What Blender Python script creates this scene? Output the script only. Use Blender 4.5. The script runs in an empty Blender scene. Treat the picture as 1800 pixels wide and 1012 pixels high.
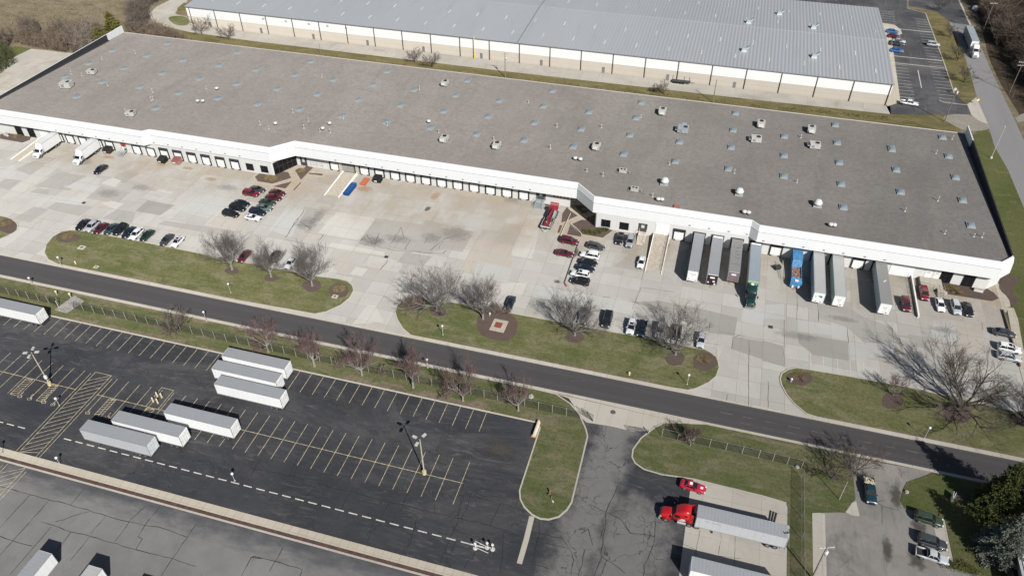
import bpy, math, random
from mathutils import Vector, Matrix
scene = bpy.context.scene
COL = scene.collection
R = math.radians
# ---------------------------------------------------------------- camera
FPX, PITCH, ROLL, HEAD, CAMH = 1339.25, R(40.391), R(-0.4706), R(-16.332), 120.0
def cam_axes():
    fx, fy = math.sin(HEAD), math.cos(HEAD)
    fwd = Vector((fx*math.cos(PITCH), fy*math.cos(PITCH), -math.sin(PITCH)))
    right = Vector((fy, -fx, 0)); up = right.cross(fwd)
    c, s = math.cos(ROLL), math.sin(ROLL)
    return c*right+s*up, -s*right+c*up, fwd
AX, AY, AF = cam_axes()
def G(x, y, z=0.0):
    """survey: the place on the plane at height z seen at pixel x, y of the 1800 px photograph"""
    d = AX*(x-900) - AY*(y-506) + AF*FPX
    t = (CAMH-z)/-d.z
    return (d.x*t, d.y*t)
cam_d = bpy.data.cameras.new('camera'); cam = bpy.data.objects.new('camera', cam_d); COL.objects.link(cam)
m = Matrix(((AX.x, AY.x, -AF.x, 0), (AX.y, AY.y, -AF.y, 0), (AX.z, AY.z, -AF.z, CAMH), (0, 0, 0, 1)))
cam.matrix_world = m
cam_d.sensor_width = 36; cam_d.lens = FPX/1800*36; cam_d.clip_start = 1; cam_d.clip_end = 6000
scene.camera = cam
# ---------------------------------------------------------------- light
SUN_EL, SUN_AZ = R(39), R(-50)      # azimuth as math angle from +X
w = bpy.data.worlds.new('World'); scene.world = w; w.use_nodes = True
nt = w.node_tree; bg = nt.nodes['Background']
sky = nt.nodes.new('ShaderNodeTexSky'); sky.sky_type = 'NISHITA'; sky.sun_disc = False
sky.sun_elevation = SUN_EL; sky.sun_rotation = R(90)-SUN_AZ
nt.links.new(sky.outputs[0], bg.inputs[0]); bg.inputs[1].default_value = 0.055
sd = bpy.data.lights.new('sun', 'SUN'); sd.energy = 4.6; sd.angle = R(0.5); sd.color = (1, .965, .91)
so = bpy.data.objects.new('sun', sd); COL.objects.link(so)
sv = Vector((math.cos(SUN_EL)*math.cos(SUN_AZ), math.cos(SUN_EL)*math.sin(SUN_AZ), math.sin(SUN_EL)))
so.rotation_euler = sv.to_track_quat('Z', 'Y').to_euler(); so.location = (60, -60, 200)
vs = scene.view_settings; vs.view_transform = 'Standard'; vs.look = 'None'; vs.gamma = 1; vs.exposure = 0.35
# ---------------------------------------------------------------- materials
def srgb(r, g, b):
    f = lambda c: (c/255/12.92 if c/255 <= .04045 else ((c/255+.055)/1.055)**2.4)
    return (f(r), f(g), f(b))
class Mat:
    def __init__(s, name, vec='Object'):
        s.m = bpy.data.materials.new(name); s.m.use_nodes = True; s.t = s.m.node_tree
        s.b = s.t.nodes['Principled BSDF']; s.tc = s.t.nodes.new('ShaderNodeTexCoord').outputs[vec]
    def n(s, typ, **kw):
        x = s.t.nodes.new(typ)
        for k, v in kw.items(): setattr(x, k, v)
        return x
    def L(s, a, b): s.t.links.new(a, b)
    def vec(s, sc=(1, 1, 1), rot=0, loc=(0, 0, 0)):
        x = s.n('ShaderNodeMapping'); x.inputs['Scale'].default_value = sc; x.inputs['Rotation'].default_value = (0, 0, rot)
        x.inputs['Location'].default_value = loc
        s.L(s.tc, x.inputs[0]); return x.outputs[0]
    def noise(s, scale, detail=3, rough=.55, sc=None, dist=0, rot=0):
        x = s.n('ShaderNodeTexNoise'); x.inputs['Scale'].default_value = scale; x.inputs['Detail'].default_value = detail
        x.inputs['Roughness'].default_value = rough; x.inputs['Distortion'].default_value = dist
        s.L(s.vec(sc, rot) if sc else s.tc, x.inputs['Vector']); return x.outputs['Fac']
    def ramp(s, f, lo, hi, a=0., b=1.):
        x = s.n('ShaderNodeMapRange', interpolation_type='SMOOTHSTEP')
        s.L(f, x.inputs[0])
        for i, v in zip((1, 2, 3, 4), (lo, hi, a, b)): x.inputs[i].default_value = v
        return x.outputs[0]
    def math(s, op, a, b=0.):
        x = s.n('ShaderNodeMath', operation=op)
        for i, v in enumerate((a, b)):
            if isinstance(v, (int, float)): x.inputs[i].default_value = v
            else: s.L(v, x.inputs[i])
        return x.outputs[0]
    def sep(s):
        x = s.n('ShaderNodeSeparateXYZ'); s.L(s.tc, x.inputs[0]); return x.outputs
    def mix(s, f, a, b, mode='MIX'):
        x = s.n('ShaderNodeMix', data_type='RGBA', blend_type=mode)
        for i, v in ((0, f), (6, a), (7, b)):
            if isinstance(v, (int, float)): x.inputs[i].default_value = v
            elif isinstance(v, (tuple, list)): x.inputs[i].default_value = (*v[:3], 1)
            else: s.L(v, x.inputs[i])
        return x.outputs[2]
    def bump(s, h, strength=.3, dist=.05):
        x = s.n('ShaderNodeBump'); x.inputs['Strength'].default_value = strength; x.inputs['Distance'].default_value = dist
        s.L(h, x.inputs['Height']); s.L(x.outputs[0], s.b.inputs['Normal'])
    def voro(s, scale, feature='DISTANCE_TO_EDGE', sc=None, rnd=1.):
        x = s.n('ShaderNodeTexVoronoi', feature=feature); x.inputs['Scale'].default_value = scale; x.inputs['Randomness'].default_value = rnd
        s.L(s.vec(sc) if sc else s.tc, x.inputs['Vector']); return x.outputs
    def out(s, c, rough=.85, metal=0., spec=.3, coat=0.):
        if not isinstance(rough, (int, float)) or rough >= .78: s.b.inputs['Diffuse Roughness'].default_value = 1.0
        if isinstance(c, tuple): s.b.inputs['Base Color'].default_value = (*c[:3], 1)
        else: s.L(c, s.b.inputs['Base Color'])
        if isinstance(rough, (int, float)): s.b.inputs['Roughness'].default_value = rough
        else: s.L(rough, s.b.inputs['Roughness'])
        s.b.inputs['Metallic'].default_value = metal; s.b.inputs['Specular IOR Level'].default_value = spec
        s.b.inputs['Coat Weight'].default_value = coat
        return s.m
def scl(c, k): return tuple(min(1, x*k) for x in c)
_pc = {}
def plain(name, col, rough=.6, metal=0., spec=.35, var=.12, scale=1.5, coat=0.):
    """simple surface with some uneven wear"""
    if name in _pc: return _pc[name]
    m = Mat(name); n = m.noise(scale, 4); n2 = m.noise(scale*9, 2)
    c = m.mix(m.ramp(n, .3, .7), scl(col, 1-var), scl(col, 1+var*.6)); c = m.mix(m.ramp(n2, .55, .8, 0, .35), c, scl(col, 1-var*1.6))
    _pc[name] = m.out(c, rough, metal, spec, coat); return _pc[name]
def paint(name, rgb, metal=.0):
    return plain('car_paint_'+name, rgb, .28, metal, .5, .06, 1.2, .6)
# ---------------------------------------------------------------- mesh helper
class MB:
    def __init__(s): s.v = []; s.f = []; s.mi = []; s.cur = 0
    def add(s, vs, fs):
        o = len(s.v); s.v += [tuple(p) for p in vs]
        for f in fs: s.f.append([i+o for i in f]); s.mi.append(s.cur)
    def box(s, c, d, rz=0, ry=0, rx=0):
        x, y, z = d[0]/2, d[1]/2, d[2]/2
        vs = [Vector((a*x, b*y, e*z)) for e in (-1, 1) for b in (-1, 1) for a in (-1, 1)]
        if rx or ry or rz:
            mm = Matrix.Rotation(rz, 3, 'Z') @ Matrix.Rotation(ry, 3, 'Y') @ Matrix.Rotation(rx, 3, 'X'); vs = [mm@v for v in vs]
        c = Vector(c); s.add([v+c for v in vs], [(0, 2, 3, 1), (4, 5, 7, 6), (0, 1, 5, 4), (2, 6, 7, 3), (0, 4, 6, 2), (1, 3, 7, 5)])
    def bbox(s, a, b): s.box([(p+q)/2 for p, q in zip(a, b)], [q-p for p, q in zip(a, b)])
    def quad(s, *p): s.add(p, [tuple(range(len(p)))])
    def prism(s, pts, z0, z1, top=True, bottom=False):
        n = len(pts); a = sum(pts[i][0]*pts[(i+1) % n][1]-pts[(i+1) % n][0]*pts[i][1] for i in range(n))
        if a < 0: pts = pts[::-1]
        vs = [(x, y, z0) for x, y in pts]+[(x, y, z1) for x, y in pts]
        fs = [(i, (i+1) % n, n+(i+1) % n, n+i) for i in range(n)]
        if top: fs.append(tuple(range(n, 2*n)))
        if bottom: fs.append(tuple(range(n))[::-1])
        s.add(vs, fs)
    def sheet(s, pts, z):
        n = len(pts); a = sum(pts[i][0]*pts[(i+1) % n][1]-pts[(i+1) % n][0]*pts[i][1] for i in range(n))
        if a < 0: pts = pts[::-1]
        s.add([(x, y, z) for x, y in pts], [tuple(range(n))])
    def tube(s, p0, p1, r0, r1=None, n=8, caps=True):
        r1 = r0 if r1 is None else r1; p0 = Vector(p0); p1 = Vector(p1); d = (p1-p0)
        if d.length < 1e-6: return
        d.normalize(); u = d.orthogonal().normalized(); w_ = d.cross(u)
        cs = [(math.cos(2*math.pi*i/n), math.sin(2*math.pi*i/n)) for i in range(n)]
        vs = [p0+(u*c+w_*q)*r0 for c, q in cs]+[p1+(u*c+w_*q)*r1 for c, q in cs]
        fs = [(i, (i+1) % n, n+(i+1) % n, n+i) for i in range(n)]
        if caps: fs += [tuple(range(n))[::-1], tuple(range(n, 2*n))]
        s.add(vs, fs)
    def blade(s, p0, p1, r):
        p0 = Vector(p0); p1 = Vector(p1); d = p1-p0
        if d.length < 1e-6: return
        d.normalize(); u = d.orthogonal().normalized(); w_ = d.cross(u)
        s.add([p0+u*r, p0-u*.5*r+w_*.87*r, p0-u*.5*r-w_*.87*r, p1], [(0, 1, 3), (1, 2, 3), (2, 0, 3)])
    def lathe(s, c, prof, n=12):
        c = Vector(c); vs = []; fs = []
        for r, z in prof: vs += [c+Vector((r*math.cos(2*math.pi*i/n), r*math.sin(2*math.pi*i/n), z)) for i in range(n)]
        for k in range(len(prof)-1):
            for i in range(n): j = (i+1) % n; fs.append((k*n+i, k*n+j, (k+1)*n+j, (k+1)*n+i))
        fs.append(tuple(range(n))[::-1]); fs.append(tuple(range((len(prof)-1)*n, len(prof)*n))); s.add(vs, fs)
    def loft(s, rings):
        n = len(rings[0]); vs = [p for r in rings for p in r]; fs = []
        for k in range(len(rings)-1):
            for i in range(n): j = (i+1) % n; fs.append((k*n+i, k*n+j, (k+1)*n+j, (k+1)*n+i))
        fs.append(tuple(range(n))[::-1]); fs.append(tuple(range((len(rings)-1)*n, len(rings)*n))); s.add(vs, fs)
    def build(s, name, mats, parent=None, smooth=False, link=True):
        me = bpy.data.meshes.new(name); me.from_pydata(s.v, [], s.f)
        if not isinstance(mats, (list, tuple)): mats = [mats]
        for m_ in mats: me.materials.append(m_)
        for p, i in zip(me.polygons, s.mi): p.material_index = i; p.use_smooth = smooth
        me.update()
        o = bpy.data.objects.new(name, me)
        if link: COL.objects.link(o)
        if parent: o.parent = parent
        return o
def tag(o, label=None, cat=None, group=None, kind=None):
    for k, v in (('label', label), ('category', cat), ('group', group), ('kind', kind)):
        if v: o[k] = v
    return o
def empty(name, loc=(0, 0, 0), rz=0, label=None, cat=None, group=None):
    o = bpy.data.objects.new(name, None); COL.objects.link(o); o.location = loc; o.rotation_euler = (0, 0, rz)
    o.empty_display_size = .5
    return tag(o, label, cat, group)
KIDS = {}
def copy_tree(o, parent=None):
    c = o.copy(); COL.objects.link(c)
    if parent: c.parent = parent; c.matrix_parent_inverse = o.matrix_parent_inverse
    for ch in list(o.children): copy_tree(ch, c)
    return c
def setmat(o, i, m_):
    o.material_slots[i].link = 'OBJECT'; o.material_slots[i].material = m_
def struct(name, mb, m_, smooth=False): return tag(mb.build(name, m_, None, smooth), kind='structure')
def P(l, z=0.0):
    """list of 'x,y' survey pixels -> ground points"""
    return [G(*map(float, q.split(',')), z) for q in l.split()]
def smooth_poly(pts, it=2):
    for _ in range(it):
        q = []
        for i in range(len(pts)):
            a, b = pts[i], pts[(i+1) % len(pts)]
            q += [(a[0]*.75+b[0]*.25, a[1]*.75+b[1]*.25), (a[0]*.25+b[0]*.75, a[1]*.25+b[1]*.75)]
        pts = q
    return pts
def ccw(pts):
    n = len(pts); a = sum(pts[i][0]*pts[(i+1) % n][1]-pts[(i+1) % n][0]*pts[i][1] for i in range(n))
    return pts if a > 0 else pts[::-1]
def offset(pts, d):
    """inset of a counter-clockwise polygon by d"""
    n = len(pts); out = []
    for i in range(n):
        a, b, c = Vector(pts[i-1]), Vector(pts[i]), Vector(pts[(i+1) % n])
        e1 = (b-a); e2 = (c-b)
        if e1.length < 1e-6 or e2.length < 1e-6: out.append(tuple(b)); continue
        e1.normalize(); e2.normalize(); n1 = Vector((-e1.y, e1.x)); n2 = Vector((-e2.y, e2.x)); nn = (n1+n2)
        if nn.length < 1e-4: nn = n1
        nn.normalize(); k = max(.4, nn.dot(n1)); q = b+nn*d/k; out.append((q.x, q.y))
    return out
def path_offset(pts, d):
    out = []
    for i in range(len(pts)):
        a = Vector(pts[max(0, i-1)]); c = Vector(pts[min(len(pts)-1, i+1)]); e = (c-a).normalized()
        out.append((pts[i][0]-e.y*d, pts[i][1]+e.x*d))
    return out
def ribbon(mb, pts, w_, z, closed=False):
    a = path_offset(pts, w_/2); b = path_offset(pts, -w_/2)
    for i in range(len(pts)-1): mb.quad((*a[i], z), (*b[i], z), (*b[i+1], z), (*a[i+1], z))
def line(mb, a, b, w_, z):
    a = Vector(a[:2]); b = Vector(b[:2]); e = (b-a).normalized()*w_/2; n_ = Vector((-e.y, e.x))
    mb.quad((*(a+n_), z), (*(a-n_), z), (*(b-n_), z), (*(b+n_), z))
# ================================================================ ground materials
def capsule(M_, a, b):
    """distance on the ground from the segment a-b"""
    s = M_; ab = (b[0]-a[0], b[1]-a[1]); l2 = ab[0]**2+ab[1]**2
    def V(op, x, y):
        q = s.n('ShaderNodeVectorMath', operation=op)
        for i, v in enumerate((x, y)):
            if isinstance(v, tuple): q.inputs[i].default_value = v
            elif v is not None: s.L(v, q.inputs[i])
        return q
    pa = V('SUBTRACT', s.tc, (a[0], a[1], 0)); fl = V('MULTIPLY', pa.outputs[0], (1, 1, 0))
    d = V('DOT_PRODUCT', fl.outputs[0], (ab[0]/l2, ab[1]/l2, 0)).outputs['Value']
    c = s.n('ShaderNodeClamp'); s.L(d, c.inputs[0])
    sc_ = s.n('ShaderNodeVectorMath', operation='SCALE'); sc_.inputs[0].default_value = (ab[0], ab[1], 0); s.L(c.outputs[0], sc_.inputs['Scale'])
    q = V('DISTANCE', fl.outputs[0], sc_.outputs[0]); return q.outputs['Value']
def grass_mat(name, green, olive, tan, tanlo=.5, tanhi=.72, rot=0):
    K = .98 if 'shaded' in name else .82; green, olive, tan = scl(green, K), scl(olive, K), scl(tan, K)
    m = Mat(name); c = m.mix(m.ramp(m.noise(.09, 5, .6), .35, .62), green, olive)
    c = m.mix(m.ramp(m.noise(.16, 6, .65, (1, 2.2, 1), .6, rot), tanlo, tanhi, 0, .85), c, tan)
    c = m.mix(m.ramp(m.noise(.8, 4, .6, (.10, 1.8, 1), .2, rot), .44, .70, 0, .5), c, scl(tan, .85))
    f = m.noise(1.5, 5, .8); c = m.mix(m.ramp(f, .40, .72, 0, .6), c, scl(green, .5)); c = m.mix(m.ramp(m.noise(1.1, 5, .8), .55, .78, 0, .5), c, scl(tan, 1.15))
    g2 = m.noise(9, 3, .8); c = m.mix(m.ramp(g2, .5, .8, 0, .3), c, scl(tan, 1.25))
    m.bump(m.noise(5, 5, .8), .9, .25)
    return m.out(c, .95, 0, .1)
GRASS = grass_mat('lawn_grass', (.096, .118, .040), (.142, .146, .062), (.225, .202, .124), .43, .68)
GRASS2 = grass_mat('road_verge_grass', (.085, .110, .037), (.125, .132, .058), (.205, .180, .118), .44, .68)
GRASS3 = grass_mat('shaded_lawn_grass', (.066, .086, .026), (.098, .104, .040), (.15, .132, .072), .52, .76)  # darker copy of the lawn grass, shade put into its colour
DRYG = grass_mat('dry_field_grass', (.125, .108, .070), (.165, .138, .098), (.235, .195, .135), .36, .62)
DRYV = grass_mat('olive_dry_grass', (.098, .098, .038), (.15, .13, .062), (.22, .18, .09), .42, .66)
def mulch_mat():
    m = Mat('bark_mulch'); c = m.mix(m.noise(.5, 4), (.072, .054, .046), (.112, .086, .074)); c = m.mix(m.ramp(m.noise(6, 4, .8), .4, .7, 0, .6), c, (.045, .030, .026))
    m.bump(m.noise(8, 4, .8), .8, .1); return m.out(c, .95, 0, .1)
MULCH = mulch_mat()
def concrete_mat(name, a, b, seam=(4.9, 4.6), seamc=(.20, .18, .16), dirt=(.36, .29, .21), dirtf=.35, seamw=.035, tint=.5):
    m = Mat(name); K = .78 if 'pad' not in name else 1.0; a, b, seamc, dirt = scl(a, K), scl(b, K), scl(seamc, K), scl(dirt, K)
    br = m.n('ShaderNodeTexBrick', offset=0.0, squash=1.0)
    m.L(m.tc, br.inputs['Vector']); br.inputs['Scale'].default_value = 1; br.inputs['Brick Width'].default_value = seam[0]; br.inputs['Row Height'].default_value = seam[1]
    br.inputs['Mortar Size'].default_value = seamw; br.inputs['Mortar Smooth'].default_value = .4
    br.inputs['Color1'].default_value = (*a, 1); br.inputs['Color2'].default_value = (*b, 1); br.inputs['Mortar'].default_value = (*scl(a, .82), 1)
    big = m.mix(m.ramp(m.noise(.035, 4, .6), .35, .65), a, b)
    c = m.mix(tint, big, br.outputs['Color'])
    c = m.mix(m.ramp(m.noise(.11, 5, .65, None, 1.2), .48, .75, 0, dirtf), c, dirt)
    c = m.mix(m.ramp(m.noise(.5, 5, .7, (1, .35, 1), 1), .5, .78, 0, .3), c, scl(a, .72))
    c = m.mix(m.ramp(m.noise(4, 4, .7), .5, .8, 0, .22), c, scl(a, .62))
    sm = m.math('MULTIPLY', br.outputs['Fac'], m.ramp(m.noise(.10, 3), .36, .58, .12, .85)); c = m.mix(sm, c, seamc)
    return m.out(c, .9, 0, .2)
def tone(name, k, warm=0):
    return concrete_mat(name, (.385*k*(1+warm), .372*k, .345*k*(1-warm)), (.435*k*(1+warm), .421*k, .395*k*(1-warm)), tint=.35, dirtf=.18)
YARD = concrete_mat('yard_concrete', (.345, .333, .309), (.462, .449, .422), tint=.62, dirt=(.36, .31, .245))
GUT = concrete_mat('kerb_concrete', (.40, .37, .32), (.47, .44, .39), (3, 30), dirtf=.3)
WALK = concrete_mat('walk_concrete', (.42, .38, .31), (.48, .44, .37), (1.6, 1.6), dirtf=.25)
OLDC = concrete_mat('old_back_concrete', (.33, .31, .275), (.42, .395, .35), (6, 4), dirt=(.24, .2, .15), dirtf=.5)
PADC = concrete_mat('dock_pad_concrete', (.315, .295, .265), (.36, .34, .305), (5.2, 4.2), dirt=(.25, .22, .18), dirtf=.4)
def road_mat():
    m = Mat('new_road_asphalt'); c = m.mix(m.noise(.08, 4, .6, (.3, 2, 1)), (.040, .0385, .040), (.052, .049, .050))
    y = m.sep()[1]; lane = m.math('ABSOLUTE', m.math('SUBTRACT', m.math('ABSOLUTE', m.math('SUBTRACT', y, 109.15)), 1.7))
    c = m.mix(m.ramp(lane, .9, .1, 0, .3), c, (.066, .062, .062)); ed = m.math('ABSOLUTE', m.math('SUBTRACT', y, 109.15)); c = m.mix(m.math('MULTIPLY', m.ramp(ed, 2.5, 3.3, 0, .5), m.noise(.6, 5, .8)), c, (.11, .104, .096)); c = m.mix(m.ramp(m.noise(.25, 5, .7, (.15, 2.5, 1)), .55, .75, 0, .4), c, (.035, .034, .036)); c = m.mix(m.ramp(m.noise(14, 3, .8), .4, .8, 0, .35), c, (.085, .082, .084)); m.bump(m.noise(20, 3), .3, .03)
    return m.out(c, .85, 0, .3)
ROAD = road_mat()
def lot_mat():
    m = Mat('sealed_lot_asphalt')
    c = m.mix(m.ramp(m.noise(.06, 5, .6), .35, .65), (.0235, .0245, .029), (.036, .037, .042))
    c = m.mix(m.ramp(m.noise(.05, 6, .75, (.6, 1.4, 1), .8), .46, .70, 0, .75), c, (.068, .067, .068))
    wear = m.ramp(m.noise(.045, 4, .6), .38, .62, .15, 1)
    c = m.mix(m.math('MULTIPLY', m.ramp(m.noise(.34, 7, .8, (.35, 1.5, 1), 2.5), .50, .72, 0, .8), wear), c, (.115, .112, .11))
    c = m.mix(m.ramp(m.noise(.42, 6, .75, (.5, 1.2, 1), 1.5), .56, .74, 0, .6), c, (.018, .019, .024))
    # worn grey wheel path of the entrance drive
    a, b_, c_ = G(1085, 757), G(1050, 860), G(985, 1040)
    d = m.math('MINIMUM', capsule(m, a, b_), capsule(m, b_, c_)); d2 = capsule(m, G(1120, 930), G(1085, 1040))
    nz = m.math('MULTIPLY', m.math('SUBTRACT', m.noise(.28, 5, .65), .5), 6.5)
    f = m.ramp(m.math('ADD', m.math('MULTIPLY', d, .75), nz), 4.3, 1.2); f2 = m.ramp(m.math('ADD', m.math('MULTIPLY', d2, .5), nz), 4.6, 1.2)
    f = m.math('MAXIMUM', f, f2)
    c = m.mix(m.math('MULTIPLY', f, .92), c, m.mix(m.noise(.6, 5, .7), (.11, .107, .103), (.165, .16, .155)))
    # crazed cracks
    nzv = m.n('ShaderNodeTexNoise'); nzv.inputs['Scale'].default_value = .5; nzv.inputs['Detail'].default_value = 4; m.L(m.tc, nzv.inputs['Vector'])
    mx = m.n('ShaderNodeMix', data_type='VECTOR'); mx.inputs[0].default_value = .62; m.L(m.tc, mx.inputs[4])
    sc2 = m.n('ShaderNodeVectorMath', operation='SCALE'); m.L(nzv.outputs['Color'], sc2.inputs[0]); sc2.inputs['Scale'].default_value = 3.2
    ad = m.n('ShaderNodeVectorMath', operation='ADD'); m.L(m.tc, ad.inputs[0]); m.L(sc2.outputs[0], ad.inputs[1])
    def crack(scale, wdt, fac):
        v = m.n('ShaderNodeTexVoronoi', feature='DISTANCE_TO_EDGE', voronoi_dimensions='2D'); v.inputs['Scale'].default_value = scale; m.L(ad.outputs[0], v.inputs['Vector'])
        return m.math('MULTIPLY', m.ramp(v.outputs['Distance'], wdt, wdt*.3), fac)
    k1 = m.math('MULTIPLY', crack(.42, .028, .72), m.math('MULTIPLY', f, m.ramp(m.noise(.12, 2), .38, .6)))
    k2 = m.math('MULTIPLY', crack(.13, .012, .75), m.ramp(m.noise(.05, 3), .35, .6, .15, 1))
    c = m.mix(m.math('MAXIMUM', k1, k2), c, (.016, .016, .019))
    c = m.mix(m.ramp(m.noise(11, 3, .8), .5, .8, 0, .25), c, (.11, .108, .105))
    return m.out(c, .8, 0, .3)
LOT = lot_mat()
def grey_mat():
    m = Mat('old_grey_asphalt'); c = m.mix(m.ramp(m.noise(.07, 5, .65), .3, .7), (.125, .123, .122), (.172, .169, .166))
    y = m.sep()[1]; e = m.math('ADD', m.math('SUBTRACT', 59.4, y), m.math('MULTIPLY', m.math('SUBTRACT', m.noise(.22, 5, .65, (1, 2.5, 1)), .5), 9))
    c = m.mix(m.ramp(e, 5.5, -1, 0, .9), c, (.045, .046, .052))
    c = m.mix(m.ramp(m.noise(.3, 6, .7, (1.6, .5, 1), 1, .5), .55, .8, 0, .5), c, (.055, .055, .058)); c = m.mix(m.ramp(m.noise(9, 3, .8), .5, .8, 0, .3), c, (.20, .195, .19))
    return m.out(c, .85, 0, .25)
GREY = grey_mat()
def drive_mat():
    m = Mat('worn_drive_asphalt'); c = m.mix(m.ramp(m.noise(.12, 5, .65), .3, .7), (.165, .155, .142), (.225, .212, .195))
    c = m.mix(m.ramp(m.noise(.5, 6, .75, (2.2, .25, 1), .6), .48, .76, 0, .6), c, (.11, .105, .10)); c = m.mix(m.ramp(m.noise(.08, 6, .7, (1.2, .7, 1), 1), .52, .7, 0, .6), c, (.085, .08, .074)); v = m.voro(.22)
    c = m.mix(m.math('MULTIPLY', m.ramp(v['Distance'], .03, .008), m.ramp(m.noise(.1, 2), .5, .65, 0, .7)), c, (.05, .048, .046)); c = m.mix(m.ramp(m.noise(8, 3, .8), .5, .8, 0, .3), c, (.27, .26, .24))
    return m.out(c, .9, 0, .2)
DRIVE = drive_mat()
def back_mat():
    m = Mat('back_road_asphalt'); c = m.mix(m.noise(.1, 4, .6, (2, .3, 1)), (.150, .148, .150), (.195, .192, .192)); c = m.mix(m.ramp(m.noise(8, 3), .5, .8, 0, .3), c, (.12, .12, .12)); return m.out(c, .9, 0, .2)
BACKR = back_mat()
def bl_mat():
    m = Mat('back_lot_asphalt'); c = m.mix(m.ramp(m.noise(.06, 5, .65), .35, .7), (.042, .043, .048), (.085, .085, .088)); c = m.mix(m.ramp(m.noise(.25, 6, .7, (2.2, .35, 1), 1.5), .52, .75, 0, .7), c, (.13, .128, .125)); return m.out(c, .9, 0, .2)
BLOT = bl_mat()
GRAVEL = grass_mat('gravel_shoulder', (.26, .245, .21), (.30, .28, .245), (.36, .33, .28))
SOIL = grass_mat('woods_floor', (.055, .042, .030), (.075, .058, .042), (.11, .085, .058))
YEL = plain('lot_yellow_paint', (.36, .31, .205), .85, var=.4, scale=1.5)
WHT = plain('road_white_paint', (.44, .43, .39), .8, var=.25, scale=3)
FADE = plain('faded_white_paint', (.44, .42, .37), .85, var=.15, scale=3)
TAR = plain('tar_joint', (.020, .020, .022), .7, var=.2)
DARKC = plain('dark_concrete_joint', (.085, .078, .07), .9, var=.4, scale=1.2)
BROWN = plain('brown_rail_trench', (.075, .045, .038), .8, var=.3, scale=.8)
# ================================================================ ground sheets
g = MB(); g.sheet([(-1500, -500), (1500, -500), (1500, 2500), (-1500, 2500)], 0); struct('ground', g, DRYG)
def sheet(name, pts, z, m_): b = MB(); b.sheet(pts, z); return struct(name, b, m_)
def rect(x0, x1, y0, y1): return [(x0, y0), (x1, y0), (x1, y1), (x0, y1)]
sheet('yard_pavement', rect(-420, 73.3, 112.4, 176), .010, YARD)
sheet('side_lot_pavement', P('139,95 55,86 0,113 -120,175')+[(-400, 175.8), (-218, 175.8)], .012, OLDC)
sheet('road', rect(-500, 400, 105.9, 112.4), .014, ROAD)
sheet('parking_lot', rect(-420, 30, 61.9, 105.3), .006, LOT)
sheet('lower_lot', rect(-420, 30, -60, 59.42), .006, GREY)
sheet('lower_drive', [(-24.5, 59.42), (30, 59.42), (30, 61.9), (-24.5, 61.9)], .006, LOT)
sheet('gutter', rect(-500, 400, 105.25, 105.9), .012, GUT); sheet('gutter', rect(-500, 400, 112.4, 113.05), .014, GUT)
k = MB(); k.bbox((-420, 60.45, 0), (-24.5, 62.0, .10)); struct('sidewalk', k, WALK)
k = MB(); k.bbox((-420, 59.75, 0), (-24.5, 60.45, .04)); struct('rail_trench', k, BROWN)
k = MB(); k.bbox((-420, 59.42, 0), (-24.5, 59.75, .09)); struct('kerb', k, GUT)
k = MB(); ribbon(k, [G(935, 907), G(925, 948), G(913, 990)], .95, .014); struct('path', k, GUT)
sheet('driveway_apron', P('968,688 1000,700 1023,735 1031,742 1075,749 1113,758 1140,757 1165,744 1205,744')+[(11, 105.3), (-25, 105.3)], .0105, GUT)
# lawns that lie level with the ground
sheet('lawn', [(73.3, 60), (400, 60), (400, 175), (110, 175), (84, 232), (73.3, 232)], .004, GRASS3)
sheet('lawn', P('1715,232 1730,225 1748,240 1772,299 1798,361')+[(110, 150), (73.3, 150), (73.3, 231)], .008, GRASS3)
sheet('back_verge', [(-222, 231)]+P('300,42 335,57 440,72 900,127 1340,177 1563,201 1640,198 1690,206')+[(73, 231)], .008, DRYV)
sheet('back_path', P('260,24 300,20 335,38 440,53 900,106 1340,158 1565,187 1566,201 1340,177 900,127 440,72 335,57 290,47'), .012, OLDC)
lp = P('262,26 275,12 300,0 330,-20 335,-20 329,3 312,18 307,25 330,30 345,42 300,42 270,40')
sheet('back_path', lp, .016, OLDC)
sheet('lawn', smooth_poly(P('306,20 329,0 337,30 330,28'), 1), .020, DRYV); sheet('lawn', smooth_poly(P('293,33 303,28 330,29 334,45 310,46')), .022, GRASS)
sheet('back_lot', P('1250,-30 1594,-30 1594,15 1627,24 1641,62 1659,110 1677,164 1700,184 1708,200 1679,203 1565,201 1540,150')+[(40, 330)], .012, BLOT)
sheet('back_walk', P('1545,40 1572,44 1583,52 1586,60 1580,62 1566,55 1568,75 1583,180 1560,187')+[(50, 300)], .016, WALK)
sheet('back_road', P('1590,-40 1597,8 1648,20 1669,38 1674,54 1692,87 1705,128 1719,177 1736,218 1748,257 1772,299 1798,361 1830,430 1880,430 1840,330 1800,247 1782,208 1761,164 1741,121 1720,74 1705,44 1684,0 1660,-40'), .014, BACKR)
sheet('back_crossing', P('1597,-30 1597,10 1648,22 1672,40 1705,45 1684,0 1670,-30'), .018, BLOT)
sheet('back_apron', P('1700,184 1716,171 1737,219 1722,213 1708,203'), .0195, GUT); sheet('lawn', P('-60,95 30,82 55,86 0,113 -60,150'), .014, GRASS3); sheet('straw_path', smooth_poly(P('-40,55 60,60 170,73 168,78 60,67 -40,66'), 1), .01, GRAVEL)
sheet('back_kerb', P('1684,0 1687,0 1708,45 1705,46'), .022, GUT)
sheet('back_lawn', P('1594,15 1648,20 1669,38 1674,54 1692,87 1705,128 1716,170 1700,184 1677,164 1659,110 1641,62 1627,24'), .009, DRYV)
sheet('gravel_turnout', smooth_poly(P('1655,205 1680,200 1708,203 1736,218 1742,228 1700,232 1665,215'), 1), .018, GRAVEL)
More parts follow.
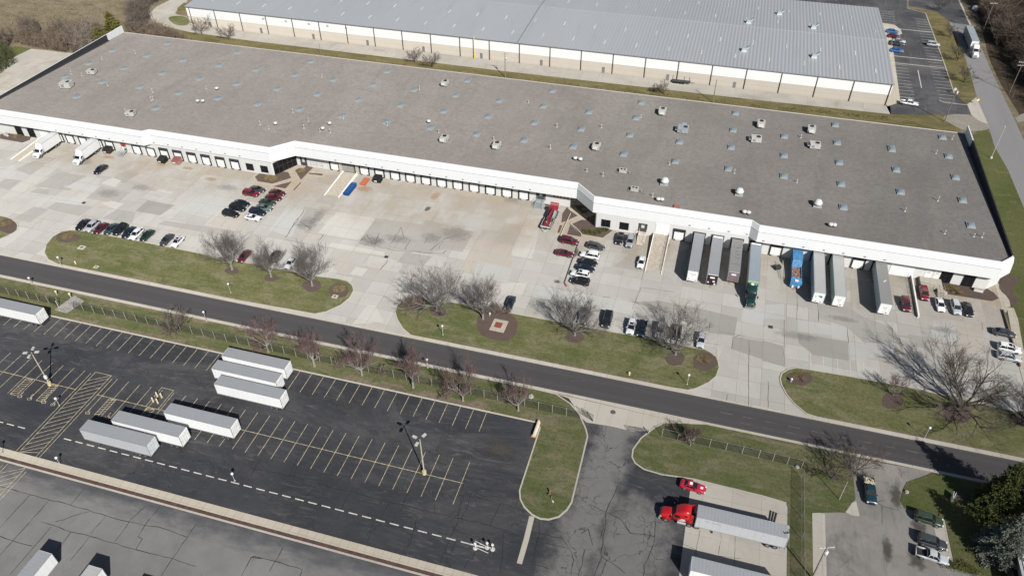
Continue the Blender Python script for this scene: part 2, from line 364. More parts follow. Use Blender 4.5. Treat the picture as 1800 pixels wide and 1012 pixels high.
sheet('gravel_crossing', smooth_poly(P('1782,205 1830,190 1840,200 1792,218'), 1), .013, GRAVEL)
sheet('woods_floor', P('1705,-60 1722,40 1741,110 1760,150 1800,215 2100,300 2400,-60'), .004, SOIL)
k = MB()
pts = P('1594,15 1627,24 1641,62 1659,110 1677,164'); ribbon(k, pts, .35, .10)
pts = P('1651,177 1660,181 1700,185'); ribbon(k, pts, .35, .10); struct('back_lot_kerb', k, GUT)
# lower right property
sheet('side_drive', P('1428,896 1486,901 1504,876 1500,838 1494,820 1488,804 1640,828 1623,836 1594,847 1587,860 1583,880 1590,893 1661,914 1677,991 1726,1006')+[(62, 70), (29.6, 55), (29.6, 80)], .011, DRIVE)
sheet('concrete_strip', [(29.6, 50), (31.8, 50), (31.8, 90.3), (29.6, 90.3)], .016, PADC)
sheet('parking_pad', P('1634,893 1662,914 1677,991 1652,985 1645,940'), .016, PADC)
sheet('parking_pad', P('1490,886 1505,880 1511,907 1497,905 1484,898'), .0165, PADC)
sheet('dock_pad', [(8.0, 55), (25.4, 55), (25.4, 90.6), (8.0, 93.9)], .012, PADC)
# ================================================================ raised grass islands with kerbs
def island(name, pts, m_, kerb=.28, h=.13, kerb_on=True):
    pts = ccw(pts)
    if kerb_on:
        i2 = offset(pts, kerb); k = MB(); n = len(pts)
        for i in range(n):
            j = (i+1) % n
            k.quad((*pts[i], 0), (*pts[j], 0), (*pts[j], h+.02), (*pts[i], h+.02)); k.quad((*pts[i], h+.02), (*pts[j], h+.02), (*i2[j], h+.02), (*i2[i], h+.02))
            k.quad((*i2[i], h+.02), (*i2[j], h+.02), (*i2[j], 0), (*i2[i], 0))
        struct('kerb', k, GUT); pts = i2
    b = MB(); b.prism(pts, 0, h); return struct(name, b, m_)
def rd(l): return [tuple(q) for q in P(l)]
NR = lambda l: [(x, max(y, 113.05)) for x, y in P(l)]
isl = NR('124,404.5 108,407 92,416 80,431 77,445 84,457 99,466 113,469 190,484 270,499 420,531 553,553 574,549 600,537 616,524 623,511 621,502 612,494 594,489.5 563,486 500,474 420,459 334,441.5 231,421 150,406')
island('grass_island', isl, GRASS)
island('grass_island', NR('693,547 697,537 707,529 725,526 797,531 900,550 1055,579 1106,588 1222,611 1240,613.5 1253,621 1263,633 1265.5,647 1260,662 1247,673 1224,684 1209,687 1178,683 880,622 720,592 707,578 697,562'), GRASS)
island('grass_island', NR('1370,665 1373,656 1384,649 1399,645.5 1417,648 1494,661 1597,680 1700,703 1810,728 1900,750 1900,836 1800,810 1640,777 1463,745 1438,737 1417,728 1394,709 1381,693 1372,676'), GRASS)
island('grass_island', P('-60,368 0,379 15,382 29,390 33,396 31,405 15,415 0,421 -60,440'), GRASS)
isl = [(-420, 96.4), (-32, 96.4)]+P('942,743 948,752 912,862 913.4,878 920,891 934,905 949,912.5 965,914 983,909 998,896 1006,883 1034,767 1031,754 1019,727 1003,709 978,692')+[(-25, 105.2), (-420, 105.2)]
island('grass_verge', isl, GRASS2)
isl = P('1200,745 1165,744 1150,752 1127,770 1112.6,790 1111,803 1116.5,814 1132,825 1163,834 1219,842 1340,871.5 1382,884')+[(25.4, 89.8), (25.4, 40), (29.6, 40), (29.6, 89.9)]+P('1486,900 1503,876 1500,838 1494,822 1486,804')+[(33, 105.2), (9.5, 105.2)]
island('grass_verge', isl, GRASS2, kerb_on=False, h=.09)
k = MB(); ribbon(k, P('1165,744 1150,752 1127,770 1112.6,790 1111,803 1116.5,814 1132,825 1163,834 1219,842 1340,871.5 1382,884'), .3, .12); struct('kerb', k, GUT)
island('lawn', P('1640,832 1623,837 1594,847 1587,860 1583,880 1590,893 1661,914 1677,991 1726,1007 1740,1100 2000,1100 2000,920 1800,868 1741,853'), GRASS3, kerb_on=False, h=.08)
# bare dry margins of the verges
def margin(x0, x1, y0, y1, seed, m_=None, z=.1345):
    r_ = random.Random(seed); n = max(6, int((x1-x0)/2)); lo = [(x0+(x1-x0)*i/n, y0) for i in range(n+1)]; hi = [(x1-(x1-x0)*i/n, y0+(y1-y0)*r_.uniform(.15, 1.0)) for i in range(n+1)]
    b = MB(); b.sheet(smooth_poly(lo+hi, 2), z); struct('dry_margin', b, m_ or DRYG)
margin(-66, -33, 96.75, 99.2, 1); margin(-135, -105, 96.75, 98.0, 2); margin(-104, -92, 96.75, 97.8, 3); margin(-150, -60, 104.2, 104.9, 4); margin(14, 27, 103.9, 104.7, 5, DRYG, .095); margin(-50, -2, 113.4, 114.4, 6); margin(-140, -95, 113.4, 114.5, 7); margin(32, 70, 113.4, 114.3, 8)
# mulch beds
def bed(pts, z=.15, sm=2, m_=MULCH): b = MB(); b.sheet(smooth_poly(pts, sm) if sm else pts, z); return struct('mulch_bed', b, m_)
def round_bed(px, py, rx, ry, seed=0):
    r_ = random.Random(seed); pts = []
    for i in range(14):
        a = i*math.pi/7; q = .88+.24*r_.random(); pts.append(G(px+rx*q*math.cos(a), py+ry*q*math.sin(a)))
    return bed(pts, .155, 1)
for i, a in enumerate(((119.5, 418, 22, 9), (408, 476, 13, 6), (477, 489, 13, 6), (548, 503, 18, 11), (597, 511, 18, 14), (769, 547, 15, 9), (1010, 593, 16, 11), (1186, 631, 18, 13), (1239, 636, 21, 17), (1405, 666, 24, 13), (1569, 704, 20, 15), (1682, 728, 26, 17), (1795, 737, 20, 14), (728, 537, 20, 9), (14, 398, 17, 13), (1690, 873, 12, 8))): round_bed(*a, seed=i)
bed(P('838,553 868,546 900,552 910,566 909,586 898,598 880,601 850,593 838,580'), .153)
def Q(l, ox, oy, k=8.435): return [G(ox+float(a.split(',')[0])/k, oy+float(a.split(',')[1])/k) for a in l.split()]
beds = [Q('240,685 300,635 440,645 520,640 560,590 730,615 775,700 500,785 280,750', 420, 230), Q('835,590 880,560 960,560 1000,520 1100,545 920,730', 420, 230), Q('510,825 790,750 690,858', 420, 230), Q('1040,625 1250,640 1230,665 1030,640', 420, 230), Q('910,766 925,770 820,885 803,880', 420, 230),
        Q('310,540 350,590 470,670 225,775 240,640', 960, 300), Q('380,795 520,730 660,740 750,830 990,885 840,995 520,940', 960, 300), Q('360,805 520,950 520,980 310,945', 960, 300), Q('205,810 240,810 195,925 165,920', 960, 300),
        Q('25,510 110,512 720,590 840,665 900,735 805,775 170,675 25,595', 1640, 430, 7.79), Q('0,480 130,440 470,495 440,560 330,600 0,540', 0, 180)]
for b_ in beds: bed(b_, .06, 0)
bed(Q('905,520 1010,400 1170,440 1170,530 1060,610 1180,790 1090,870 1030,720 910,620', 1640, 430, 7.79), .07, 1)
w_ = MB(); w_.sheet(Q('560,580 880,500 1000,500 1120,545 1290,640 1270,690 1030,690 800,940 690,900 500,850 130,830 250,680 300,630 440,645 520,640', 420, 230), .014); struct('sidewalk', w_, WALK)
w_ = MB(); w_.sheet(Q('375,520 420,540 560,640 740,820 1010,885 850,1015 520,1000 300,960 130,975 190,780 240,620 320,520', 960, 300), .014); struct('sidewalk', w_, WALK)
w_ = MB(); w_.sheet(Q('20,480 700,560 880,510 1050,740 1060,850 860,890 700,790 170,700 10,620', 1640, 430, 7.79), .014); struct('sidewalk', w_, WALK)
k = MB(); ribbon(k, Q('960,900 1060,880 1100,1010', 1640, 430, 7.79)+[G(1790, 610), G(1812, 690)], 1.9, .08); struct('sidewalk', k, WALK)
# ================================================================ repaired slabs of the yard
DK, DK2, LT, LT2, WM, DK3 = tone('slab_grey_dark', .70), tone('slab_grey_mid', .82), tone('slab_pale', 1.16), tone('slab_pale_grey', 1.06, -.03), tone('slab_tan', .96, .05), tone('slab_grey_old', .73)
A, B, C, D_, E_ = (0, 240), (440, 240), (880, 240), (880, 490), (1340, 490)
def patch(l, o, m_, z): b = MB(); b.sheet(Q(l, *o, 3.891), z); struct('repaired_slab', b, m_)
zz = .0145
for l, o, m_ in (('110,225 225,168 330,182 205,265', A, DK2), ('0,310 40,290 150,300 60,365 0,350', A, DK2), ('230,345 395,245 600,270 480,370 340,350', A, DK2), ('175,400 260,350 340,370 320,420', A, DK2),
        ('590,420 690,340 890,380 800,460', A, DK2), ('320,490 390,445 640,480 540,545', A, DK2), ('925,510 1010,437 1195,470 1095,540', A, DK), ('760,290 855,235 950,255 850,320', A, DK2), ('695,560 800,500 930,520 900,590', A, DK2),
        ('1080,600 1130,575 1640,650 1600,690', A, DK2), ('1050,395 1090,360 1190,380 1140,410', A, LT), ('105,415 180,378 600,440 550,470', A, LT2), ('690,320 770,280 830,300 790,345', A, LT), ('1200,430 1400,260 1740,310 1560,500', A, LT2),
        ('460,660 590,515 855,560 745,710', B, LT), ('560,500 660,390 1270,450 1190,550', B, LT2), ('1250,585 1310,495 1640,545 1600,640', B, LT2), ('745,730 860,560 1180,600 1200,570 1530,650 1450,790 1330,770 1200,800', B, DK2), ('290,600 370,480 500,500 400,660', B, DK2),
        ('530,750 560,725 920,790 915,815', B, LT), ('685,940 720,890 805,905 765,955', B, LT), ('65,810 190,535 290,545 215,835', C, LT), ('770,890 880,800 1020,860 1010,930', C, DK2), ('1110,900 1190,720 1290,740 1190,1000', C, LT2),
        ('0,30 185,25 145,115 0,100', D_, LT), ('165,112 185,32 700,122 690,210', D_, LT2), ('900,160 1080,150 1350,200 1620,265 1600,390 1430,370 1080,210', D_, DK3), ('1580,480 1600,395 1790,430 1790,550', D_, DK3), ('240,370 585,430 590,560 350,520 250,440', E_, DK3),
        ('300,195 420,150 620,195 500,255', A, LT2), ('960,420 1030,370 1180,395 1100,440', A, LT2), ('690,455 760,440 850,460 790,500', A, LT), ('0,210 90,190 110,225 0,300', A, LT2), ('1200,500 1330,440 1560,480 1420,560', A, LT2), ('430,345 480,330 600,270 700,290 640,380', A, LT2), ('100,560 230,480 330,500 200,590', A, DK2), ('1420,600 1530,500 1700,540 1640,640', A, WM), ('560,640 620,560 700,580 640,650', A, LT2), ('130,640 250,480 380,500 280,690', B, LT2), ('600,780 690,840 640,960 560,890', B, WM), ('1000,860 1060,790 1240,820 1180,890', B, DK2), ('1430,930 1540,700 1790,730 1790,960', B, WM), ('1520,950 1560,850 1790,900 1760,1000', B, LT2), ('380,770 420,690 520,705 510,800', C, DK2), ('660,890 700,790 780,800 760,890', C, LT2), ('830,790 860,720 950,730 930,820', C, DK2), ('1640,290 1660,180 1790,200 1790,330', D_, LT2), ('700,130 790,125 900,160 880,240 700,215', D_, LT2), ('0,180 150,170 150,280 0,270', E_, LT2), ('1000,380 1130,400 1140,480 1010,460', E_, DK2), ('1140,300 1320,320 1330,440 1150,400', E_, LT2),
        ('240,280 390,300 580,340 580,400 240,360', E_, LT2), ('390,180 580,190 690,260 885,330 890,440 700,440 580,330 385,270', E_, DK2), ('600,560 590,430 700,440 890,445 900,520', E_, LT2), ('1320,320 1510,350 1540,470 1350,540', E_, WM), ('0,420 145,460 148,600 0,560', E_, DK3)):
    patch(l, o, m_, zz); zz += .00035
# apron patches at the drive mouths
patch('700,310 800,180 855,185 915,295', (440, 490), LT, .028)
# tan tracked-in dirt in front of the docks
def tan_mat():
    m = Mat('tan_dust_stain'); a = m.ramp(m.noise(.12, 5, .6, (1, .7, 1), .2), .35, .70, .10, .50)
    y = m.sep()[1]; a = m.math('MULTIPLY', a, m.ramp(y, 144, 162)); tr = m.n('ShaderNodeBsdfTransparent'); mx = m.n('ShaderNodeMixShader')
    m.out(m.mix(m.noise(.3, 4), (.345, .28, .205), (.39, .33, .255)), .95, 0, .1); m.L(a, mx.inputs[0]); m.L(tr.outputs[0], mx.inputs[1]); m.L(m.b.outputs[0], mx.inputs[2])
    o_ = [x for x in m.t.nodes if x.type == 'OUTPUT_MATERIAL'][0]; m.L(mx.outputs[0], o_.inputs[0]); return m.m
TAN = tan_mat()
sheet('dust_stain', [(-200, 140), (73, 140), (73, 173), (-200, 173)], .034, TAN)
# ================================================================ painted lines, joints and cracks
z = .022; k = MB(); X0 = -76.07; pitch = 2.816
for i in range(-34, 16):
    x = X0+i*pitch
    line(k, (x, 96.3), (x, 91.0 if x < -60 else 91.2), .11, z)
for i in range(-34, 16):
    x = X0+i*pitch
    if -119.9 < x < -113.2: continue
    if x > -34: break
    if x < -119: line(k, (x, 78.8), (x, 84), .11, z); line(k, (x, 78.8), (x, 74.0), .11, z)
    elif x < -77 and x > -100: line(k, (x, 83.6), (x, 78.8), .11, z); line(k, (x, 78.8), (x, 74), .11, z)
    else: line(k, (x, 83.7), (x, 74.0), .11, z)
line(k, (-33.25, 83.7), (-33.25, 74.0), .11, z); line(k, (-420, 78.8), (-119.2, 78.8), .12, z+.001); line(k, (-113.9, 78.8), (-33, 78.8), .12, z+.001)
# hatched crossing
hx0, hx1 = -118.6, -114.6
for yy0, yy1 in ((60.0, 84.2), (50.2, 59.3)):
    zt = z+.002 if yy0 > 55 else z
    ya = 62.05 if yy0 > 55 else yy0
    for x in (hx0, hx1, hx0-.75, hx1+.75): line(k, (x, ya), (x, yy1-(.6 if x in (hx0-.75, hx1+.75) else 0)), .11, zt)
    y = yy0
    while y < yy1-1.3:
        a_, b_ = (hx0, max(y, ya)), (hx1, min(yy1, y+3.1)); line(k, a_, b_, .10, zt+.001); y += 1.35
line(k, (hx0, 84.2), (hx1, 84.2), .11, z+.004)
# hatched bays beside the accessible stalls, and a boxed bay
def hatch(x0, x1, y0, y1, n):
    for a, b in (((x0, y0), (x0, y1)), ((x1, y0), (x1, y1)), ((x0, y0), (x1, y0)), ((x0, y1), (x1, y1))): line(k, a, b, .11, z+.003)
    for i in range(n): y = y0+(y1-y0)*(i+.2)/n; line(k, (x0, y), (x1, min(y1, y+.7)), .10, z+.005)
for px_, py_, in ((16, 694), (61, 706), (165, 730)): 
    x, y = G(px_, py_); hatch(x, x+1.6, 74.0, 78.6, 7)
hatch(-101.6, -99.8, 74, 78.6, 6)
x, y = G(258, 712); line(k, (x, 78.8), (x, 84.2), .11, z+.006); line(k, (x+2.9, 78.8), (x+2.9, 84.2), .11, z+.006); line(k, (x, 84.2), (x+2.9, 84.2), .11, z+.007)
struct('parking_lines', k, YEL)
k = MB()
for px_, py_ in ((36, 695), (53, 699), (78, 705), (94, 709), (155, 723.5), (189.5, 732)):      # wheelchair symbols
    x, y = G(px_, py_); n = 10
    for i in range(8):
        a0, a1 = math.pi*.9+i*.55, math.pi*.9+(i+1)*.55; line(k, (x+.42*math.cos(a0), y-.15+.42*math.sin(a0)), (x+.42*math.cos(a1), y-.15+.42*math.sin(a1)), .12, z)
    line(k, (x-.1, y+.75), (x-.05, y), .13, z+.001); line(k, (x-.05, y+.05), (x+.4, y+.0), .13, z+.0015); line(k, (x+.38, y+.05), (x+.62, y-.5), .13, z+.002); line(k, (x-.2, y+.9), (x, y+.9), .22, z+.001)
struct('wheelchair_symbols', k, plain('faded_symbol_paint', (.30, .27, .19), .8, var=.25))
k = MB(); x = -112.5; 
while x < -24.5: line(k, (x, 67.25), (x+1.75, 67.25), .22, z); x += 2.68
x = -137
while x < -122: line(k, (x, 67.25), (x+1.75, 67.25), .2, z); x += 2.68
struct('lane_dashes', k, WHT)
k = MB()
for l in ('1318,730 1420,752', '1420,745 1470,757'):
    pass

for px_ in (1424, 1446.6, 1471.5, 1494, 1517):
    y0 = {1424: 619, 1446.6: 623.5, 1471.5: 628, 1494: 633, 1517: 637}[px_]; a, b = G(px_, y0), G(px_+2, y0+30); line(k, a, b, .11, .024)
for i in range(9):                                                              # faint hatching by the middle island tip
    a, b = G(1240+i*4, 608-i*.2), G(1262-i*.5+3, 592+i*5); line(k, a, b, .09, .024)
for px_, py_ in ((520, 474), (545, 479), (575, 484), (331, 438), (352, 441), (1078, 580), (1172, 600), (1215, 606)):
    x, y = G(px_, py_); line(k, (x, 127.3), (x, 132.5), .10, .026)
struct('faded_stall_lines', k, FADE)
# worn centre dashes of the road
k = MB()
for i in range(9): x = 12+i*4.4; line(k, (x, 109.3), (x+2.4, 109.3), .10, .020)
for i in range(7): x = 16+i*4.4; line(k, (x, 107.6), (x+2.0, 107.6), .08, .020)
struct('worn_dashes', k, plain('worn_dash_paint', (.13, .128, .125), .9, var=.5, scale=.8))
# back lot lines
k = MB(); xr = 86
for i in range(31):
    y = 268+i*2.72
    if y < 346: line(k, (73.0, y), (78.2, y), .13, .024)
    if 268 < y < 296 or y > 314: line(k, (60.0, y), (65.2, y), .13, .024)
for y in (296.5, 303, 331): line(k, (59.5, y), (78.3, y), .34, .026)
line(k, (68.2, 277), (68.6, 292), .25, .028); line(k, (59.5, 268), (65, 268), .2, .026)
for i in range(22): line(k, (-14+i*2.9, 333), (-14+i*2.9, 345), .13, .024)
struct('back_lot_lines', k, FADE)
# cracks and tar joints
def wiggle(mb, pts, w_, z_, rng, amp=.25, step=1.2):
    out = [pts[0]]
    for a, b in zip(pts, pts[1:]):
        a, b = Vector(a[:2]), Vector(b[:2]); n = max(2, int((b-a).length/step))
        for i in range(1, n+1):
            q = a.lerp(b, i/n)
            if i < n: q += Vector((rng.uniform(-amp, amp), rng.uniform(-amp, amp)))
            out.append((q.x, q.y))
    for i, (a, b) in enumerate(zip(out, out[1:])): line(mb, a, b, w_*rng.uniform(.6, 1.3), z_)
rng = random.Random(4); k = MB()
for l in ('0,397 90,420 205,455 480,525 725,598 880,640 990,665 1085,675 1280,745', '280,640 490,710 620,740 930,830 1180,890 1340,945', '205,455 0,680', '335,495 90,765', '610,570 380,640', '725,598 620,725', '885,640 785,775', '990,540 880,640', '1090,540 990,665 945,740 975,755 930,830', '1340,660 1180,890 1100,1012',
          '580,410 480,525', '350,675 70,1000', '485,710 390,830', '610,745 480,905', '0,738 90,770 220,805', '90,770 0,870', '1650,1010 1720,880 1790,890'):
    wiggle(k, Q(l, 0, 752, 3.891), .10, .020, rng, .10)
for l in ('0,890 20,875 170,910 355,965 340,1012', '220,820 130,980', '2230,0 2231,1'):
    if l[0] != '2' or l[1] == '2' and len(l) > 14: wiggle(k, Q(l, 440, 752, 3.891), .10, .020, rng, .10)
struct('tar_joints', k, TAR)
k = MB()
for l in ('0,275 210,310 460,380 800,465 1250,580 1640,665 1790,705', '440,405 300,560', '680,450 590,620', '950,515 890,620', '1085,440 1040,530', '1150,590 1110,720 1060,870', '840,640 800,780', '1440,430 1420,640 1300,920', '1520,430 1440,630', '1720,510 1640,670', '1540,840 1460,960', '1250,430 1260,580', '70,210 0,330', '320,200 270,330', '1420,740 1370,860'):
    wiggle(k, Q(l, 440, 752, 3.891), .09, .020, rng, .18)
for l in ('610,520 720,575 830,630 890,720 1050,740', '720,575 715,690 690,830 690,880 640,1010', '850,640 890,720', '720,575 770,470 800,390', '1060,640 1045,800 980,940 975,1012', '265,720 420,750 490,860 500,900 480,1000', '265,620 265,720 235,830 220,930 330,960', '690,875 760,920 850,990', '575,830 560,930 530,1012', '20,720 0,980', '0,705 120,735', '550,720 600,690 630,800', '240,770 330,790 460,820'):
    wiggle(k, Q(l, 880, 752, 3.891), .10, .020, rng, .16)
struct('tar_joints', k, TAR)
k = MB()
for l in ('1250,790 1350,840 1480,870 1640,890', '1365,700 1335,850', '1500,700 1510,760 1490,860', '1605,730 1600,930', '1330,840 1325,1012'): wiggle(k, Q(l, 880, 752, 3.891), .07, .020, rng, .1)
struct('pad_cracks', k, DARKC)
k = MB()
# yard: joints that opened and darkened
for l in ('285,620 370,500', '300,600 420,620 370,655', '340,580 420,640', '240,690 330,560', '470,710 500,670', '745,730 1000,780 1330,800', '750,720 800,670 830,740 900,700', '840,760 880,660', '970,720 1030,620 1050,690', '1060,770 1090,710', '1190,730 1210,690', '1290,770 1320,700 1460,660', '1320,800 1340,780', '890,910 940,845', '1230,780 1300,720', '760,700 860,740', '960,730 1060,690'):
    wiggle(k, Q(l, *B, 3.891), .15, .030, rng, .25)
for l in ('480,700 640,690', '960,60 900,205', '1080,165 1070,210', '1185,175 1180,240', '1270,200 1260,270', '1350,205 1350,270', '1430,300 1425,370', '1580,480 1590,400 1640,385', '1695,870 1700,420', '1550,790 1545,830', '1180,90 1040,70 960,60', '790,130 700,125'):
    wiggle(k, Q(l, *D_, 3.891), .10, .030, rng, .06)
for l in ('150,600 150,280', '885,330 900,440', '240,80 235,280', '1330,320 1430,350 1510,350', '1420,350 1430,520', '1500,300 1520,480', '690,260 700,440', '380,170 385,290', '40,880 40,700', '580,330 590,440', '900,380 1330,460', '1130,400 1160,500'):
    wiggle(k, Q(l, *E_, 3.891), .09, .030, rng, .06)
for l in ('200,620 0,600', '120,170 0,230'): wiggle(k, Q(l, *A, 3.891), .06, .030, rng, .1)
struct('pavement_cracks', k, DARKC)
# loose scatter of seams all over the yard
k = MB(); rng = random.Random(9)
for i in range(150):
    x = round(rng.uniform(-190, 70)/4.9)*4.9; y = round(rng.uniform(116, 160)/4.6)*4.6; n = rng.choice((1, 1, 2, 3))
    if rng.random() < .5: line(k, (x, y), (x+4.9*n, y), rng.uniform(.04, .08), .029)
    else: line(k, (x, y), (x, y+4.6*n), rng.uniform(.04, .08), .0295)
struct('slab_joints', k, plain('joint_grey', (.25, .23, .2), .9, var=.3))
# oil and rust stains
def stain_mat(name, col, amt):
    m = Mat(name, 'Generated'); 
    fl = m.n('ShaderNodeVectorMath', operation='MULTIPLY'); m.L(m.tc, fl.inputs[0]); fl.inputs[1].default_value = (1, 1, 0); v = m.n('ShaderNodeVectorMath', operation='DISTANCE'); m.L(fl.outputs[0], v.inputs[0]); v.inputs[1].default_value = (.5, .5, 0)
    oc = m.n('ShaderNodeTexCoord').outputs['Object']; nz = m.n('ShaderNodeTexNoise'); nz.inputs['Scale'].default_value = .9; nz.inputs['Detail'].default_value = 4; m.L(oc, nz.inputs['Vector'])
    d = m.math('ADD', v.outputs['Value'], m.math('MULTIPLY', m.math('SUBTRACT', nz.outputs['Fac'], .5), .5)); a = m.ramp(d, .45, .1, 0, amt)
    tr = m.n('ShaderNodeBsdfTransparent'); mx = m.n('ShaderNodeMixShader'); m.out(col, .9, 0, .2)
    m.L(a, mx.inputs[0]); m.L(tr.outputs[0], mx.inputs[1]); m.L(m.b.outputs[0], mx.inputs[2]); o_ = [x for x in m.t.nodes if x.type == 'OUTPUT_MATERIAL'][0]; m.L(mx.outputs[0], o_.inputs[0]); return m.m
OIL, RUST, GRIME = stain_mat('oil_stain', (.07, .062, .055), .7), stain_mat('rust_stain', (.34, .20, .10), .42), stain_mat('tyre_grime', (.15, .142, .132), .26)
def stain(px_, py_, w_, h_, m_, z_=.036):
    x, y = G(px_, py_); b = MB(); b.sheet([(x-w_/2, y-h_/2), (x+w_/2, y-h_/2), (x+w_/2, y+h_/2), (x-w_/2, y+h_/2)], z_); struct('stain', b, m_)
for i, a in enumerate(((1248.5, 501, .9, 3.5, RUST), (1281, 497, .9, 2.4, RUST), (190, 276, 6, 2.5, RUST), (330, 296, 6, 2.5, RUST), (284, 290, 5, 2, RUST), (370, 315, 6, 2.5, RUST), (979, 495, 2.6, 1.8, OIL), (1168, 432, 3.5, 5, OIL), (664, 424, 6, 4, GRIME), (1575, 872, 3, 8, OIL), (1560, 965, 2.4, 7, OIL), (1480, 470, 3, 5, RUST), (640, 332, 7, 4, RUST), (766, 345, 4, 6, RUST), (752, 367, 2, 4, OIL), (1396, 507, 2.2, 2, RUST), (1012, 445, 1.5, 6, OIL), (880, 790, 9, 5, OIL), (945, 360, 4, 5, OIL), (1615, 925, 4, 4, OIL), (1612, 985, 4, 5, OIL), (540, 392, 9, 9, GRIME), (560, 380, 5, 12, GRIME), (652, 424, 9, 7, GRIME), (700, 420, 12, 5, GRIME), (760, 418, 8, 6, GRIME), (800, 412, 12, 9, GRIME), (650, 300, 6, 7, GRIME), (150, 285, 7, 5, GRIME), (1225, 440, 5, 12, GRIME), (1480, 560, 10, 3, GRIME), (1660, 580, 9, 3, GRIME), (1150, 600, 8, 6, GRIME), (900, 350, 7, 6, GRIME), (1585, 480, 5, 9, GRIME), (1160, 545, 9, 4, GRIME), (1400, 590, 14, 4, GRIME), (250, 330, 10, 5, GRIME), (400, 330, 9, 5, GRIME), (190, 340, 10, 6, GRIME))): stain(*a, z_=.036+.0006*i)
# ================================================================ main warehouse
def roofgravel():
    m = Mat('gravel_roof'); c = m.mix(m.ramp(m.noise(.03, 5, .6), .3, .7), (.205, .186, .171), (.258, .236, .218))
    x = m.sep()[0]; c = m.mix(m.ramp(x, 20, -150, 0, .55), c, (.275, .250, .230))  # lighter towards the left: sun backscatter put into the colour
    c = m.mix(m.ramp(m.noise(.022, 5, .7, (1.6, .5, 1), .8), .40, .64, 0, .35), c, (.33, .30, .275)); c = m.mix(m.ramp(m.noise(.05, 5, .7, (2.2, .35, 1), .3), .50, .70, 0, .30), c, (.15, .138, .128)); c = m.mix(m.ramp(m.noise(.2, 6, .75, (.6, 1.3, 1), .6), .45, .75, 0, .4), c, (.17, .155, .142)); c = m.mix(m.ramp(m.noise(.95, 5, .85), .38, .66, 0, .45), c, (.14, .130, .122))
    c = m.mix(m.ramp(m.noise(.85, 5, .85, (1, 1, 1), .5), .52, .76, 0, .42), c, (.34, .318, .30)); 
    c = m.mix(1.0, c, m.mix(m.ramp(x, 75, -60), (.60, .62, .63), (.74, .745, .745)), 'MULTIPLY'); m.bump(m.noise(7, 4, .8), .6, .06); return m.out(c, .95, 0, .1)  # right end also darkened in the colour, for the same view-angle light
ROOF = roofgravel()
def panel(name, col, w_, k=.90, axis=0, rough=.5):
    m = Mat(name); s = m.sep()[axis]; f = m.math('FRACT', m.math('MULTIPLY', s, 1/w_)); e = m.ramp(f, .025, .0, 0, 1)
    c = m.mix(m.noise(.2, 4), scl(col, .95), col); c = m.mix(m.math('MULTIPLY', e, .6), c, scl(col, k*.8)); c = m.mix(m.ramp(m.noise(.9, 4, .7, (1, 1, .15)), .55, .8, 0, .15), c, scl(col, .75)); return m.out(c, rough, 0, .3)
FASCIA = panel('white_fascia_panel', (.66, .672, .675), 2.44, .9)
WALLM = panel('pale_wall_panel', (.62, .62, .60), 4.88)
BLACKM = plain('black_membrane', (.022, .022, .026), .8)
GLASS = plain('dark_glass', (.012, .013, .015), .12, 0, .5, .3, .5)
SEAL = plain('dock_seal_black', (.028, .028, .032), .85, var=.3)
DOORW = panel('white_dock_door', (.78, .78, .77), 2.6)
WHITE = plain('white_metal', (.76, .76, .75), .5)
GREYM = plain('grey_metal', (.30, .31, .32), .5, .3)
DGREY = plain('dark_grey_metal', (.07, .072, .075), .6, .2)
GALV = plain('galvanized_metal', (.50, .52, .53), .4, .4)
TRIM = plain('roof_edge_trim', (.55, .50, .45), .6)
wh = empty('warehouse', (-70, 198, 0), 0, 'long low warehouse with flat brown gravel roof, white fascia band and row of truck docks', 'warehouse')
OFF = Vector((-70, 198, 0))
def wpart(mb, name, mats, parent=None, smooth=False):
    """part of the warehouse: mesh given in ground coordinates"""
    o = mb.build(name, mats, None, smooth); p = parent or wh; o.parent = p
    if parent is None: o.matrix_parent_inverse = Matrix.Translation(-OFF)
    else: o.matrix_parent_inverse = Matrix.Identity(4)
    return o
RZ = lambda y: 8.55-.03*(y-165)
FX = [(-222, 163.65), (-163.0, 163.65), (-161.5, 165.2), (-121.2, 165.2), (-116.1, 170.5), (-31.6, 170.6), (-26.1, 165.4), (14.0, 165.4), (15.9, 163.7), (71.0, 163.7), (74.2, 167.1)]
SET = [(0, .85)]*9
fold = [(x, y+.3) for x, y in FX]; top = [(x, y+.95) for x, y in FX]; inn = [(x, y+1.35) for x, y in FX]
for L_, a, b, c_ in ((fold, 70.95, 0.3, 167.25), (top, 70.75, .95, 167.6), (inn, 70.6, 1.35, 167.85)):
    L_[-2] = (a, 163.7+b); L_[-1] = (74.0 if L_ is fold else 73.7 if L_ is top else 73.3, c_)
k = MB(); ZS, ZF, ZT = 4.7, 7.45, 9.0
for i in range(len(FX)-1):
    j = i+1
    k.cur = 0; k.quad((*FX[i], ZS), (*FX[j], ZS), (*fold[j], ZF), (*fold[i], ZF)); k.quad((*fold[i], ZF+.12), (*fold[j], ZF+.12), (*top[j], ZT), (*top[i], ZT))
    k.quad((*top[i], ZT), (*top[j], ZT), (*inn[j], ZT), (*inn[i], ZT)); k.cur = 1; k.quad((*inn[i], ZT), (*inn[j], ZT), (*inn[j], 8.0), (*inn[i], 8.0))
    k.cur = 2; k.quad((*fold[i], ZF), (*fold[j], ZF), (*fold[j], ZF+.12), (*fold[i], ZF+.12))  # flat grey strip along the fascia fold
wpart(k, 'fascia', [FASCIA, BLACKM, plain('fascia_fold_grey', (.22, .225, .23))])
WP = [(-222, 165.5), (-121.4, 165.5), (-117.5, 173.0), (-33.6, 173.0), (-25.0, 165.5), (70.3, 165.5), (73.5, 168.6), (73.5, 232.9), (-222, 232.9)]
k = MB()
